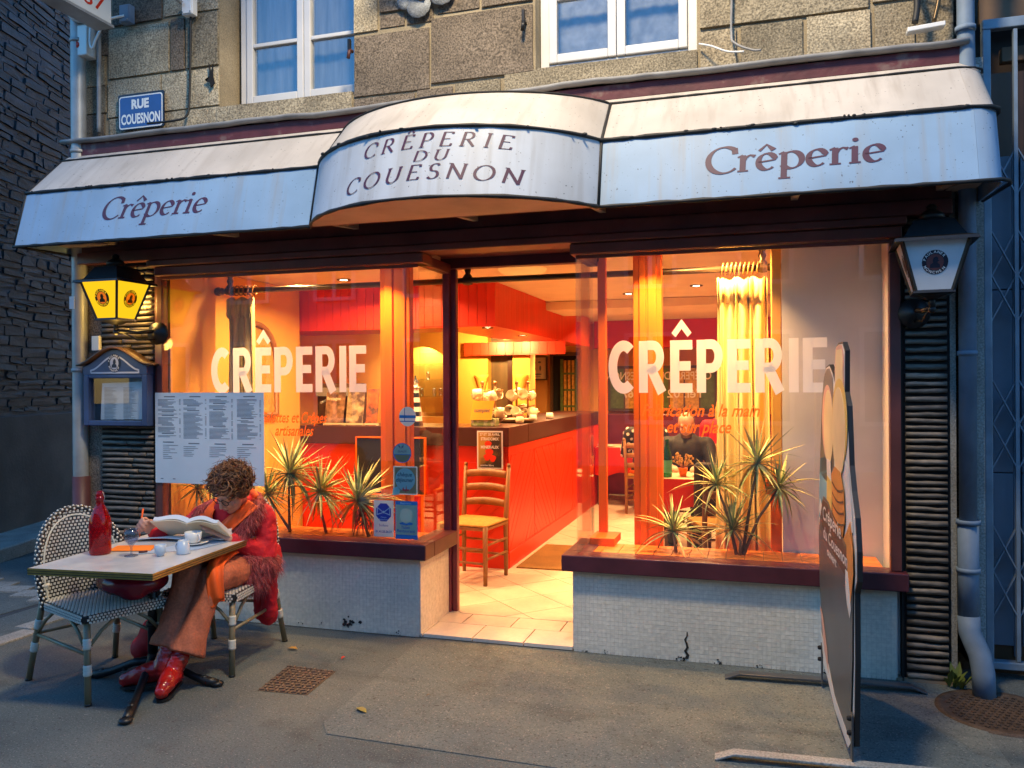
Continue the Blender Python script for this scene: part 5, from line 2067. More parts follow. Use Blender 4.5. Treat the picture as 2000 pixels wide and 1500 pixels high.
def lantern(label, x, y, zb, lit, yaw, mount_x):
    t = thing('wall_lantern', label, 'lantern', (x, y, zb), group='wall lanterns beside the shop windows')
    R_ = Matrix.Rotation(yaw, 3, 'Z')
    wb_, wt_, h = 0.082, 0.150, 0.25     # half widths bottom/top

    def L3(a, b, c):
        return V((x, y, zb)) + R_ @ V((a, b, c))
    iron = M['black_iron']
    glass = M['lantern_glow'] if lit else M['lantern_off']
    for k in range(4):
        Q = Matrix.Rotation(k * PI / 2, 3, 'Z')

        def P(u, v, d, Q=Q):
            # u across, v up from centre of the pane
            tt = (v + h / 2) / h
            w = wb_ + (wt_ - wb_) * tt
            return L3(*(Q @ V((u, -w - d, v + h / 2))))
        mb = MB()
        mb.add([P(-wb_ + .006, -h / 2 + .004, 0), P(wb_ - .006, -h / 2 + .004, 0), P(wt_ - .006, h / 2 - .004, 0), P(-wt_ + .006, h / 2 - .004, 0)], [(0, 1, 2, 3)])
        g = mb.build('pane', glass, t, solid=0.002)
        a, b, c = MB(), MB(), MB()
        PP = lambda u, v, d: P(u, v + .012, d + .0012)
        badge(a, b, c, PP, 0.058)
        a.build('badge_ring', M['badge_black_glow'] if lit else M['badge_dark'], g)
        b.build('badge_centre', M['badge_orange'] if lit else M['badge_red'], g)
        c.build('badge_lettering', M['lantern_glow'] if lit else M['paper'], g)
        mb = MB()
        mb.bar(L3(*(Q @ V((-wb_, -wb_, 0)))), L3(*(Q @ V((-wt_, -wt_, h)))), 0.016, 0.016)
        mb.build('frame_bar', iron, t)
    mb = MB()
    # roof: flared eaves, curved pagoda top, finial
    def ringsq(w, z_):
        return [L3(*(Matrix.Rotation(k * PI / 2, 3, 'Z') @ V((-w, -w, z_)))) for k in range(4)]
    lv = [(wt_ + .006, h), (wt_ + .036, h - 0.012), (wt_ + .032, h + .004), (wt_ * .92, h + .018), (wt_ * .74, h + .065), (wt_ * .60, h + .10), (wt_ * .42, h + .115), (.035, h + .12)]
    rg = [ringsq(w, z_) for w, z_ in lv]
    for i in range(len(rg) - 1):
        mb.add(rg[i] + rg[i + 1], [(k, (k + 1) % 4, 4 + (k + 1) % 4, 4 + k) for k in range(4)])
    mb.build('roof', iron, t)
    mb = MB()
    mb.lathe([(0.055, 0.0), (0.062, .012), (0.05, .03), (0.03, .042), (0.022, .05), (0.026, .062), (0.012, .075), (0.001, .078)], L3(0, 0, h + .118), 14)
    mb.build('finial', iron, t)
    mb = MB()
    rg = [ringsq(w, z_) for w, z_ in ((wb_ + .008, .006), (wb_ + .012, -.008), (wb_ * .6, -.02), (.02, -.035))]
    for i in range(len(rg) - 1):
        mb.add(rg[i] + rg[i + 1], [(k, 4 + k, 4 + (k + 1) % 4, (k + 1) % 4) for k in range(4)])
    mb.tube([L3(0, 0, -.02), L3(0, 0, -.075)], 0.016, 10)
    mb.ball(L3(0, 0, -.085), .02)
    mb.build('base', iron, t)
    mb = MB()
    q = L3(0, 0, -.075)
    w = V((mount_x, -0.01, q.z + .005))
    mb.tube([q, (q + w) / 2 + V((0, 0, -.01)), w + V((0, -.03, 0))], 0.014, 8)
    mb.tube([q + V((0, 0, .01)), (q + w) / 2 + V((0, 0, -.06)), w + V((0, -.03, -.06))], 0.007, 6)
    mb.build('arm', iron, t)
    mb = MB()
    mb.lathe([(0.001, .055), (0.03, .05), (0.045, .03), (0.075, .022), (0.082, 0.0)], (mount_x, -0.002, q.z - .01), 18, M=Matrix.Rotation(PI / 2, 3, 'X'))
    mb.build('wall_rose', iron, t)
    if lit:
        lamp('lantern_bulb', 'POINT', tuple(L3(0, 0, -0.14)), 0.25, (1.0, 0.55, 0.10), 0.05)
        lamp('lantern_bulb', 'POINT', tuple(L3(0.0, 0.21, 0.12)), 0.9, (1.0, 0.60, 0.14), 0.06)
    return t


lantern('black lantern lit bright yellow on the left pilaster', -4.17, -0.235, 2.055, True, radians(-1), -4.02)
lantern('unlit black lantern with pale panes on the right pilaster', 0.845, -0.24, 2.05, False, radians(-4), 0.80)

# ---- the blue menu case on the left pilaster
t = thing('menu_case', 'navy blue arched menu case on the left pilaster under the lit lantern', 'menu case', (-4.32, -0.04, 1.55))
x0, x1, zb, zs = -4.595, -4.05, 1.325, 1.745
mb = MB()
mb.box(x0, x1, -0.02, 0.0, zb, zs)
mb.build('back', M['navy_dark'], t)
mb = MB()
for b in ((x0, x0 + .045, zb, 1.684), (x1 - .045, x1, zb, 1.684), (x0 + .045, x1 - .045, zb, zb + .035), (x0 + .045, x1 - .045, 1.66, 1.684)):
    mb.box(b[0], b[1], -0.085, -0.021, b[2], b[3])
mb.build('frame', M['navy'], t, bevel=0.005)
xm = (x0 + x1) / 2


def arch_top(w, z0, h, n=16):
    """ogee top: flat shoulders rising to a round crown"""
    P = []
    for i in range(n + 1):
        s = i / n
        u = -w + 2 * w * s
        q = abs(u) / w
        v = h * (0.5 + 0.5 * cos(PI * q)) ** 0.85
        P.append((xm + u, z0 + v))
    return P


mb = MB()
top = arch_top(.272, 1.745, .115)
mb.poly([(x0, 1.686)] + top[:] + [(x1, 1.686)], lambda u, v: (u, -0.085, v), depth=(0, .083, 0))
cr_ = mb.build('crest', M['navy'], t)
mb = MB()
tp = arch_top(.31, 1.748, .122)
mb.grid(lambda u, v: (tp[int(round(u * 16))][0], -0.115 + 0.115 * v, tp[int(round(u * 16))][1] + .004), 16, 1)
mb.build('roof_strip', M['wood_dark'], t, solid=0.012)
mb = MB()
it = arch_top(.205, 1.715, .10)
ip = [(xm - .205, 1.698)] + it + [(xm + .205, 1.698)]
A = ip + [ip[0]]
Lf, Rt = ribbon(A, .012)
mb.add([(u, -0.0865, v) for u, v in Lf] + [(u, -0.0865, v) for u, v in Rt], [(i, len(A) + i, len(A) + i + 1, i + 1) for i in range(len(A) - 1)])
mb.build('border_line', M['pale_line'], cr_)
a, b, c = MB(), MB(), MB()
PB = lambda u, v, d: (xm + u * .95, -0.0862 - d, 1.765 + v * 1.15)
badge(a, b, c, PB, .058)
a.build('badge_ring', M['navy_dark'], cr_)
b.build('badge_centre', M['pale_line'], cr_)
c.build('badge_lettering', M['paper'], cr_)
mb = MB()
mb.poly([(x0 + .10, zb + .04), (x1 - .055, zb + .045), (x1 - .055, 1.50), (x1 - .085, 1.635), (x0 + .115, 1.625)], lambda u, v: (u, -0.032, v), depth=(0, .001, 0))
sh = mb.build('menu_sheet', M['poster_blue'], t)
mb = MB()
rt = random.Random(8)
for i in range(26):
    z_ = 1.59 - i * .0092
    for xa in (x0 + .135, x0 + .30):
        mb.add([(xa, -.0335, z_), (xa + rt.uniform(.06, .13), -.0335, z_), (xa + rt.uniform(.06, .13), -.0335, z_ + .0028), (xa, -.0335, z_ + .0028)], [(0, 1, 2, 3)])
mb.build('printed_lines', M['print_grey'], sh, kind='stuff')
mb = MB()
mb.box(x0 + .046, x1 - .046, -0.060, -0.056, zb + .036, 1.659)
mb.build('glass_door', M['glass'], t)
mb = MB()
mb.box(-4.585, -4.52, -0.02, 0.01, 1.86, 1.965)
mb.build('switch_box', M['porcelain'], None, bevel=0.004, label='small cream switch box above the blue menu case', cat='switch box')

# ---- big menu sheet taped inside the left window
t = thing('menu_poster', 'large pale blue menu sheet with four columns taped to the left window', 'menu poster', (-3.6, -0.02, 1.24))
mb = MB()
mb.box(-4.035, -3.162, -0.022, -0.019, 0.928, 1.556)
sh = mb.build('sheet', M['poster_blue'], t)
mb = MB()
rt = random.Random(12)


def line(x, z_, w, h=.0032):
    mb.add([(x, -.0232, z_), (x + w, -.0232, z_), (x + w, -.0232, z_ + h), (x, -.0232, z_ + h)], [(0, 1, 2, 3)])


for ci, cx in enumerate((-4.01, -3.80, -3.59, -3.37)):
    zc = 1.525
    line(cx + .05, zc, .09, .007)
    zc -= .018
    while zc > 1.24:
        if rt.random() < .10:
            line(cx + .03, zc - .003, .10, .006)
            zc -= .017
        line(cx, zc, rt.uniform(.08, .165))
        if rt.random() < .8:
            line(cx + .175, zc, .012)
        zc -= .0083
    zc -= .03
    line(cx + .04, zc, .09, .007)
    zc -= .02
    for k in range(int(rt.uniform(6, 13))):
        line(cx + (.0 if ci else .04), zc, rt.uniform(.04, .15))
        zc -= .013
for x in (-3.99, -3.89):
    line(x, 0.955, .022, .006)
mb.build('printed_lines', M['print_grey'], sh, kind='stuff')

# ---- stickers on the corner of the left pane
def sticker(label, name='sticker'):
    return thing(name, label, 'sticker', (-2.15, -0.004, 0.9), group='stickers on the left window corner')


def flat(mb, pts, d, mi=0):
    mb.poly(pts, lambda u, v: (u, -0.0015 - d, v), depth=(0, .0006, 0), mi=mi)


def circ(cx, cz, rx, rz=None, n=28, a0=0, a1=360):
    rz = rz or rx
    return [(cx + rx * cos(radians(a0 + (a1 - a0) * i / n)), cz + rz * sin(radians(a0 + (a1 - a0) * i / n))) for i in range(n + (a1 - a0 < 360))]


M['st_cyan'] = film_mat('st_cyan', (0.46, 0.80, 0.80), 0.5)
M['st_pale'] = film_mat('st_pale', (0.74, 0.88, 0.86), 0.5)
M['st_blue'] = pm('st_blue', (0.02, 0.06, 0.36), 0.4, var=.05)
M['st_sky'] = pm('st_sky', (0.03, 0.20, 0.48), 0.4, var=.05)
M['st_green'] = film_mat('st_green', (0.62, 0.76, 0.60), 0.5)
M['st_gold'] = film_mat('st_gold', (0.42, 0.38, 0.22), 0.5)
M['st_red'] = pm('st_red', (0.50, 0.05, 0.06), 0.4, var=.05)
FT = lambda x, z_, d=.003: (lambda u, v: (x + u, -0.0015 - d, z_ + v))

t = sticker('white card sticker with a dark blue octagon and bow tie, lower left')
mb = MB()
flat(mb, rrect(-2.367, -2.228, .628, .862, .004), .0004)
b0 = mb.build('card', M['st_pale'], t)
mb = MB()
flat(mb, [(-2.298 + .056 * cos(radians(22.5 + 45 * i)), .785 + .062 * sin(radians(22.5 + 45 * i))) for i in range(8)], .0012)
mb.build('octagon', M['st_blue'], b0)
mb = MB()
for s in (-1, 1):
    P = [(-2.298 + s * .008, .79), (-2.298 + s * .042, .815), (-2.298 + s * .044, .77), (-2.298 + s * .008, .782)]
    Lf, Rt = ribbon(P, .006)
    mb.add([FT(0, 0, .002)(u, v) for u, v in Lf] + [FT(0, 0, .002)(u, v) for u, v in Rt], [(i, 4 + i, 5 + i, i + 1) for i in range(3)])
flat(mb, circ(-2.298, .787, .008), .0022)
add_text(mb, 'Chèque', FT(-2.318, .749, .002), .014, .0002, width=.04)
add_text(mb, 'Restaurant', FT(-2.328, .735, .002), .014, .0002, width=.06)
mb.build('bow_mark', M['st_pale'], b0)
mb = MB()
add_text(mb, 'Sodexo', FT(-2.33, .695, .0012), .022, .0002, width=.065)
add_text(mb, '01.41.25.26.27', FT(-2.354, .655, .0012), .02, .0005, width=.115)
mb.build('lettering', M['st_sky'], b0)

t = sticker('blue edged sticker reading Ticket Restaurant, lower right')
mb = MB()
flat(mb, rrect(-2.216, -2.062, .620, .862, .004), .0004)
b0 = mb.build('card', M['st_sky'], t)
mb = MB()
flat(mb, [(-2.212, .648), (-2.066, .648), (-2.066, .838), (-2.212, .838)], .0012)
mb.build('field', M['st_green'], b0)
mb = MB()
flat(mb, circ(-2.14, .77, .045), .0018)
mb.build('sun_disc', pm('st_sun', (0.60, 0.63, 0.42), 0.4), b0)
mb = MB()
flat(mb, [(-2.187, .722), (-2.165, .728), (-2.14, .719), (-2.115, .728), (-2.093, .722), (-2.10, .713), (-2.14, .708), (-2.18, .713)], .0022)
add_text(mb, 'Ticket', FT(-2.175, .686, .002), .028, .0004, .1, width=.06)
add_text(mb, 'Restaurant', FT(-2.205, .664, .002), .026, .0004, .1, width=.125)
mb.build('lettering', M['st_sky'], b0)
mb = MB()
add_text(mb, 'Bienvenue', FT(-2.18, .843, .0014), .016, .0002, width=.075)
mb.build('white_lettering', M['st_pale'], b0)

t = sticker('turquoise sticker reading chèque déjeuner above the two cards')
mb = MB()
flat(mb, rrect(-2.228, -2.062, .903, 1.084, .006), .0004)
b0 = mb.build('card', M['st_pale'], t)
mb = MB()
flat(mb, rrect(-2.220, -2.070, .911, 1.076, .004), .0010)
mb.build('field', M['st_gold'], b0)
mb = MB()
flat(mb, circ(-2.146, 1.0, .068, .072), .0016)
flat(mb, [(-2.236, .898), (-2.19, .903), (-2.18, .93), (-2.20, .955), (-2.23, .94)], .0018)
mb.build('cloud', M['st_cyan'], b0)
mb = MB()
add_text(mb, 'chèque', FT(-2.198, 1.020, .0024), .036, .0006, .25, width=.10)
add_text(mb, 'déjeuner', FT(-2.208, .985, .0024), .036, .0006, .25, width=.12)
mb.build('lettering', pm('st_teal', (0.02, 0.16, 0.20), .5), b0)
mb = MB()
flat(mb, [(-2.165, .928), (-2.12, .928), (-2.12, .938), (-2.135, .938), (-2.137, .965), (-2.142, .938), (-2.155, .938), (-2.158, .952), (-2.165, .938)], .0026)
flat(mb, [(-2.146, .918), (-2.140, .918), (-2.140, .927), (-2.146, .927)], .0028)
mb.build('little_ship', M['st_red'], b0)

t = sticker('round green and blue quality label sticker above the turquoise card')
mb = MB()
flat(mb, circ(-2.166, 1.168, .063), .0004)
b0 = mb.build('card', M['st_sky'], t)
mb = MB()
flat(mb, circ(-2.166, 1.168, .058, n=20, a0=-8, a1=188), .0010)
mb.build('upper_half', M['st_green'], b0)
mb = MB()
flat(mb, circ(-2.166, 1.165, .054, n=20, a0=190, a1=350), .0012)
mb.build('lower_half', M['st_gold'], b0)
mb = MB()
flat(mb, [(-2.172, 1.195), (-2.168, 1.21), (-2.155, 1.222), (-2.158, 1.205)], .0018)
flat(mb, [(-2.176, 1.195), (-2.19, 1.208), (-2.196, 1.218), (-2.182, 1.215)], .0018)
add_text(mb, 'QUALITÉ', FT(-2.195, 1.172, .0018), .016, .0002, width=.06)
mb.build('leaf_mark', M['print_grey'], b0)

t = sticker('round white and blue sticker high on the pane beside the lighthouse')
mb = MB()
flat(mb, circ(-2.128, 1.40, .058, .062), .0004)
b0 = mb.build('card', M['st_pale'], t)
mb = MB()
flat(mb, [(-2.186, 1.39), (-2.07, 1.39), (-2.072, 1.408), (-2.184, 1.408)], .0010)
flat(mb, [(-2.18, 1.366), (-2.076, 1.366), (-2.075, 1.372), (-2.181, 1.372)], .0010)
flat(mb, [(-2.15, 1.372), (-2.145, 1.372), (-2.145, 1.455), (-2.15, 1.455)], .0010)
mb.build('stripes', M['st_sky'], b0)

# ================================================================ gate and neighbour at the right
nb = thing('neighbour_building', 'dark fronted neighbouring building at the right edge behind the folding gate', 'building', (1.7, 0.6, 0))
mb = MB()
mb.box(1.145, 6.0, 0.45, 0.7, 3.30, 7.0)
mb.box(1.145, 1.19, 0.30, 0.7, 0, 3.30)
mb.build('wall', pm('neighbour_wall', (0.035, 0.022, 0.014), 0.8, var=.3), nb)
mb = MB()
mb.box(1.19, 6.0, 0.30, 0.34, 3.58, 3.72)
mb.box(1.30, 6.0, 0.30, 0.36, 3.36, 3.44)
mb.build('beam', pm('neighbour_beam', (0.16, 0.10, 0.06), 0.8, var=.3), nb, bevel=.004)
M['gate_panel'] = pm('gate_panel', (0.13, 0.18, 0.235), 0.45, var=.2, vscale=3, metal=.1)
for i in range(14):
    xa = 1.215 + i * .16
    mb = MB()
    for za, zb_ in ((0.16, 1.10), (1.105, 2.10), (2.105, 2.83)):
        mb.box(xa, xa + .118, 0.262, 0.28, za, zb_)
    mb.box(xa + .12, xa + .156, 0.268, 0.28, .1, 2.84)
    mb.build('door_panel', M['gate_panel'], nb, bevel=.004)
mb = MB()
mb.box(1.19, 4.5, 0.29, 0.44, 0.0, 0.155)
mb.box(1.19, 4.5, 0.30, 0.44, 0.155, 3.3)
mb.build('door_base', M['wood_dark'], nb)

gt = thing('folding_gate', 'blue grey steel folding lattice gate in a frame at the right edge', 'gate', (1.3, 0.2, 0))
M['gate_steel'] = pm('gate_steel', (0.22, 0.28, 0.34), 0.4, metal=.2, var=.2, vscale=8)
mb = MB()
mb.box(1.176, 1.216, 0.175, 0.225, 0.03, 3.50)
mb.box(1.176, 4.4, 0.175, 0.225, 3.50, 3.555)
mb.box(1.176, 4.4, 0.17, 0.23, 0.055, 0.095)
mb.build('frame', M['gate_steel'], gt, bevel=.005)
for i in range(18):
    xa = 1.325 + i * .125
    mb = MB()
    mb.box(xa, xa + .018, 0.18, 0.21, .1, 3.49)
    mb.build('upright', M['gate_steel'], gt)
for i in range(8):
    xa = 1.218 + i * .125
    for zc in (2.73, 2.29, 2.05, 1.488, 1.254, .70, .455):
        for s in (-1, 1):
            mb = MB()
            mb.bar((xa, 0.196 + .006 * s, zc - s * .12), (xa + .115, 0.196 + .006 * s, zc + s * .12), .006, .018, up=(0, 1, 0))
            mb.build('lattice_bar', M['gate_steel'], gt)

# ================================================================ covers, leaves and weeds on the pavement
M['cast_iron'] = pm('cast_iron', (0.075, 0.05, 0.035), 0.7, metal=.2, var=.3, vscale=20, fine=.3, bump=.5)
t = thing('access_cover', 'small rusty square access cover set in the pavement before the left plinth', 'cover', (-2.42, -0.87, 0))
c0 = [V((-2.52, -1.06, .002)), V((-2.235, -1.045, .002)), V((-2.265, -0.69, .002)), V((-2.575, -.68, .002))]
mb = MB()
mb.add(c0 + [p - V((0, 0, .02)) for p in c0], [(0, 1, 2, 3), (0, 4, 5, 1), (1, 5, 6, 2), (2, 6, 7, 3), (3, 7, 4, 0)])
mb.build('plate', M['cast_iron'], t)
mb = MB()
n = 9
for i in range(n):
    for j in range(n + 2):
        u, v = (i + .5 + .25 * (j % 2)) / (n + .3), (j + .5) / (n + 2)
        p = c0[0].lerp(c0[1], u).lerp(c0[3].lerp(c0[2], u), v)
        ang = (i + j) % 2 * PI / 2 + .3
        mb.obox(p + V((0, 0, .003)), (.013 * cos(ang), .013 * sin(ang), 0), (-.005 * sin(ang), .005 * cos(ang), 0), (0, 0, .004))
mb.build('studs', pm('rust_stud', (0.15, 0.10, 0.07), .8, var=.3), t, kind='stuff')
t = thing('manhole_cover', 'round cast iron manhole cover at the foot of the right drainpipe', 'manhole cover', (1.12, -0.30, 0))
mb = MB()
mb.lathe([(0.001, .003), (.255, .003), (.258, .008), (.285, .008), (.29, -.004)], (1.12, -.33, 0.002), 36)
mb.build('plate', M['cast_iron'], t)
mb = MB()
for i in range(-6, 7):
    for j in range(-6, 7):
        x, y = i * .036 + .018 * (j % 2), j * .034
        if hypot(x, y) < .235:
            a = (i + j) % 3 * 1.05
            mb.obox((1.12 + x, -.33 + y, .006), (.011 * cos(a), .011 * sin(a), 0), (-.0035 * sin(a), .0035 * cos(a), 0), (0, 0, .004))
            mb.obox((1.12 + x, -.33 + y, .0055), (-.011 * sin(a), .011 * cos(a), 0), (-.0035 * cos(a), -.0035 * sin(a), 0), (0, 0, .004))
mb.build('raised_pattern', M['cast_iron'], t, kind='stuff')
for k, (x, y, mat, s, lab) in enumerate(((-2.70, -.43, 'straw', 1.0, 'small dry yellow leaf on the pavement near the left plinth'), (-2.32, -.50, 'red', .55, 'tiny reddish leaf on the pavement near the doorway'),
                                         (-1.865, -1.16, 'leaf_y', 1.25, 'pale yellow leaf lying at the corner of the asphalt patch'), (-1.62, -.9, 'stem', .4, 'tiny brown leaf scrap on the asphalt before the door'),
                                         (-2.05, -1.95, 'paper', .35, 'white scrap of paper on the pavement in front'))):
    mb = MB()
    a = k * 1.3
    L_ = [(-.035, 0), (-.015, .014), (.012, .016), (.034, .002), (.012, -.013), (-.014, -.012)]
    P = [V((x + s * (u * cos(a) - v * sin(a)), y + s * (u * sin(a) + v * cos(a)), .008 + .010 * abs(v) / .016)) for u, v in L_]
    mb.add(P, [(0, 1, 5), (1, 2, 4, 5), (2, 3, 4)])
    mb.build('fallen_leaf' if k < 4 else 'paper_scrap', M[mat], None, solid=.0012, label=lab, cat='leaf' if k < 4 else 'litter', group='fallen leaves' if k < 4 else None)
t = thing('weed', 'little green weed growing at the foot of the right pilaster', 'weed', (0.99, -0.03, 0))
rw = random.Random(5)
for i in range(16):
    a, l = rw.uniform(0, 6.28), rw.uniform(.05, .13)
    b_ = V((0.985 + rw.uniform(-.03, .03), -0.03 + rw.uniform(-.02, .02), 0))
    e = b_ + V((l * .6 * cos(a), l * .5 * sin(a) - .02, l))
    sd = V((-sin(a), cos(a), .2)) * .016
    m_ = b_.lerp(e, .55) + V((0, 0, .012))
    mb = MB()
    mb.add([b_, m_ - sd, e, m_ + sd], [(0, 1, 2, 3)])
    mb.build('leaf', pm('weed_leaf', (0.12, 0.16, 0.03), .6) if i == 0 else bpy.data.materials['weed_leaf'], t, solid=.001)

# ================================================================ houses across the street (they show only in the glass)
M['opp_wall'] = pm('opp_wall', (0.34, 0.33, 0.33), .9, var=.15, vscale=1)
M['opp_roof'] = pm('opp_roof', (0.05, 0.055, 0.065), .8)
for k, (x0, x1, h, lab) in enumerate(((-14, -5.2, 5.6, 'pale rendered house across the street, left of two'), (-5.15, 6.0, 6.0, 'pale rendered house across the street, middle one'), (6.05, 16, 5.4, 'pale rendered house across the street, at the far right'))):
    t = thing('opposite_house', lab, 'house', ((x0 + x1) / 2, -11, 0), group='houses across the street')
    mb = MB()
    mb.box(x0, x1, -15, -11.0, 0, h)
    mb.build('wall', M['opp_wall'], t)
    mb = MB()
    mb.add([(x0, -10.8, h), (x1, -10.8, h), (x1, -13, h + 1.6), (x0, -13, h + 1.6), (x0, -15.2, h), (x1, -15.2, h)], [(0, 1, 2, 3), (3, 2, 5, 4)])
    mb.build('roof', M['opp_roof'], t, solid=.08)
    n = int((x1 - x0) / 2.1)
    for i in range(n):
        for z_ in (0.9, 3.5):
            xa = x0 + .6 + i * 2.1
            mb = MB()
            for b in ((xa, xa + .08), (xa + .46, xa + .54), (xa + .92, xa + 1.0)):
                mb.box(b[0], b[1], -10.99, -10.93, z_, z_ + 1.6)
            mb.box(xa, xa + 1.0, -10.99, -10.93, z_ - .08, z_)
            mb.box(xa, xa + 1.0, -10.99, -10.93, z_ + 1.6, z_ + 1.68)
            w = mb.build('window', M['pvc'], t)
            mb = MB()
            mb.box(xa + .08, xa + .92, -10.985, -10.97, z_, z_ + 1.6)
            mb.build('pane', M['navy_dark'], w)
# ================================================================ bistro table and rattan chairs on the pavement
M['cane_leg'] = pm('cane_leg', (0.20, 0.165, 0.095), 0.4, var=.2, vscale=12, stretch=(1, 1, .3))
M['binding'] = pm('binding', (0.60, 0.60, 0.52), 0.5, var=.1, vscale=20, stretch=(1, 1, 8))
M['weave_black'] = pm('weave_black', (0.012, 0.012, 0.013), 0.4, var=.2)
M['weave_white'] = pm('weave_white', (0.66, 0.65, 0.58), 0.4, var=.1, vscale=30)


def rattan_chair(label, loc, rz):
    """faces local -y"""
    t = thing('rattan_chair', label, 'chair', loc, rz, 'black and white woven bistro chairs')
    w = 0.205
    sh = 0.455
    # seat slab with rolled edge
    mb = MB()
    mb.poly(rrect(-.225, .225, -.305, .20, .05), lambda u, v: (u, v, sh), depth=(0, 0, -.045))
    seat = mb.build('seat', M['weave_black'], t, local=True, bevel=.012)
    mb = MB()
    p = .0185
    for j in range(27):
        for i in range(24):
            x = -.213 + i * p + (p / 2 if j % 2 else 0)
            y = -.296 + j * p
            if abs(x) < .215 and y < .19:
                mb.obox((x, y, sh + .001), (.0055, 0, 0), (0, .0050, 0), (0, 0, .0024))
    for k in range(3):
        for i in range(24):
            x = -.21 + i * p + (p / 2 if k % 2 else 0)
            if abs(x) < .21:
                mb.obox((x, -.3062, sh - .010 - k * .014), (.0055, 0, 0), (0, .0022, 0), (0, 0, .0050))
        for i in range(26):
            y = -.28 + i * p + (p / 2 if k % 2 else 0)
            for s in (-1, 1):
                if y < .18:
                    mb.obox((s * .2262, y, sh - .010 - k * .014), (.0022, 0, 0), (0, .0055, 0), (0, 0, .0050))
    mb.build('seat_weave', M['weave_white'], t, local=True, kind='stuff')
    # back: arched woven panel
    zb, H = 0.41, 0.50

    def half(z_):
        q = max(0.0, min(1.0, (z_ - zb) / H))
        return .232 * (1 - max(0, (q - .25) / .75) ** 2.6) ** .5 * (0.93 + .07 * min(1, q / .3))

    def B(x, z_, o=0.0):
        q = (z_ - zb) / H
        y = .205 + .13 * q - .9 * x * x
        return (x, y - o, z_)
    mb = MB()

    def bf(u, v):
        z_ = zb + H * v * .995
        return B((2 * u - 1) * half(z_), z_)
    mb.grid(bf, 14, 16)
    mb.build('back_panel', M['weave_black'], t, local=True, solid=.010)
    mb = MB()
    for j in range(27):
        z_ = zb + .01 + j * .0182
        h = half(z_) - .014
        for i in range(-14, 15):
            x = i * .0215 + (.01075 if j % 2 else 0)
            if abs(x) < h:
                c = B(x, z_)
                mb.obox((c[0], c[1] - .006, c[2]), (.0062, 0, 0), (0, .0028, 0), (0, 0, .0058))
                mb.obox((c[0], c[1] + .006, c[2]), (.0062, 0, 0), (0, .0028, 0), (0, 0, .0058))
    mb.build('back_weave', M['weave_white'], t, local=True, kind='stuff')
    rim = []
    for i in range(41):
        a = PI * i / 40
        q = 1 - abs(cos(a)) ** 1.0
        # walk the outline by height
        pass
    zs_ = [zb + H * (1 - (1 - i / 26) ** 2) for i in range(27)]
    left = [B(-half(z_) - .004, z_) for z_ in zs_]
    right = [B(half(z_) + .004, z_) for z_ in reversed(zs_)]
    rim = left + right[1:]
    mb = MB()
    mb.tube(rim, .0165, 8)
    r = mb.build('back_rim', M['weave_black'], t, local=True)
    mb = MB()
    acc, last = 0, None
    k = 0
    for a, b in zip(rim, rim[1:]):
        a, b = V(a), V(b)
        L_ = (b - a).length
        d = (b - a).normalized() if L_ > 1e-6 else V((0, 0, 1))
        s = 0.0
        while acc + (L_ - s) >= .021:
            s += .021 - acc
            acc = 0
            c = a + d * s
            n1 = d.cross(V((0, 1, 0))).normalized()
            k += 1
            for ang in ((0, 90, 180, 270) if k % 2 else (45, 135, 225, 315)):
                o = n1 * cos(radians(ang)) + V((0, 1, 0)) * sin(radians(ang))
                mb.ball(c + o * .0145, (.0075, .0065, .0075), 6, 4)
        acc += L_ - s
    mb.build('rim_weave', M['weave_white'], r, local=True, kind='stuff')
    mb = MB()
    inner = [B(x * .87, zb + (z_ - zb) * .93, .008) for x, y, z_ in rim]
    mb.tube(inner, .0055, 6)
    mb.build('inner_cane', M['binding'], t, local=True)
    # legs
    for sx in (-1, 1):
        for (top, foot, mid) in (((sx * .19, -.265, sh - .02), (sx * .20, -.295, 0), .27), ((sx * .20, .20, .53), (sx * .235, .335, 0), .27)):
            mb = MB()
            mb.tube([top, V(top).lerp(V(foot), .5), foot], .0165, 10)
            lg = mb.build('leg', M['cane_leg'], t, local=True)
            mb = MB()
            mb.tube([V(foot) + V((0, 0, .0)), V(foot) + V((0, 0, .012))], .0185, 10)
            mb.build('foot_cap', M['weave_black'], lg, local=True)
            spots = (.70, .40) if top[1] < 0 else (.97, .60, .36)
            for q in spots:
                a = V(foot).lerp(V(top), q)
                d = (V(top) - V(foot)).normalized()
                mb = MB()
                pts = [a + d * (i - 3) * .009 for i in range(7)]
                mb.tube(pts, [.0195, .0215, .0195, .0215, .0195, .0215, .0195], 10)
                mb.build('binding', M['binding'], lg, local=True)
    braces = [((-.195, -.28, .28), (-.06, -.29, .41)), ((.195, -.28, .28), (.06, -.29, .41)), ((-.20, -.27, .28), (-.205, -.10, .41)), ((.20, -.27, .28), (.205, -.10, .41)),
              ((-.215, .27, .26), (-.205, .08, .41)), ((.215, .27, .26), (.205, .08, .41)), ((-.22, .29, .26), (.22, .29, .26)), ((-.20, -.28, .255), (-.22, .29, .26)), ((.20, -.28, .255), (.22, .29, .26))]
    for a, b in braces:
        mb = MB()
        m_ = (V(a) + V(b)) / 2 + V((0, 0, .015 if abs(a[2] - b[2]) > .05 else 0))
        mb.tube([a, m_, b], .0095, 8)
        mb.build('brace', M['cane_leg'], t, local=True)
    return t


ch1 = rattan_chair('empty black and white woven bistro chair with a red bag on its seat', (-3.42, -1.175, 0), radians(68))
ch2 = copy_tree(ch1)
ch2.location = (-3.02, -0.66, 0)
ch2.rotation_euler = (0, 0, radians(9))
ch2['label'] = 'black and white woven bistro chair on which the reading woman sits'

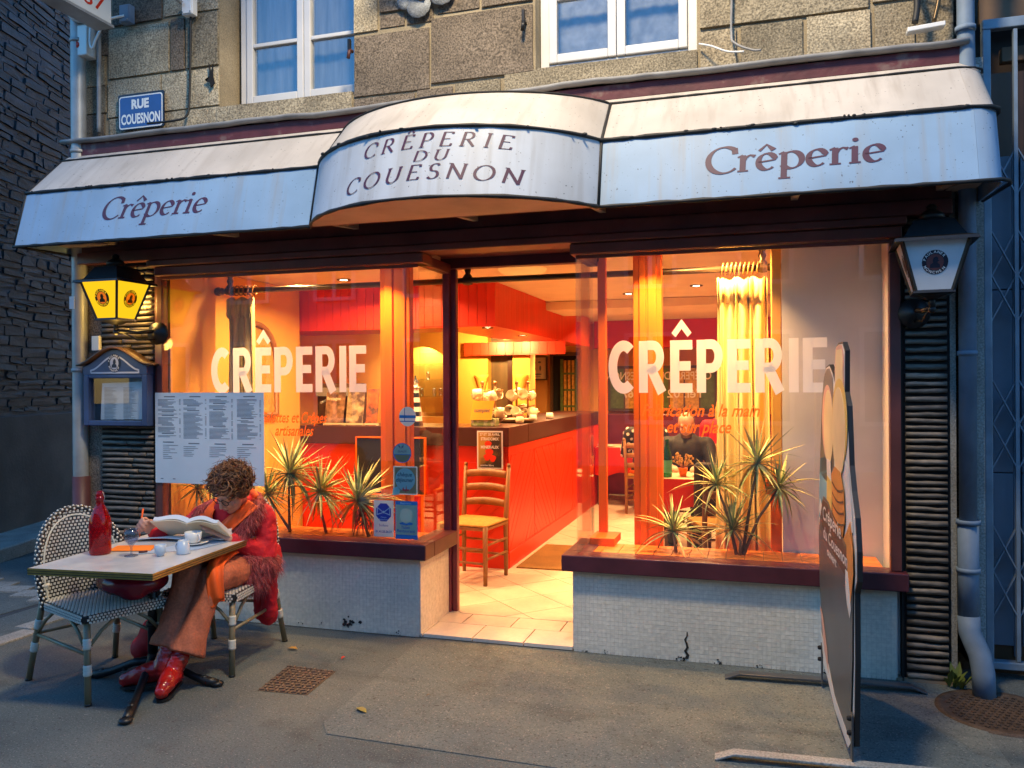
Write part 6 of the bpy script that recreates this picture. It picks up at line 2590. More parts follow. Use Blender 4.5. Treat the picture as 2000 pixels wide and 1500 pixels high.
t = thing('bistro_table', 'square bistro table with pale top, brass edge and black cast iron foot', 'table', (-3.142, -1.103, 0))
ca, sa = cos(radians(5.1)), sin(radians(5.1))
TC = V((-3.142, -1.103, 0))
TX, TY = V((ca, sa, 0)), V((-sa, ca, 0))


def tp_(a, b, z_):
    return tuple(TC + TX * a + TY * b + V((0, 0, z_)))


hw, hd = .342, .482
M['laminate'] = pm('laminate', (0.56, 0.57, 0.57), 0.22, var=.10, vscale=6, col2=(0.47, 0.49, 0.50), c2scale=5)
mb = MB()
mb.poly([(-hw, -hd), (hw, -hd), (hw, hd), (-hw, hd)], lambda u, v: tp_(u, v, .710), depth=(0, 0, -.004))
mb.build('table_top', M['laminate'], t, bevel=.002)
mb = MB()
for (a0, a1, b0, b1) in ((-hw - .004, hw + .004, -hd - .004, -hd), (-hw - .004, hw + .004, hd, hd + .004), (-hw - .004, -hw, -hd, hd), (hw, hw + .004, -hd, hd)):
    mb.poly([(a0, b0), (a1, b0), (a1, b1), (a0, b1)], lambda u, v: tp_(u, v, .7095), depth=(0, 0, -.033))
M['brass_edge'] = pm('brass_edge', (0.40, 0.30, 0.09), 0.35, metal=.75, var=.15, vscale=20)
ed = mb.build('edge_band', M['brass_edge'], t)
mb = MB()
e_ = hw + .0052
f_ = hd + .0052
for zz in (.698, .686):
    for (a0, b0, a1, b1) in ((-e_, -f_, e_, -f_), (e_, -f_, e_, f_)):
        mb.bar(tp_(a0, b0, zz), tp_(a1, b1, zz), .002, .0028)
mb.build('groove', M['weave_black'], ed)
mb = MB()
mb.poly([(-hw, -hd), (hw, -hd), (hw, hd), (-hw, hd)], lambda u, v: tp_(u * .998, v * .998, .704), depth=(0, 0, -.022))
mb.build('core', M['wood_dark'], t)
mb = MB()
mb.tube([tp_(0, 0, .09), tp_(0, 0, .68)], .026, 14)
mb.lathe([(.026, 0), (.036, .01), (.034, .025), (.026, .035)], tp_(0, 0, .30), 14)
mb.lathe([(.055, 0), (.045, .03), (.03, .07), (.026, .10)], tp_(0, 0, .06), 14)
mb.lathe([(.026, 0), (.05, .02), (.10, .03), (.10, .034)], tp_(0, 0, .64), 14)
mb.build('column', M['black_iron'], t)
for ang in (-62, 6, 118, 186):
    d = V((cos(radians(ang)), sin(radians(ang)), 0))
    c = TC + V((0, 0, 0))
    L_ = .56 if ang in (-62, 118) else .38
    mb = MB()
    mb.tube([c + V((0, 0, .12)), c + d * (L_ * .3) + V((0, 0, .10)), c + d * (L_ * .65) + V((0, 0, .045)), c + d * (L_ * .88) + V((0, 0, .022)), c + d * L_ + V((0, 0, .018))],
            [.026, .022, .020, .026, .020], 8)
    for q in (.45, .6, .8):
        mb.ball(c + d * L_ * q + V((0, 0, .05 * (1 - q) + .035)), (.02, .02, .012), 8, 5)
    mb.ball(c + d * L_ + V((0, 0, .016)), (.034, .034, .016), 10, 6)
    mb.build('foot', M['black_iron'], t)

# ---- on the table
ZT = .7115
M['red_glass'] = glass_mat('red_glass', (0.80, 0.012, 0.03), 1.5, milk=.20, milkcol=(0.60, 0.008, 0.02))
t = thing('red_bottle', 'tall red glass flip-top water bottle on the pale bistro table', 'bottle', (-3.355, -1.25, ZT))
mb = MB()
bx, by = -3.355, -1.245
mb.lathe([(.001, 0), (.050, 0), (.054, .008), (.055, .16), (.050, .195), (.030, .245), (.020, .262), (.019, .285), (.023, .29), (.023, .303), (.018, .304), (.016, .262), (.046, .19), (.050, .15), (.049, .012), (.001, .010)],
         (bx, by, ZT), 26)
mb.build('body', M['red_glass'], t)
mb = MB()
mb.lathe([(.020, 0), (.022, .01), (.02, .022), (.012, .03), (.001, .032)], (bx, by, ZT + .304), 14)
mb.build('stopper', M['red_glass'], t)
mb = MB()
for s in (-1, 1):
    mb.tube([(bx + s * .022, by, ZT + .272), (bx + s * .027, by + .004, ZT + .30), (bx + s * .018, by, ZT + .328), (bx, by, ZT + .335)], .0018, 5)
mb.build('wire', M['zinc'], t)
t = thing('stemmed_glass', 'small stemmed drinking glass standing beside the red bottle', 'glass', (-3.15, -1.25, ZT))
mb = MB()
mb.lathe([(.001, .004), (.034, .002), (.034, .0), (.033, .004), (.006, .010), (.005, .030), (.008, .036), (.005, .044), (.012, .058), (.034, .082), (.038, .105), (.033, .142), (.0318, .142), (.0365, .105), (.032, .084), (.010, .062), (.001, .060)],
         (-3.15, -1.25, ZT), 24)
M['clear_glass'] = glass_mat('clear_glass', (.80, .83, .88), 1.75)
mb.build('bowl', M['clear_glass'], t)
mb = MB()
mb.lathe([(.001, .062), (.010, .0635), (.0315, .085), (.0355, .100), (.001, .100)], (-3.15, -1.25, ZT), 20)
mb.build('water', glass_mat('water', (.80, .82, .92), 1.33), t)


def cup(name, label, x, y, r, h, ang, saucer, mat='porcelain', z=ZT, group='coffee cups on the bistro table'):
    t = thing(name, label, 'cup', (x, y, z), group=group)
    zc = z + (.012 if saucer else 0)
    mb = MB()
    mb.lathe([(.001, .004), (r * .55, 0), (r * .6, .004), (r * .92, h * .35), (r, h), (r * .93, h), (r * .85, h * .38), (.001, .008)], (x, y, zc), 24)
    p = mb.build('bowl', M[mat], t)
    mb = MB()
    d = V((cos(radians(ang)), sin(radians(ang)), 0))
    mb.tube([V((x, y, zc)) + d * (r * .93 + .022 * sin(a)) + V((0, 0, h * .52 + h * .30 * cos(a))) for a in [i * PI / 7 for i in range(8)]], .0048, 7)
    mb.build('handle', M[mat], t)
    mb = MB()
    mb.lathe([(.001, h * .62), (r * .91, h * .62)], (x, y, zc), 18)
    mb.build('coffee', M['wood_dark'], t)
    if saucer:
        mb = MB()
        mb.lathe([(.001, .006), (r * .8, .006), (r * 1.75, .018), (r * 1.78, .015), (r * .8, 0), (.001, 0)], (x, y, z), 28)
        mb.build('saucer', M[mat], t)
    return t


cup('coffee_cup', 'large white cup standing on its saucer near the table corner', -3.035, -.905, .047, .060, -20, True)
cup('coffee_cup', 'white cup behind the large one, close to the open book', -2.955, -.73, .042, .055, 200, True)
M['blue_white'] = pm('blue_white', (0.42, 0.52, 0.62), .3, var=.05)
cup('small_cup', 'small straight bluish cup with handle at the left, near the table edge', -3.005, -1.205, .030, .058, 150, False, 'blue_white', group='small bluish cups')
t = thing('small_jug', 'taller bluish conical milk jug just right of the small cup', 'jug', (-2.925, -1.125, ZT))
mb = MB()
mb.lathe([(.001, .004), (.036, 0), (.036, .006), (.028, .070), (.025, .070), (.032, .008), (.001, .008)], (-2.925, -1.125, ZT), 22)
mb.build('body', M['blue_white'], t)
mb = MB()
mb.tube([V((-2.925, -1.125, ZT)) + V((-.030 - .018 * sin(a), 0, .035 + .022 * cos(a))) for a in [i * PI / 7 for i in range(8)]], .0042, 7)
mb.build('handle', M['blue_white'], t)


def paper(name, label, cat, pts, mat, z, group=None):
    mb = MB()
    mb.poly(pts, lambda u, v: (u, v, z), depth=(0, 0, -.0012))
    return mb.build(name, M[mat], None, label=label, cat=cat, group=group)


M['napkin_orange'] = pm('napkin_orange', (0.80, 0.20, 0.008), .8)
M['sheen_blue'] = pm('sheen_blue', (0.36, 0.47, 0.60), .4)  # sky reflection on the table top, put into the colour of a thin sheet
paper('napkin', 'orange paper napkin lying behind the glass on the table', 'napkin', [(-3.36, -1.19), (-3.14, -1.12), (-3.22, -.98), (-3.42, -1.05)], 'napkin_orange', ZT + .0030)
paper('sky_sheen_sheet', 'thin pale blue sheet painted as sky reflection under the cups on the bistro table', 'painted reflection', [(-3.17, -1.23), (-2.92, -1.02), (-2.88, -.70), (-3.06, -.66), (-3.12, -.95)], 'sheen_blue', ZT + .0015)
mb = MB()
mb.grid(lambda u, v: (-3.46 + .34 * u + .03 * v, -.93 + .10 * u + .20 * v, ZT + .004 + .016 * sin(PI * u) * (1 - v * .5)), 10, 3)
mb.build('paper_sheets', M['paper'], None, solid=.004, label='loose white paper sheets under the writing hand', cat='paper')
mb = MB()
mb.tube([(-3.155, -1.19, ZT + .008), (-3.125, -1.16, ZT + .008)], .0055, 7)
mb.build('sugar_stick', M['maroon'], None, label='little dark red sugar stick beside the bluish cup', cat='sugar stick')

# open book, propped up on the far side of the table
t = thing('book', 'open paperback book propped on the table in front of the reading woman', 'book', (-3.1, -.80, ZT))
SP = V((-3.09, -.83, .775))
SPU = V((0.0, -.80, .60)).normalized()


def leafblock(sgn, name, mat, w, h, th, lift, curl):
    mb = MB()
    rd = V((sgn * .97, -.10 if sgn < 0 else .04, .02)).normalized()

    def fn(u, v, k):
        c = curl * sin(PI * min(1, u * 1.15)) * (1 - .35 * u) + lift
        return SP + rd * (w * u) + SPU * (h * (v - .5)) + V((0, .60, .80)).normalized() * (c + th * (k - .5) * (1 - .25 * u))
    mb.grid(lambda u, v: fn(u, v, 1), 10, 2)
    mb.grid(lambda u, v: fn(1 - u, v, 0), 10, 2)
    mb.grid(lambda u, v: fn(u, 0, v), 10, 1)
    mb.grid(lambda u, v: fn(1 - u, 1, v), 10, 1)
    mb.grid(lambda u, v: fn(1, u, v), 2, 1)
    return mb.build(name, M[mat], t)


leafblock(-1, 'pages', 'paper', .215, .16, .030, .022, .022)
leafblock(1, 'pages', 'paper', .195, .16, .026, .018, .028)
leafblock(-1, 'cover', 'cream_mug', .225, .168, .004, .001, .018)
leafblock(1, 'cover', 'cream_mug', .205, .168, .004, -.002, .020)

# red bags
M['red_vinyl'] = pm('red_vinyl', (0.20, 0.006, 0.022), .25, var=.3, vscale=6)
M['red_cloth'] = pm('red_cloth', (0.52, 0.008, 0.015), .7, var=.25, vscale=9, bump=.3, bscale=50)


def remeshed(name, mb, voxel, smooth, mats, parent=None, wrinkle=None, **k):
    me = mb.mesh('tmp', mats)
    o = bpy.data.objects.new('tmp', me)
    COL.objects.link(o)
    m = o.modifiers.new('r', 'REMESH')
    m.mode = 'VOXEL'
    m.voxel_size = voxel
    m.use_smooth_shade = True
    if smooth:
        s = o.modifiers.new('s', 'SMOOTH')
        s.factor = .5
        s.iterations = smooth
    dg = bpy.context.evaluated_depsgraph_get()
    ev = o.evaluated_get(dg)
    me2 = bpy.data.meshes.new_from_object(ev)
    me2.name = name
    if wrinkle:
        amp, sc, st = wrinkle
        nrs = [v.normal.copy() for v in me2.vertices]
        for v, n_ in zip(me2.vertices, nrs):
            q = V((v.co.x * sc * st[0], v.co.y * sc * st[1], v.co.z * sc * st[2]))
            r_ = 1 - abs(mnoise.noise(q)) * 2.2
            v.co += n_ * amp * (r_ + .6 * mnoise.noise(q * 2.3))
    bpy.data.objects.remove(o)
    bpy.data.meshes.remove(me)
    if not me2.materials:
        me2.materials.append(mats)
    return put(name, me2, parent, **k)


mb = MB()
mb.ball((-3.25, -1.13, .555), (.22, .17, .085), 16, 10, M=Matrix.Rotation(-.3, 3, 'Z'))
mb.ball((-3.40, -1.02, .56), (.10, .10, .09), 14, 8)
mb.ball((-3.17, -1.22, .515), (.09, .06, .045), 14, 8)
mb.tube([(-3.36, -1.08, .60), (-3.30, -1.15, .64), (-3.20, -1.16, .60)], .02, 8)
remeshed('red_bag', mb, .012, 3, M['red_vinyl'], label='glossy dark red bag lying on the seat of the empty chair', cat='bag')
mb = MB()
mb.ball((-3.37, -.80, .13), (.11, .10, .13), 16, 10)
mb.ball((-3.42, -.83, .08), (.09, .09, .08), 14, 8)
mb.ball((-3.32, -.79, .25), (.035, .03, .05), 10, 8)
remeshed('red_bag', mb, .012, 3, M['red_cloth'], label='bright red cloth bag standing on the pavement behind the table foot', cat='bag')

# ================================================================ the woman reading
M['skin'] = pm('skin', (0.52, 0.27, 0.19), .5, var=.12, vscale=18)
M['coat_red'] = pm('coat_red', (0.56, 0.006, 0.018), .75, var=.14, vscale=7, bump=.35, bscale=120)
M['corduroy'] = pm('corduroy', (0.42, 0.115, 0.055), .8, var=.22, vscale=8, fine=.15, fscale=90, bump=.3)
M['boot'] = pm('boot', (0.42, 0.012, 0.010), .22, var=.3, vscale=14, spec=.6)
M['sock'] = pm('sock', (0.30, 0.012, 0.03), .8)
M['scarf'] = pm('scarf', (0.80, 0.10, 0.006), .7, var=.15, vscale=10)
M['fur'] = pm('fur', (0.21, 0.022, 0.032), .8, var=.5, vscale=28)
M['fur_pink'] = pm('fur_pink', (0.44, 0.11, 0.12), .8, var=.4, vscale=28)
M['hair'] = pm('hair', (0.11, 0.036, 0.014), .5, var=.45, vscale=22, col2=(0.06, 0.028, 0.014), c2scale=16)
M['hair_light'] = pm('hair_light', (0.22, 0.095, 0.035), .5, var=.35, vscale=22)


def cap(mb, a, b, ra, rb=None, n=14, flat=None):
    """closed tapered limb with round ends"""
    rb = ra if rb is None else rb
    a, b = V(a), V(b)
    mb.tube([a, a.lerp(b, .25), a.lerp(b, .5), a.lerp(b, .75), b], [ra, ra * .75 + rb * .25, (ra + rb) / 2, ra * .25 + rb * .75, rb], n)
    mb.ball(a, ra * .995, n, 8)
    mb.ball(b, rb * .995, n, 8)


def fingers(mb, wrist, palm_dir, normal, curl, side, scale=1.0):
    """palm, four unequal bent fingers and a thumb; side = across the palm towards the thumb"""
    w, d, nrm_, s = V(wrist), V(palm_dir).normalized(), V(normal).normalized(), V(side).normalized()
    k = scale
    for off in (-.026, -.009, .009, .026):
        cap(mb, w + s * off * .6 * k, w + d * .078 * k + s * off * k, .013 * k, .0125 * k, 8)
    for off, L_ in ((-.029, .060), (-.010, .074), (.010, .080), (.029, .070)):
        p0 = w + d * .080 * k + s * off * k
        a1, a2, a3 = curl
        d1 = d * cos(a1) + nrm_ * sin(a1)
        d2 = d * cos(a1 + a2) + nrm_ * sin(a1 + a2)
        d3 = d * cos(a1 + a2 + a3) + nrm_ * sin(a1 + a2 + a3)
        p1 = p0 + d1 * L_ * .45 * k
        p2 = p1 + d2 * L_ * .32 * k
        p3 = p2 + d3 * L_ * .26 * k
        cap(mb, p0, p1, .0098 * k, .0092 * k, 8)
        cap(mb, p1, p2, .0092 * k, .0086 * k, 8)
        cap(mb, p2, p3, .0086 * k, .0074 * k, 8)
    t0 = w + d * .022 * k + s * .026 * k
    t1 = t0 + (d * .6 + s * .5 + nrm_ * .5).normalized() * .040 * k
    t2 = t1 + (d * .75 - s * .15 + nrm_ * .6).normalized() * .030 * k
    cap(mb, t0, t1, .0125 * k, .0105 * k, 8)
    cap(mb, t1, t2, .0105 * k, .0085 * k, 8)


woman = thing('person', 'woman in red coat and furry vest reading a book at the pavement table', 'person', (-2.99, -.55, 0))
HC = V((-2.935, -.69, .985))
# head frame: pitched well forward, turned a little to her right
hf = V((-.20, -.80, -.56)).normalized()       # where the face points
hu = (V((.02, -.62, .78)) - hf * V((.02, -.62, .78)).dot(hf)).normalized()
hr = hf.cross(hu)                               # her left is -hr? (kept symmetric)
HM = Matrix(((hr.x, hf.x, hu.x), (hr.y, hf.y, hu.y), (hr.z, hf.z, hu.z)))


def hp(a, b, c):
    return HC + HM @ V((a, b, c))


def head_parts(mb, hp, HM, s=1.0):
    mb.ball(hp(0, -.012 * s, .035 * s), (.074 * s, .094 * s, .088 * s), 18, 12, M=HM)
    mb.ball(hp(0, .030 * s, -.035 * s), (.060 * s, .062 * s, .082 * s), 18, 12, M=HM)
    mb.ball(hp(0, .052 * s, -.095 * s), (.030 * s, .028 * s, .024 * s), 12, 8, M=HM)            # chin
    mb.tube([hp(0, .082 * s, .020 * s), hp(0, .100 * s, -.012 * s), hp(0, .106 * s, -.030 * s), hp(0, .090 * s, -.038 * s)], [.008 * s, .011 * s, .015 * s, .010 * s], 8)   # nose
    for sx in (-1, 1):
        mb.ball(hp(sx * .012 * s, .095 * s, -.035 * s), (.009 * s, .009 * s, .008 * s), 8, 6)
        mb.ball(hp(sx * .034 * s, .062 * s, -.030 * s), (.026 * s, .024 * s, .024 * s), 10, 8, M=HM)  # cheeks
        mb.ball(hp(sx * .031 * s, .074 * s, .026 * s), (.024 * s, .012 * s, .008 * s), 10, 6, M=HM)   # brow
        mb.ball(hp(sx * .031 * s, .072 * s, .008 * s), (.016 * s, .012 * s, .011 * s), 10, 8, M=HM)   # lids
        mb.ball(hp(sx * .076 * s, -.005 * s, -.010 * s), (.009 * s, .018 * s, .030 * s), 8, 8, M=HM)  # ears
    mb.ball(hp(0, .082 * s, -.060 * s), (.022 * s, .012 * s, .006 * s), 10, 6, M=HM)              # lips
    mb.ball(hp(0, .080 * s, -.070 * s), (.018 * s, .012 * s, .007 * s), 10, 6, M=HM)


mb = MB()
head_parts(mb, hp, HM)
cap(mb, hp(0, -.03, -.04), (-3.0, -.55, .89), .052, .056)
cap(mb, (-3.02, -.53, .83), (-2.99, -.43, .60), .125, .135)
cap(mb, (-3.20, -.55, .81), (-2.87, -.50, .82), .062, .062)
SR, ER, WR = V((-3.225, -.57, .80)), V((-3.33, -.66, .66)), V((-3.355, -.835, .757))
SL, EL, WL = V((-2.855, -.50, .805)), V((-2.83, -.53, .60)), V((-2.905, -.76, .725))
for a, b, c in ((SR, ER, WR), (SL, EL, WL)):
    cap(mb, a, b, .050, .040)
    cap(mb, b, c, .040, .026)
cap(mb, (-3.08, -.45, .52), (-2.90, -.45, .52), .12, .12)
RK, LK = V((-3.00, -.99, .585)), V((-2.865, -.955, .545))
RA, LA = V((-3.01, -1.165, .175)), V((-2.925, -1.175, .115))
for h_, k_, a_ in ((V((-3.06, -.48, .51)), RK, RA), (V((-2.91, -.48, .51)), LK, LA)):
    cap(mb, h_, k_, .080, .055)
    cap(mb, k_, a_, .052, .034)
# writing hand: fingers closed round the pen
fingers(mb, WR, (-.42, -.45, .55), (.55, -.75, -.35), (1.0, 1.1, .7), (.55, .15, .82), 1.08)
# left hand holds the book from behind
fingers(mb, WL, (-.55, -.35, .45), (-.5, -.85, .1), (.35, .5, .4), (-.6, .4, .7), .95)
body = remeshed('body', mb, .0055, 3, M['skin'], woman)
# pen
mb = MB()
pb_ = WR + V((-.05, -.055, .035))
mb.tube([pb_ + V((.012, -.02, -.055)), pb_ + V((.004, -.012, -.035)), pb_ + V((-.008, .03, .10))], [.002, .0048, .0052], 8)
mb.build('pen', M['scarf'], None, label='orange pen held upright in the writing hand', cat='pen')
# eyes and glasses
mb = MB()
for sx in (-1, 1):
    ring_ = [hp(sx * .032 + .025 * cos(a), .094 + .004 * (1 - abs(cos(a))), .004 + .019 * sin(a)) for a in [i * PI / 9 for i in range(19)]]
    mb.tube(ring_, .0022, 6, caps=False)
    mb.tube([hp(sx * .057, .092, .008), hp(sx * .078, .03, .012), hp(sx * .080, -.02, .008)], .0020, 6)
mb.tube([hp(-.008, .096, .008), hp(0, .099, .011), hp(.008, .096, .008)], .002, 6)
mb.build('glasses', M['dark'], woman)
mb = MB()
mb.ball(hp(0, .0865, -.0645), (.021, .010, .0055), 12, 6, M=HM)
mb.build('lips', pm('lips', (0.36, 0.07, 0.06), .45), woman)
# hair: a cap and many loose curls
mb = MB()
mb.ball(hp(0, -.026, .060), (.098, .112, .092), 20, 12, M=HM)
mb.ball(hp(.0, .045, .088), (.070, .045, .034), 14, 8, M=HM)
mb.ball(hp(0, -.085, .0), (.080, .045, .07), 14, 8, M=HM)
for sx in (-1, 1):
    mb.ball(hp(sx * .078, -.018, .018), (.026, .055, .055), 12, 8, M=HM)
hair = remeshed('hair', mb, .009, 2, M['hair'], woman)
rh = random.Random(6)
m1, m2 = MB(), MB()
for i in range(760):
    th, ph = rh.uniform(0, 2 * PI), rh.uniform(-.25, PI / 2)
    n_ = V((cos(ph) * cos(th), cos(ph) * sin(th), sin(ph)))
    if n_.y > .38 and n_.z < .55:
        continue
    c = V((n_.x * .096, n_.y * .108 - .022 + (.03 if n_.y > .3 else 0), n_.z * .090 + .055))
    tng = n_.cross(V((rh.uniform(-.5, .5), rh.uniform(-.3, 1), rh.uniform(-.2, .4)))).normalized()
    bt = n_.cross(tng)
    R0 = rh.uniform(.010, .032)
    fly = rh.random() < .22
    lift = rh.uniform(.0045, .008) if fly else rh.uniform(.001, .004)
    turn = rh.uniform(.28, .62)
    pts = []
    for k in range(9):
        a = k * turn
        pts.append(hp(*(c + tng * (R0 * sin(a) * 1.4) + bt * (R0 * (cos(a) - 1)) + n_ * (lift * k))))
    w_ = rh.uniform(.4, .7) if fly else rh.uniform(.8, 1.5)
    (m2 if rh.random() < .38 else m1).tube(pts, [q * w_ for q in (.0028, .0034, .0036, .0036, .0034, .003, .0024, .0016, .0006)], 5)
m1.build('curls', M['hair'], hair, kind='stuff')
m2.build('light_curls', M['hair_light'], hair, kind='stuff')

# coat
mb = MB()
cap(mb, (-3.025, -.52, .82), (-2.99, -.43, .60), .150, .170)
cap(mb, (-3.22, -.56, .81), (-2.86, -.51, .82), .075, .075)
cap(mb, SR, ER, .078, .070)
cap(mb, ER, WR + (ER - WR) * .12, .068, .050)
cap(mb, SL + V((0, 0, .0)), EL + V((.005, 0, -.01)), .076, .072)
cap(mb, EL + V((.005, 0, -.01)), WL + (EL - WL) * .15, .070, .048)
cap(mb, (-3.06, -.46, .56), (-2.92, -.46, .56), .150, .145)
cap(mb, (-2.84, -.56, .55), (-2.82, -.60, .47), .085, .07)
cap(mb, (-2.85, -.46, .50), (-2.86, -.44, .20), .055, .055)
cap(mb, (-2.81, -.50, .52), (-2.83, -.48, .24), .035, .045)
cap(mb, (-2.90, -.48, .45), (-2.90, -.46, .22), .03, .04)
coat = remeshed('coat', mb, .009, 3, M['coat_red'], woman, wrinkle=(.0045, 15, (1, 1, 1.3)))
mb = MB()
for c in ((-2.858, -.685, .648), (-2.822, -.625, .632)):
    mb.ball(c, .0095, 10, 6)
mb.build('cuff_button', M['fur_pink'], coat)
# trousers, flared at the hem
mb = MB()


def flare(mb, hip, knee, ank, ex):
    cap(mb, hip, knee, .100, .078)
    d = (V(ank) - V(knee))
    mb.tube([knee, V(knee) + d * .3, V(knee) + d * .65, V(knee) + d * .90], [.078, .062, .076, .090 + ex], 18)
    mb.ball(knee, .0775, 14, 8)


flare(mb, (-3.06, -.50, .515), RK, RA, .006)
flare(mb, (-2.91, -.50, .515), LK, LA + V((.015, .02, .03)), .008)
trousers = remeshed('trousers', mb, .008, 2, M['corduroy'], woman, wrinkle=(.005, 13, (1, 1, .6)))
# boots
mb = MB()


def boot(shaft, ankle, toe):
    mb = MB()
    a, t_ = V(ankle), V(toe)
    cap(mb, V(shaft), a, .050, .047)
    heel = a + (a - t_).normalized() * .035 + V((0, 0, -.045))
    cap(mb, a + V((0, 0, -.02)), heel, .048, .040)
    cap(mb, a.lerp(t_, .25), a.lerp(t_, .65) + V((0, 0, .0)), .048, .044)
    cap(mb, heel, t_, .034, .034)
    cap(mb, a.lerp(t_, .6), t_, .044, .034)
    b = remeshed('boot', mb, .007, 3, M['boot'], woman, wrinkle=(.0022, 26, (1, 1, 1.6)))
    mb = MB()
    d = (t_ - heel).normalized()
    sd = d.cross(V((0, 0, 1))).normalized()
    up = sd.cross(d)
    P = []
    for u, w_ in ((-.03, .022), (0, .033), (.08, .030), (.16, .040), (.22, .034), (.255, .012)):
        P.append((u, w_))
    outl = [(u, w_) for u, w_ in P] + [(u, -w_) for u, w_ in reversed(P)]
    k = ((t_ - heel).length + .03) / .255
    mb.poly(outl, lambda u, v: heel + d * (u * k) + sd * v - up * .030, depth=-up * .014)
    mb.build('sole', M['weave_black'], b)


boot(RA + V((.02, .02, .06)), (-3.0, -1.20, .128), (-3.19, -1.25, .058))
boot(LA + V((.005, .01, .06)), (-2.935, -1.20, .105), (-2.90, -1.325, .050))
# scarf
mb = MB()


def clothstrip(mb, path, w, nrm_, fold=.02, n=24):
    path = [V(p) for p in path]

    def at(t_):
        s = t_ * (len(path) - 1)
        i = min(int(s), len(path) - 2)
        f = s - i
        p0, p1, p2, p3 = path[max(i - 1, 0)], path[i], path[i + 1], path[min(i + 2, len(path) - 1)]
        return 0.5 * ((2 * p1) + (p2 - p0) * f + (2 * p0 - 5 * p1 + 4 * p2 - p3) * f * f + (3 * p1 - p0 - 3 * p2 + p3) * f ** 3)

    def fn(u, v):
        p = at(v)
        tg = (at(min(1, v + .02)) - at(max(0, v - .02))).normalized()
        sd = tg.cross(V(nrm_)).normalized()
        return p + sd * (w * (u - .5)) + V(nrm_) * (fold * sin(u * 9 + v * 5) * .5 + fold * (1 - abs(2 * u - 1)) * .6)
    mb.grid(fn, 10, n)


clothstrip(mb, [(-2.88, -.54, .91), (-3.0, -.47, .94), (-3.11, -.58, .90), (-3.12, -.68, .84), (-3.09, -.71, .77)], .085, (-.1, -.9, .35))
clothstrip(mb, [(-2.86, -.58, .90), (-2.90, -.68, .84), (-2.96, -.72, .78), (-3.0, -.73, .74)], .085, (.1, -.9, .3))
clothstrip(mb, [(-2.90, -.74, .66), (-2.86, -.92, .635), (-2.815, -1.01, .58), (-2.80, -1.02, .46), (-2.81, -1.0, .42)], .085, (.5, -.6, .6), .016)
mb.build('scarf', M['scarf'], woman, solid=.006)
# fur vest: backing roll and thousands of hairs
rf = random.Random(14)
mf1, mf2 = MB(), MB()
roll = MB()


def furpath(path, r, cnt, down, ln=(.03, .065), spread=1.0):
    path = [V(p) for p in path]
    for a, b in zip(path, path[1:]):
        cap(roll, a, b, r, r)
    for i in range(cnt):
        k = rf.uniform(0, len(path) - 1.001)
        j = int(k)
        c = path[j].lerp(path[j + 1], k - j)
        n_ = V((rf.gauss(0, 1), rf.gauss(-.5, 1), rf.gauss(.1, 1))).normalized()
        p = c + n_ * r * .95
        dr = (V(down) + n_ * .75 * spread + V((rf.uniform(-.4, .4), rf.uniform(-.4, .4), rf.uniform(-.3, .3)))).normalized()
        l = rf.uniform(*ln)
        sd = dr.cross(n_)
        if sd.length < .1:
            continue
        sd = sd.normalized() * rf.uniform(.0008, .0018)
        mid = p + dr * l * .55 + n_ * .006
        tip = mid + (dr + V((0, 0, -.35))).normalized() * l * .5
        (mf2 if rf.random() < .30 else mf1).add([p - sd, p + sd, mid + sd * .7, mid - sd * .7, tip], [(0, 1, 2, 3), (3, 2, 4)])


furpath([(-2.90, -.48, .90), (-2.85, -.56, .875), (-2.86, -.63, .81), (-2.885, -.68, .74), (-2.91, -.70, .69)], .038, 4200, (-.05, -.15, -1))
furpath([(-3.15, -.56, .89), (-3.19, -.63, .86), (-3.20, -.67, .80)], .034, 1100, (0, -.1, -1))
furpath([(-3.08, -.44, .91), (-2.95, -.43, .91)], .045, 700, (0, -.1, -1))
furpath([(-2.87, -.47, .86), (-2.88, -.50, .87)], .030, 500, (.3, -.2, -1), (.02, .05))
furpath([(-2.95, -.70, .60), (-2.86, -.66, .57), (-2.80, -.57, .55), (-2.80, -.48, .54)], .055, 4500, (.06, -.1, -1), (.035, .095))
furpath([(-2.87, -.68, .50), (-2.81, -.60, .47)], .050, 3000, (.10, -.15, -1), (.04, .10))
vest = remeshed('fur_vest', roll, .012, 2, M['fur'], woman)
mf1.build('fur', M['fur'], vest, kind='stuff')
mf2.build('pale_fur', M['fur_pink'], vest, kind='stuff')
# ================================================================ plants in the two bays
def leaf_mesh(name, L_, w, droop, mats):
    """long strap leaf along +x, with a midrib fold and a drooping tip"""
    mb = MB()
    n = 6
    vs = []
    for i in range(n + 1):
        s = i / n
        ww = w * (sin(PI * min(1, s * .9 + .10)) ** .6) * (1 - s * .75)
        x = L_ * s * (1 - .12 * droop * s)
        z = -droop * L_ * s * s * .5
        vs += [(x, -ww, z + ww * .5), (x, 0, z), (x, ww, z + ww * .5)]
    fs, mi = [], []
    for i in range(n):
        for k in (0, 1):
            fs.append((3 * i + k, 3 * i + 3 + k, 3 * i + 4 + k, 3 * i + 1 + k))
    mb.add(vs, fs, True)
    for k in range(len(mb.mi)):
        mb.mi[k] = k % 2 if len(mats) > 1 else 0
    return mb.mesh(name, mats)


M['leaf_y2'] = pm('leaf_y2', (0.58, 0.52, 0.19), .4, var=.2, vscale=20, objvar=.3)
M['leaf_g2'] = pm('leaf_g2', (0.20, 0.31, 0.11), .4, var=.25, vscale=20, objvar=.3)
LM = {'y': [leaf_mesh('leaf', 1.0, .046, d, [M['leaf_y2'], M['leaf_g2']]) for d in (.15, .5, 1.0)],
      'g': [leaf_mesh('leaf', 1.0, .050, d, [M['leaf_g2'], M['leaf_y2']]) for d in (.15, .45, .9)]}


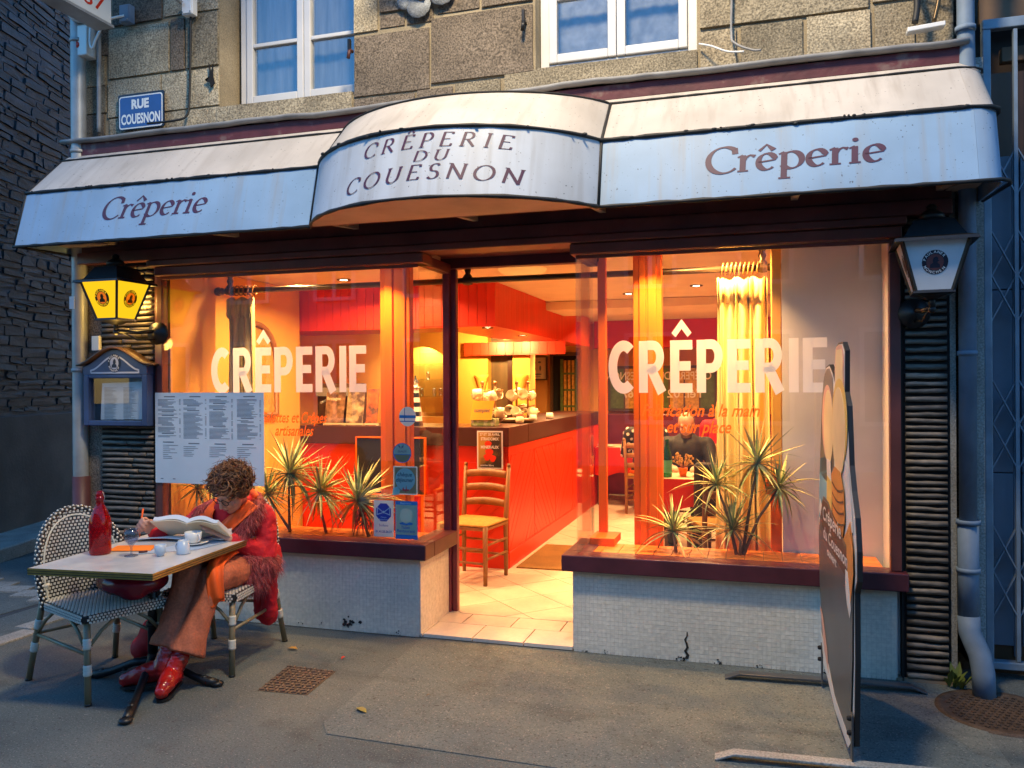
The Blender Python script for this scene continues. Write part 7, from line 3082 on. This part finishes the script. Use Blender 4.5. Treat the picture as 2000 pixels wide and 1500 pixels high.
def rosette(parent, c, R_, n, seed, kind):
    r = random.Random(seed)
    n = int(n * 2.1)
    for i in range(n):
        az = i * 2.39996 + r.uniform(-.2, .2)
        s = i / n
        el = radians(86 - (138 if kind == 'g' or c[0] < -2 else 112) * s ** .85 + r.uniform(-9, 9))
        L_ = R_ * r.uniform(.85, 1.35) * (.80 + .3 * sin(PI * s))
        me = LM[kind][0 if s < .3 else r.choice((0, 1, 1, 2))]
        Mx = Matrix.Translation(V(c)) @ Matrix.Rotation(az, 4, 'Z') @ Matrix.Rotation(-el, 4, 'Y') @ Matrix.Diagonal((L_, L_ * r.uniform(.8, 1.15), L_, 1))
        # keep the tips on the inside of the pane
        tip = Mx @ V((1, 0, -.1))
        if tip.z < .60:
            continue
        if tip.y < .02:
            az = -az
            Mx = Matrix.Translation(V(c)) @ Matrix.Rotation(az, 4, 'Z') @ Matrix.Rotation(-el, 4, 'Y') @ Matrix.Diagonal((L_, L_, L_, 1))
            tip = Mx @ V((1, 0, -.1))
            if tip.y < .02:
                k = max(.25, (c[1] - .02) / max(.01, c[1] - tip.y))
                Mx = Matrix.Translation(V(c)) @ Matrix.Rotation(az, 4, 'Z') @ Matrix.Rotation(-el, 4, 'Y') @ Matrix.Diagonal((L_ * k, L_, L_ * k, 1))
        put('leaf', me, parent, M=Mx)


def plant(label, base, heads, stems=True):
    t = thing('dragon_plant', label, 'plant', base, group='spiky plants in the window bays')
    r = random.Random(int(base[0] * 1000))
    for (c, R_, n, kind) in heads:
        mb = MB()
        b_ = V(base) + V((r.uniform(-.03, .03), r.uniform(-.02, .02), 0))
        mid = b_.lerp(V(c), .55) + V((r.uniform(-.03, .03), 0, 0))
        mb.tube([b_, mid, c], [.011, .008, .007], 7)
        mb.build('stem', M['stem'], t)
        rosette(t, c, R_, n, int(c[0] * 999) + n, kind)
    return t


ZB = .592
plant('bushy green spiky plant with a dead leaved trunk beside the stickers', (-2.50, .16, ZB), [((-2.57, .17, .82), .31, 46, 'g')])
mb = MB()
rd = random.Random(3)
for i in range(46):
    a = rd.uniform(0, 6.28)
    p = V((-2.53 + rd.uniform(-.03, .03), .17, rd.uniform(.68, .80)))
    mb.tube([p, p + V((.04 * cos(a), .03 * sin(a), -.03)), p + V((.06 * cos(a), .03 * sin(a), -.10))], [.003, .003, .001], 4)
mb.build('dead_leaves', M['stem'], bpy.data.objects['dragon_plant'], kind='stuff')
plant('yellow striped spiky plant, middle one in the left window', (-2.83, .18, ZB), [((-2.87, .2, .87), .29, 34, 'y')])
plant('tall yellow striped spiky plant right beside the menu sheet', (-3.12, .18, ZB), [((-3.11, .2, .99), .30, 32, 'y'), ((-3.30, .22, .84), .25, 24, 'y')])
plant('drooping spiky plant half hidden behind the reading woman', (-3.72, .18, ZB), [((-3.72, .2, .93), .27, 24, 'y'), ((-3.88, .22, .86), .22, 16, 'g')])
plant('low single headed spiky plant at the left of the right window', (-.49, .16, ZB), [((-.485, .19, .71), .235, 26, 'y')])
plant('tall many headed spiky plant before the yellow curtain', (-.10, .2, ZB), [((-.235, .20, 1.00), .225, 22, 'y'), ((.0, .21, 1.13), .25, 24, 'g'), ((.12, .22, .99), .215, 20, 'g'), ((-.14, .19, .74), .235, 24, 'y')])
# orange cloth cover seen behind the plant
mb = MB()
mb.ball((.085, .36, .98), (.05, .04, .06), 12, 8)
mb.build('orange_finial', M['orange'], shop)

# ================================================================ sandwich board
A2, B2 = V((.325, -.20, 0)), V((.377, -1.15, 0))
DS = (B2 - A2)
NS = V((DS.y, -DS.x, 0)).normalized()          # towards the left (shop door) side
if NS.x > 0:
    NS = -NS


def SB(s, z, out=0.0):
    p = A2 + DS * s + NS * out
    return (p.x, p.y, z)


bd = thing('pavement_sign', 'tall cut-out pavement sign with painted food and dark oval reading Crêperie du Couesnon', 'pavement sign', (.35, -.68, 0))
M['ply'] = pm('ply', (0.012, 0.012, 0.013), .5)
M['bd_grey'] = pm('bd_grey', (0.085, 0.09, 0.095), .4, var=.12, vscale=3)
M['bd_white'] = pm('bd_white', (0.62, 0.62, 0.60), .5)
M['bd_blue'] = pm('bd_blue', (0.16, 0.36, 0.47), .5, var=.15)
M['bd_cream'] = pm('bd_cream', (0.68, 0.55, 0.30), .5, var=.10)
M['bd_pink'] = pm('bd_pink', (0.60, 0.33, 0.26), .5, var=.10)
M['bd_orange'] = pm('bd_orange', (0.60, 0.24, 0.06), .5, var=.15)
M['bd_yellow'] = pm('bd_yellow', (0.66, 0.45, 0.12), .5, var=.12)
M['bd_brown'] = pm('bd_brown', (0.085, 0.055, 0.045), .5, var=.12)
outline = [(-.03, .16), (-.13, .55), (-.15, .90), (-.10, 1.12), (-.06, 1.28), (-.02, 1.42), (.02, 1.52), (.08, 1.61), (.18, 1.68), (.30, 1.69), (.42, 1.65), (.49, 1.60),
           (.50, 1.70), (.53, 1.765), (.62, 1.782), (.74, 1.78), (.81, 1.74), (.80, 1.56), (.87, 1.50), (.90, 1.36), (.92, 1.25), (.98, 1.15), (1.06, 1.05), (1.10, .92), (1.10, .80), (1.04, .74),
           (1.04, .45), (1.0, .10), (.86, .04), (.60, .03), (.30, .06)]
mb = MB()
mb.poly(outline, lambda u, v: SB(u, v, 0), depth=tuple(-NS * .020))
panel = mb.build('panel', M['ply'], bd)


def art(name, pts, mat, lay):
    mb = MB()
    mb.poly(pts, lambda u, v: SB(u, v, .0012 + .0011 * lay), depth=tuple(-NS * .001))
    return mb.build(name, M[mat], panel)


def ell(cx, cz, rx, rz, rot=0, n=26):
    c_, s_ = cos(rot), sin(rot)
    return [(cx + rx * cos(a) * c_ - rz * sin(a) * s_, cz + rx * cos(a) * s_ + rz * sin(a) * c_) for a in [2 * PI * i / n for i in range(n)]]


shrink = [(.5 + (u - .5) * .975, .9 + (v - .9) * .99) for u, v in outline]
art('painted_ground', shrink, 'bd_white', 0)
art('grey_hill', [(-.08, 1.12), (-.05, 1.25), (0, 1.42), (.05, 1.54), (.12, 1.63), (.22, 1.67), (.32, 1.67), (.44, 1.62), (.46, 1.2), (.2, 1.1)], 'bd_grey', 1)
art('spatula_blade', [(.51, 1.50), (.52, 1.71), (.56, 1.765), (.64, 1.772), (.74, 1.765), (.785, 1.72), (.78, 1.50)], 'bd_pink', 2)
art('spatula_face', [(.53, 1.48), (.54, 1.70), (.58, 1.75), (.72, 1.75), (.76, 1.70), (.76, 1.48)], 'bd_cream', 3)
art('blue_cloth', [(-.10, 1.10), (-.05, 1.2), (.12, 1.22), (.3, 1.25), (.5, 1.2), (.55, 1.0), (.3, .95), (.05, .86), (-.12, .88)], 'bd_blue', 1)
art('crepe_roll_shadow', ell(.24, 1.40, .20, .19), 'bd_pink', 2)
art('crepe_roll', ell(.28, 1.38, .17, .185), 'bd_cream', 3)
art('crepe_roll_shadow', ell(.66, 1.42, .23, .20), 'bd_yellow', 4)
art('crepe_roll', ell(.64, 1.38, .20, .20), 'bd_cream', 5)
art('white_jug', [(.22, 1.22), (.36, 1.22), (.38, 1.12), (.32, 1.06), (.24, 1.08)], 'bd_white', 4)
art('yellow_jar', [(.24, 1.14), (.42, 1.12), (.40, .98), (.30, .92), (.22, 1.0)], 'bd_yellow', 5)
art('white_edge', [(.80, 1.26), (.90, 1.24), (.98, 1.10), (1.02, .98), (.94, .98), (.86, 1.10)], 'bd_white', 3)
art('pancake_stack', [(.40, 1.16), (.52, 1.21), (.70, 1.20), (.80, 1.12), (.82, 1.0), (.74, .90), (.56, .90), (.44, .98)], 'bd_orange', 6)
for k in range(4):
    z_ = 1.13 - k * .05
    P = [(.44 + .36 * i / 8, z_ - .022 * sin(PI * i / 8)) for i in range(9)]
    Lf, Rt = ribbon(P, .010)
    mb = MB()
    mb.add([SB(u, v, .0095) for u, v in Lf] + [SB(u, v, .0095) for u, v in Rt], [(i, 9 + i, 10 + i, i + 1) for i in range(8)])
    mb.build('pancake_edge', M['bd_brown'], panel)
art('orange_dress', [(.42, .98), (.56, .92), (.74, .90), (.86, .96), (.96, 1.02), (1.02, .94), (1.0, .84), (.7, .80), (.5, .84)], 'bd_orange', 5)
oval = [(.02, .30), (-.06, .55), (-.08, .80), (0, .95), (.12, 1.02), (.30, 1.015), (.42, .98), (.54, .93), (.72, .92), (.88, .90), (1.0, .86), (1.03, .76), (1.01, .45), (.95, .15), (.8, .07), (.4, .09), (.15, .16)]
art('dark_oval', oval, 'bd_grey', 7)
art('brown_top', [(.06, .86), (.02, .93), (.10, 1.0), (.30, 1.0), (.42, .97), (.56, .92), (.76, .91), (.94, .88), (.97, .76), (.60, .78), (.3, .82)], 'bd_brown', 8)
art('fox_tail', [(.88, .93), (.96, .99), (1.05, .92), (1.06, .82), (1.02, .74), (.98, .68), (.95, .74), (.90, .82)], 'bd_orange', 9)
art('fox_tip', [(.86, .80), (.92, .80), (.96, .73), (1.0, .66), (.97, .62), (.90, .66), (.86, .72)], 'bd_white', 10)
art('white_swirl', [(-.06, .92), (-.02, .99), (.06, .96), (.0, .90)], 'bd_white', 8)
art('pale_band', [(.0, .30), (.10, .17), (.5, .07), (.9, .05), (.97, .10), (.5, .13), (.2, .24)], 'bd_white', 9)
art('pink_band', [(-.02, .42), (.04, .36), (.14, .24), (.30, .17), (.26, .26), (.08, .40)], 'bd_pink', 10)
for w_, s0, z0, sz, wd in (('Crêperie', .12, .905, .10, .62), ('du Couesnon', .14, .815, .085, .78), ('ouvert', .28, .752, .06, .32)):
    mb = MB()
    add_text(mb, w_, lambda u, v: SB(s0 + u / .952, z0 + v, .0125), sz, .0012, .12, width=wd * .952)
    mb.build('lettering', M['bd_white'], panel)
M['foot_steel'] = pm('foot_steel', (0.10, 0.105, 0.11), .4, metal=.5, var=.2)
for s, xa, xb, fm in ((-.02, -.50, .50, 'foot_steel'), (1.02, -.56, .50, 'kerbstone')):
    mb = MB()
    c0 = V(SB(s, 0))
    prof_ = [(-.5, .0), (-.44, .038), (.44, .038), (.5, .0), (.49, -.0), (.43, .030), (-.43, .030), (-.49, .0)]
    vs = []
    P0 = c0 + NS * (-xa) + V((0, 0, .004))
    P1 = c0 - NS * xb + V((0, 0, .004))
    d_ = (P1 - P0)
    sd = V((0, .03, 0)) + V((.002, 0, 0))
    mb.bar(P0 + d_ * .07 + V((0, 0, .03)), P1 - d_ * .07 + V((0, 0, .03)), .06, .012)
    mb.bar(P0 + V((0, 0, .002)), P0 + d_ * .075 + V((0, 0, .031)), .06, .010)
    mb.bar(P1 + V((0, 0, .002)), P1 - d_ * .075 + V((0, 0, .031)), .06, .010)
    ft = mb.build('foot', M[fm], bd, bevel=.003)
    mb = MB()
    e_ = .10 if s < .5 else -.02
    mb.obox(V(SB(s + (.03 if s < .5 else -.03), .125, .008)), NS * .004, V((0, .026, 0)), V((0, 0, .105)))
    up_ = mb.build('upright', M['foot_steel'], bd, bevel=.002)
    for z_ in (.15, .21):
        mb = MB()
        mb.lathe([(.001, .016), (.008, .015), (.011, .008), (.011, 0)], SB(s + (.03 if s < .5 else -.03), z_, .013), 10, M=NS.to_track_quat('Z', 'Y').to_matrix())
        mb.build('bolt', M['dark'], up_)

# ================================================================ the diners inside
M['jacket_black'] = pm('jacket_black', (0.02, 0.02, 0.022), .7, var=.2, bump=.2)
M['hair_black'] = pm('hair_black', (0.018, 0.013, 0.010), .5, var=.3, vscale=25)
M['hair_blond'] = pm('hair_blond', (0.58, 0.32, 0.07), .5, var=.3, vscale=25, stretch=(3, 3, .5))
M['beard'] = pm('beard', (0.16, 0.10, 0.06), .8, var=.4, vscale=40)
M['trouser_dark'] = pm('trouser_dark', (0.02, 0.022, 0.03), .8)


def diner(label, base, face, skin_top, lean, hairm, topm, beard=False, long_hair=False, bald=False, seat=.50):
    """seated figure; face = unit direction the person looks along the floor"""
    x, y = base
    f = V((face[0], face[1], 0)).normalized()
    r = V((f.y, -f.x, 0))                    # right hand side
    t = thing('person', label, 'person', (x, y, FZ), group='diners inside the restaurant')
    o = V((x, y, FZ))

    def P(a, b, c):
        return o + r * a + f * b + V((0, 0, c))
    hc = P(.0, lean + .03, skin_top - .13)
    hfw = (f * cos(.35) - V((0, 0, 1)) * sin(.35)).normalized()
    hup = (V((0, 0, 1)) - hfw * hfw.z).normalized()
    hrt = hfw.cross(hup)
    HM_ = Matrix(((hrt.x, hfw.x, hup.x), (hrt.y, hfw.y, hup.y), (hrt.z, hfw.z, hup.z)))
    hp_ = lambda a, b, c: hc + HM_ @ V((a, b, c))
    sh = skin_top - .30
    mb = MB()
    head_parts(mb, hp_, HM_, 1.0)
    cap(mb, hp_(0, -.02, -.05), P(0, lean - .03, sh + .02), .055, .06)
    cap(mb, P(0, lean - .05, sh - .06), P(0, -.02, seat + .08), .125, .135)
    hands = []
    for s in (-1, 1):
        S_, E_, W_ = P(s * .20, lean - .05, sh - .03), P(s * .26, lean + .08, sh - .28), P(s * .13, lean + .30, .80)
        cap(mb, S_, E_, .052, .042)
        cap(mb, E_, W_, .042, .028)
        fingers(mb, W_, f * .9 - r * s * .4, V((0, 0, -1)), (.3, .5, .4), -r * s, .95)
        cap(mb, P(s * .09, 0, seat), P(s * .11, .42, seat + .02), .08, .058)
        cap(mb, P(s * .11, .42, seat + .02), P(s * .12, .40, .07), .055, .036)
        cap(mb, P(s * .12, .40, .04), P(s * .13, .56, .03), .036, .03)
        hands.append((S_, E_, W_))
    remeshed('body', mb, .009, 3, M['skin'], t)
    mb = MB()
    cap(mb, P(0, lean - .05, sh - .05), P(0, -.02, seat + .06), .155, .165)
    for S_, E_, W_ in hands:
        cap(mb, S_, E_, .072, .062)
        cap(mb, E_, W_ + (E_ - W_) * .12, .060, .045)
    cap(mb, P(-.19, lean - .05, sh - .01), P(.19, lean - .05, sh - .01), .068, .068)
    top = remeshed('top', mb, .013, 3, topm, t)
    mb = MB()
    for s in (-1, 1):
        cap(mb, P(s * .09, 0, seat), P(s * .11, .42, seat + .02), .10, .075)
        cap(mb, P(s * .11, .42, seat + .02), P(s * .12, .41, .10), .072, .055)
    remeshed('trousers', mb, .014, 2, M['trouser_dark'], t)
    mb = MB()
    for s in (-1, 1):
        cap(mb, P(s * .12, .39, .045), P(s * .13, .58, .035), .044, .036)
    mb.build('shoe', M['dark'], t)
    mb = MB()
    if bald:
        mb.ball(hp_(0, -.052, .03), (.084, .068, .078), 14, 10, M=HM_)
    else:
        mb.ball(hp_(0, -.024, .055), (.088, .104, .088), 16, 10, M=HM_)
        mb.ball(hp_(0, -.07, -.01), (.085, .055, .085), 14, 8, M=HM_)
    if long_hair:
        cap(mb, hp_(0, -.07, -.02), hp_(0, -.06, -.20), .085, .075)
    remeshed('hair', mb, .009, 2, hairm, t)
    if beard:
        mb = MB()
        mb.ball(hp_(0, .036, -.080), (.060, .050, .050), 14, 10, M=HM_)
        mb.ball(hp_(0, .072, -.050), (.034, .022, .012), 10, 6, M=HM_)
        remeshed('beard', mb, .007, 1, M['beard'], t)
    mb = MB()
    for s in (-1, 1):
        mb.ball(hp_(s * .031, .083, .008), (.009, .004, .006), 8, 6, M=HM_)
    mb.build('eyes', M['dark'], t)
    return t, top, P


diner('bearded balding man in black jacket at the near dining table', (-.66, 3.36), (0.03, -1), 1.30, .10, M['beard'], M['jacket_black'], beard=True, bald=True)
td, top_, P_ = diner('dark haired diner in black blouse with white polka dots, seen from behind', (-1.30, 5.22), (-.1, 1), 1.29, .06, M['hair_black'], M['jacket_black'])
mb = MB()
rp = random.Random(4)
me = top_.data
done = []
for p in me.polygons:
    c = p.center
    if p.normal.y < .05 and c.z > .62 and all((c - q).length > .072 for q in done):
        done.append(c.copy())
        n_ = p.normal
        u = n_.cross(V((0, 0, 1))).normalized()
        w_ = n_.cross(u)
        mb.add([c + n_ * .005 + u * .020 * cos(a) + w_ * .020 * sin(a) for a in [i * PI / 5 for i in range(10)]], [tuple(range(10))])
mb.build('polka_dots', M['porcelain'], top_, kind='stuff', solid=.002)
diner('blond diner in a red top behind the bearded man', (-.40, 5.3), (.2, 1), 1.38, .04, M['hair_blond'], M['coat_red'], long_hair=True)
# black coat over the back of the near chair
mb = MB()
cap(mb, (-.47, 2.20, .90), (-.12, 2.13, .90), .045, .045)
cap(mb, (-.44, 2.22, .86), (-.42, 2.24, .52), .075, .10)
cap(mb, (-.18, 2.17, .86), (-.18, 2.20, .52), .075, .10)
cap(mb, (-.30, 2.22, .82), (-.30, 2.25, .50), .12, .12)
remeshed('coat', mb, .014, 3, M['jacket_black'], label='black coat hung over the back of the near dining chair', cat='coat')
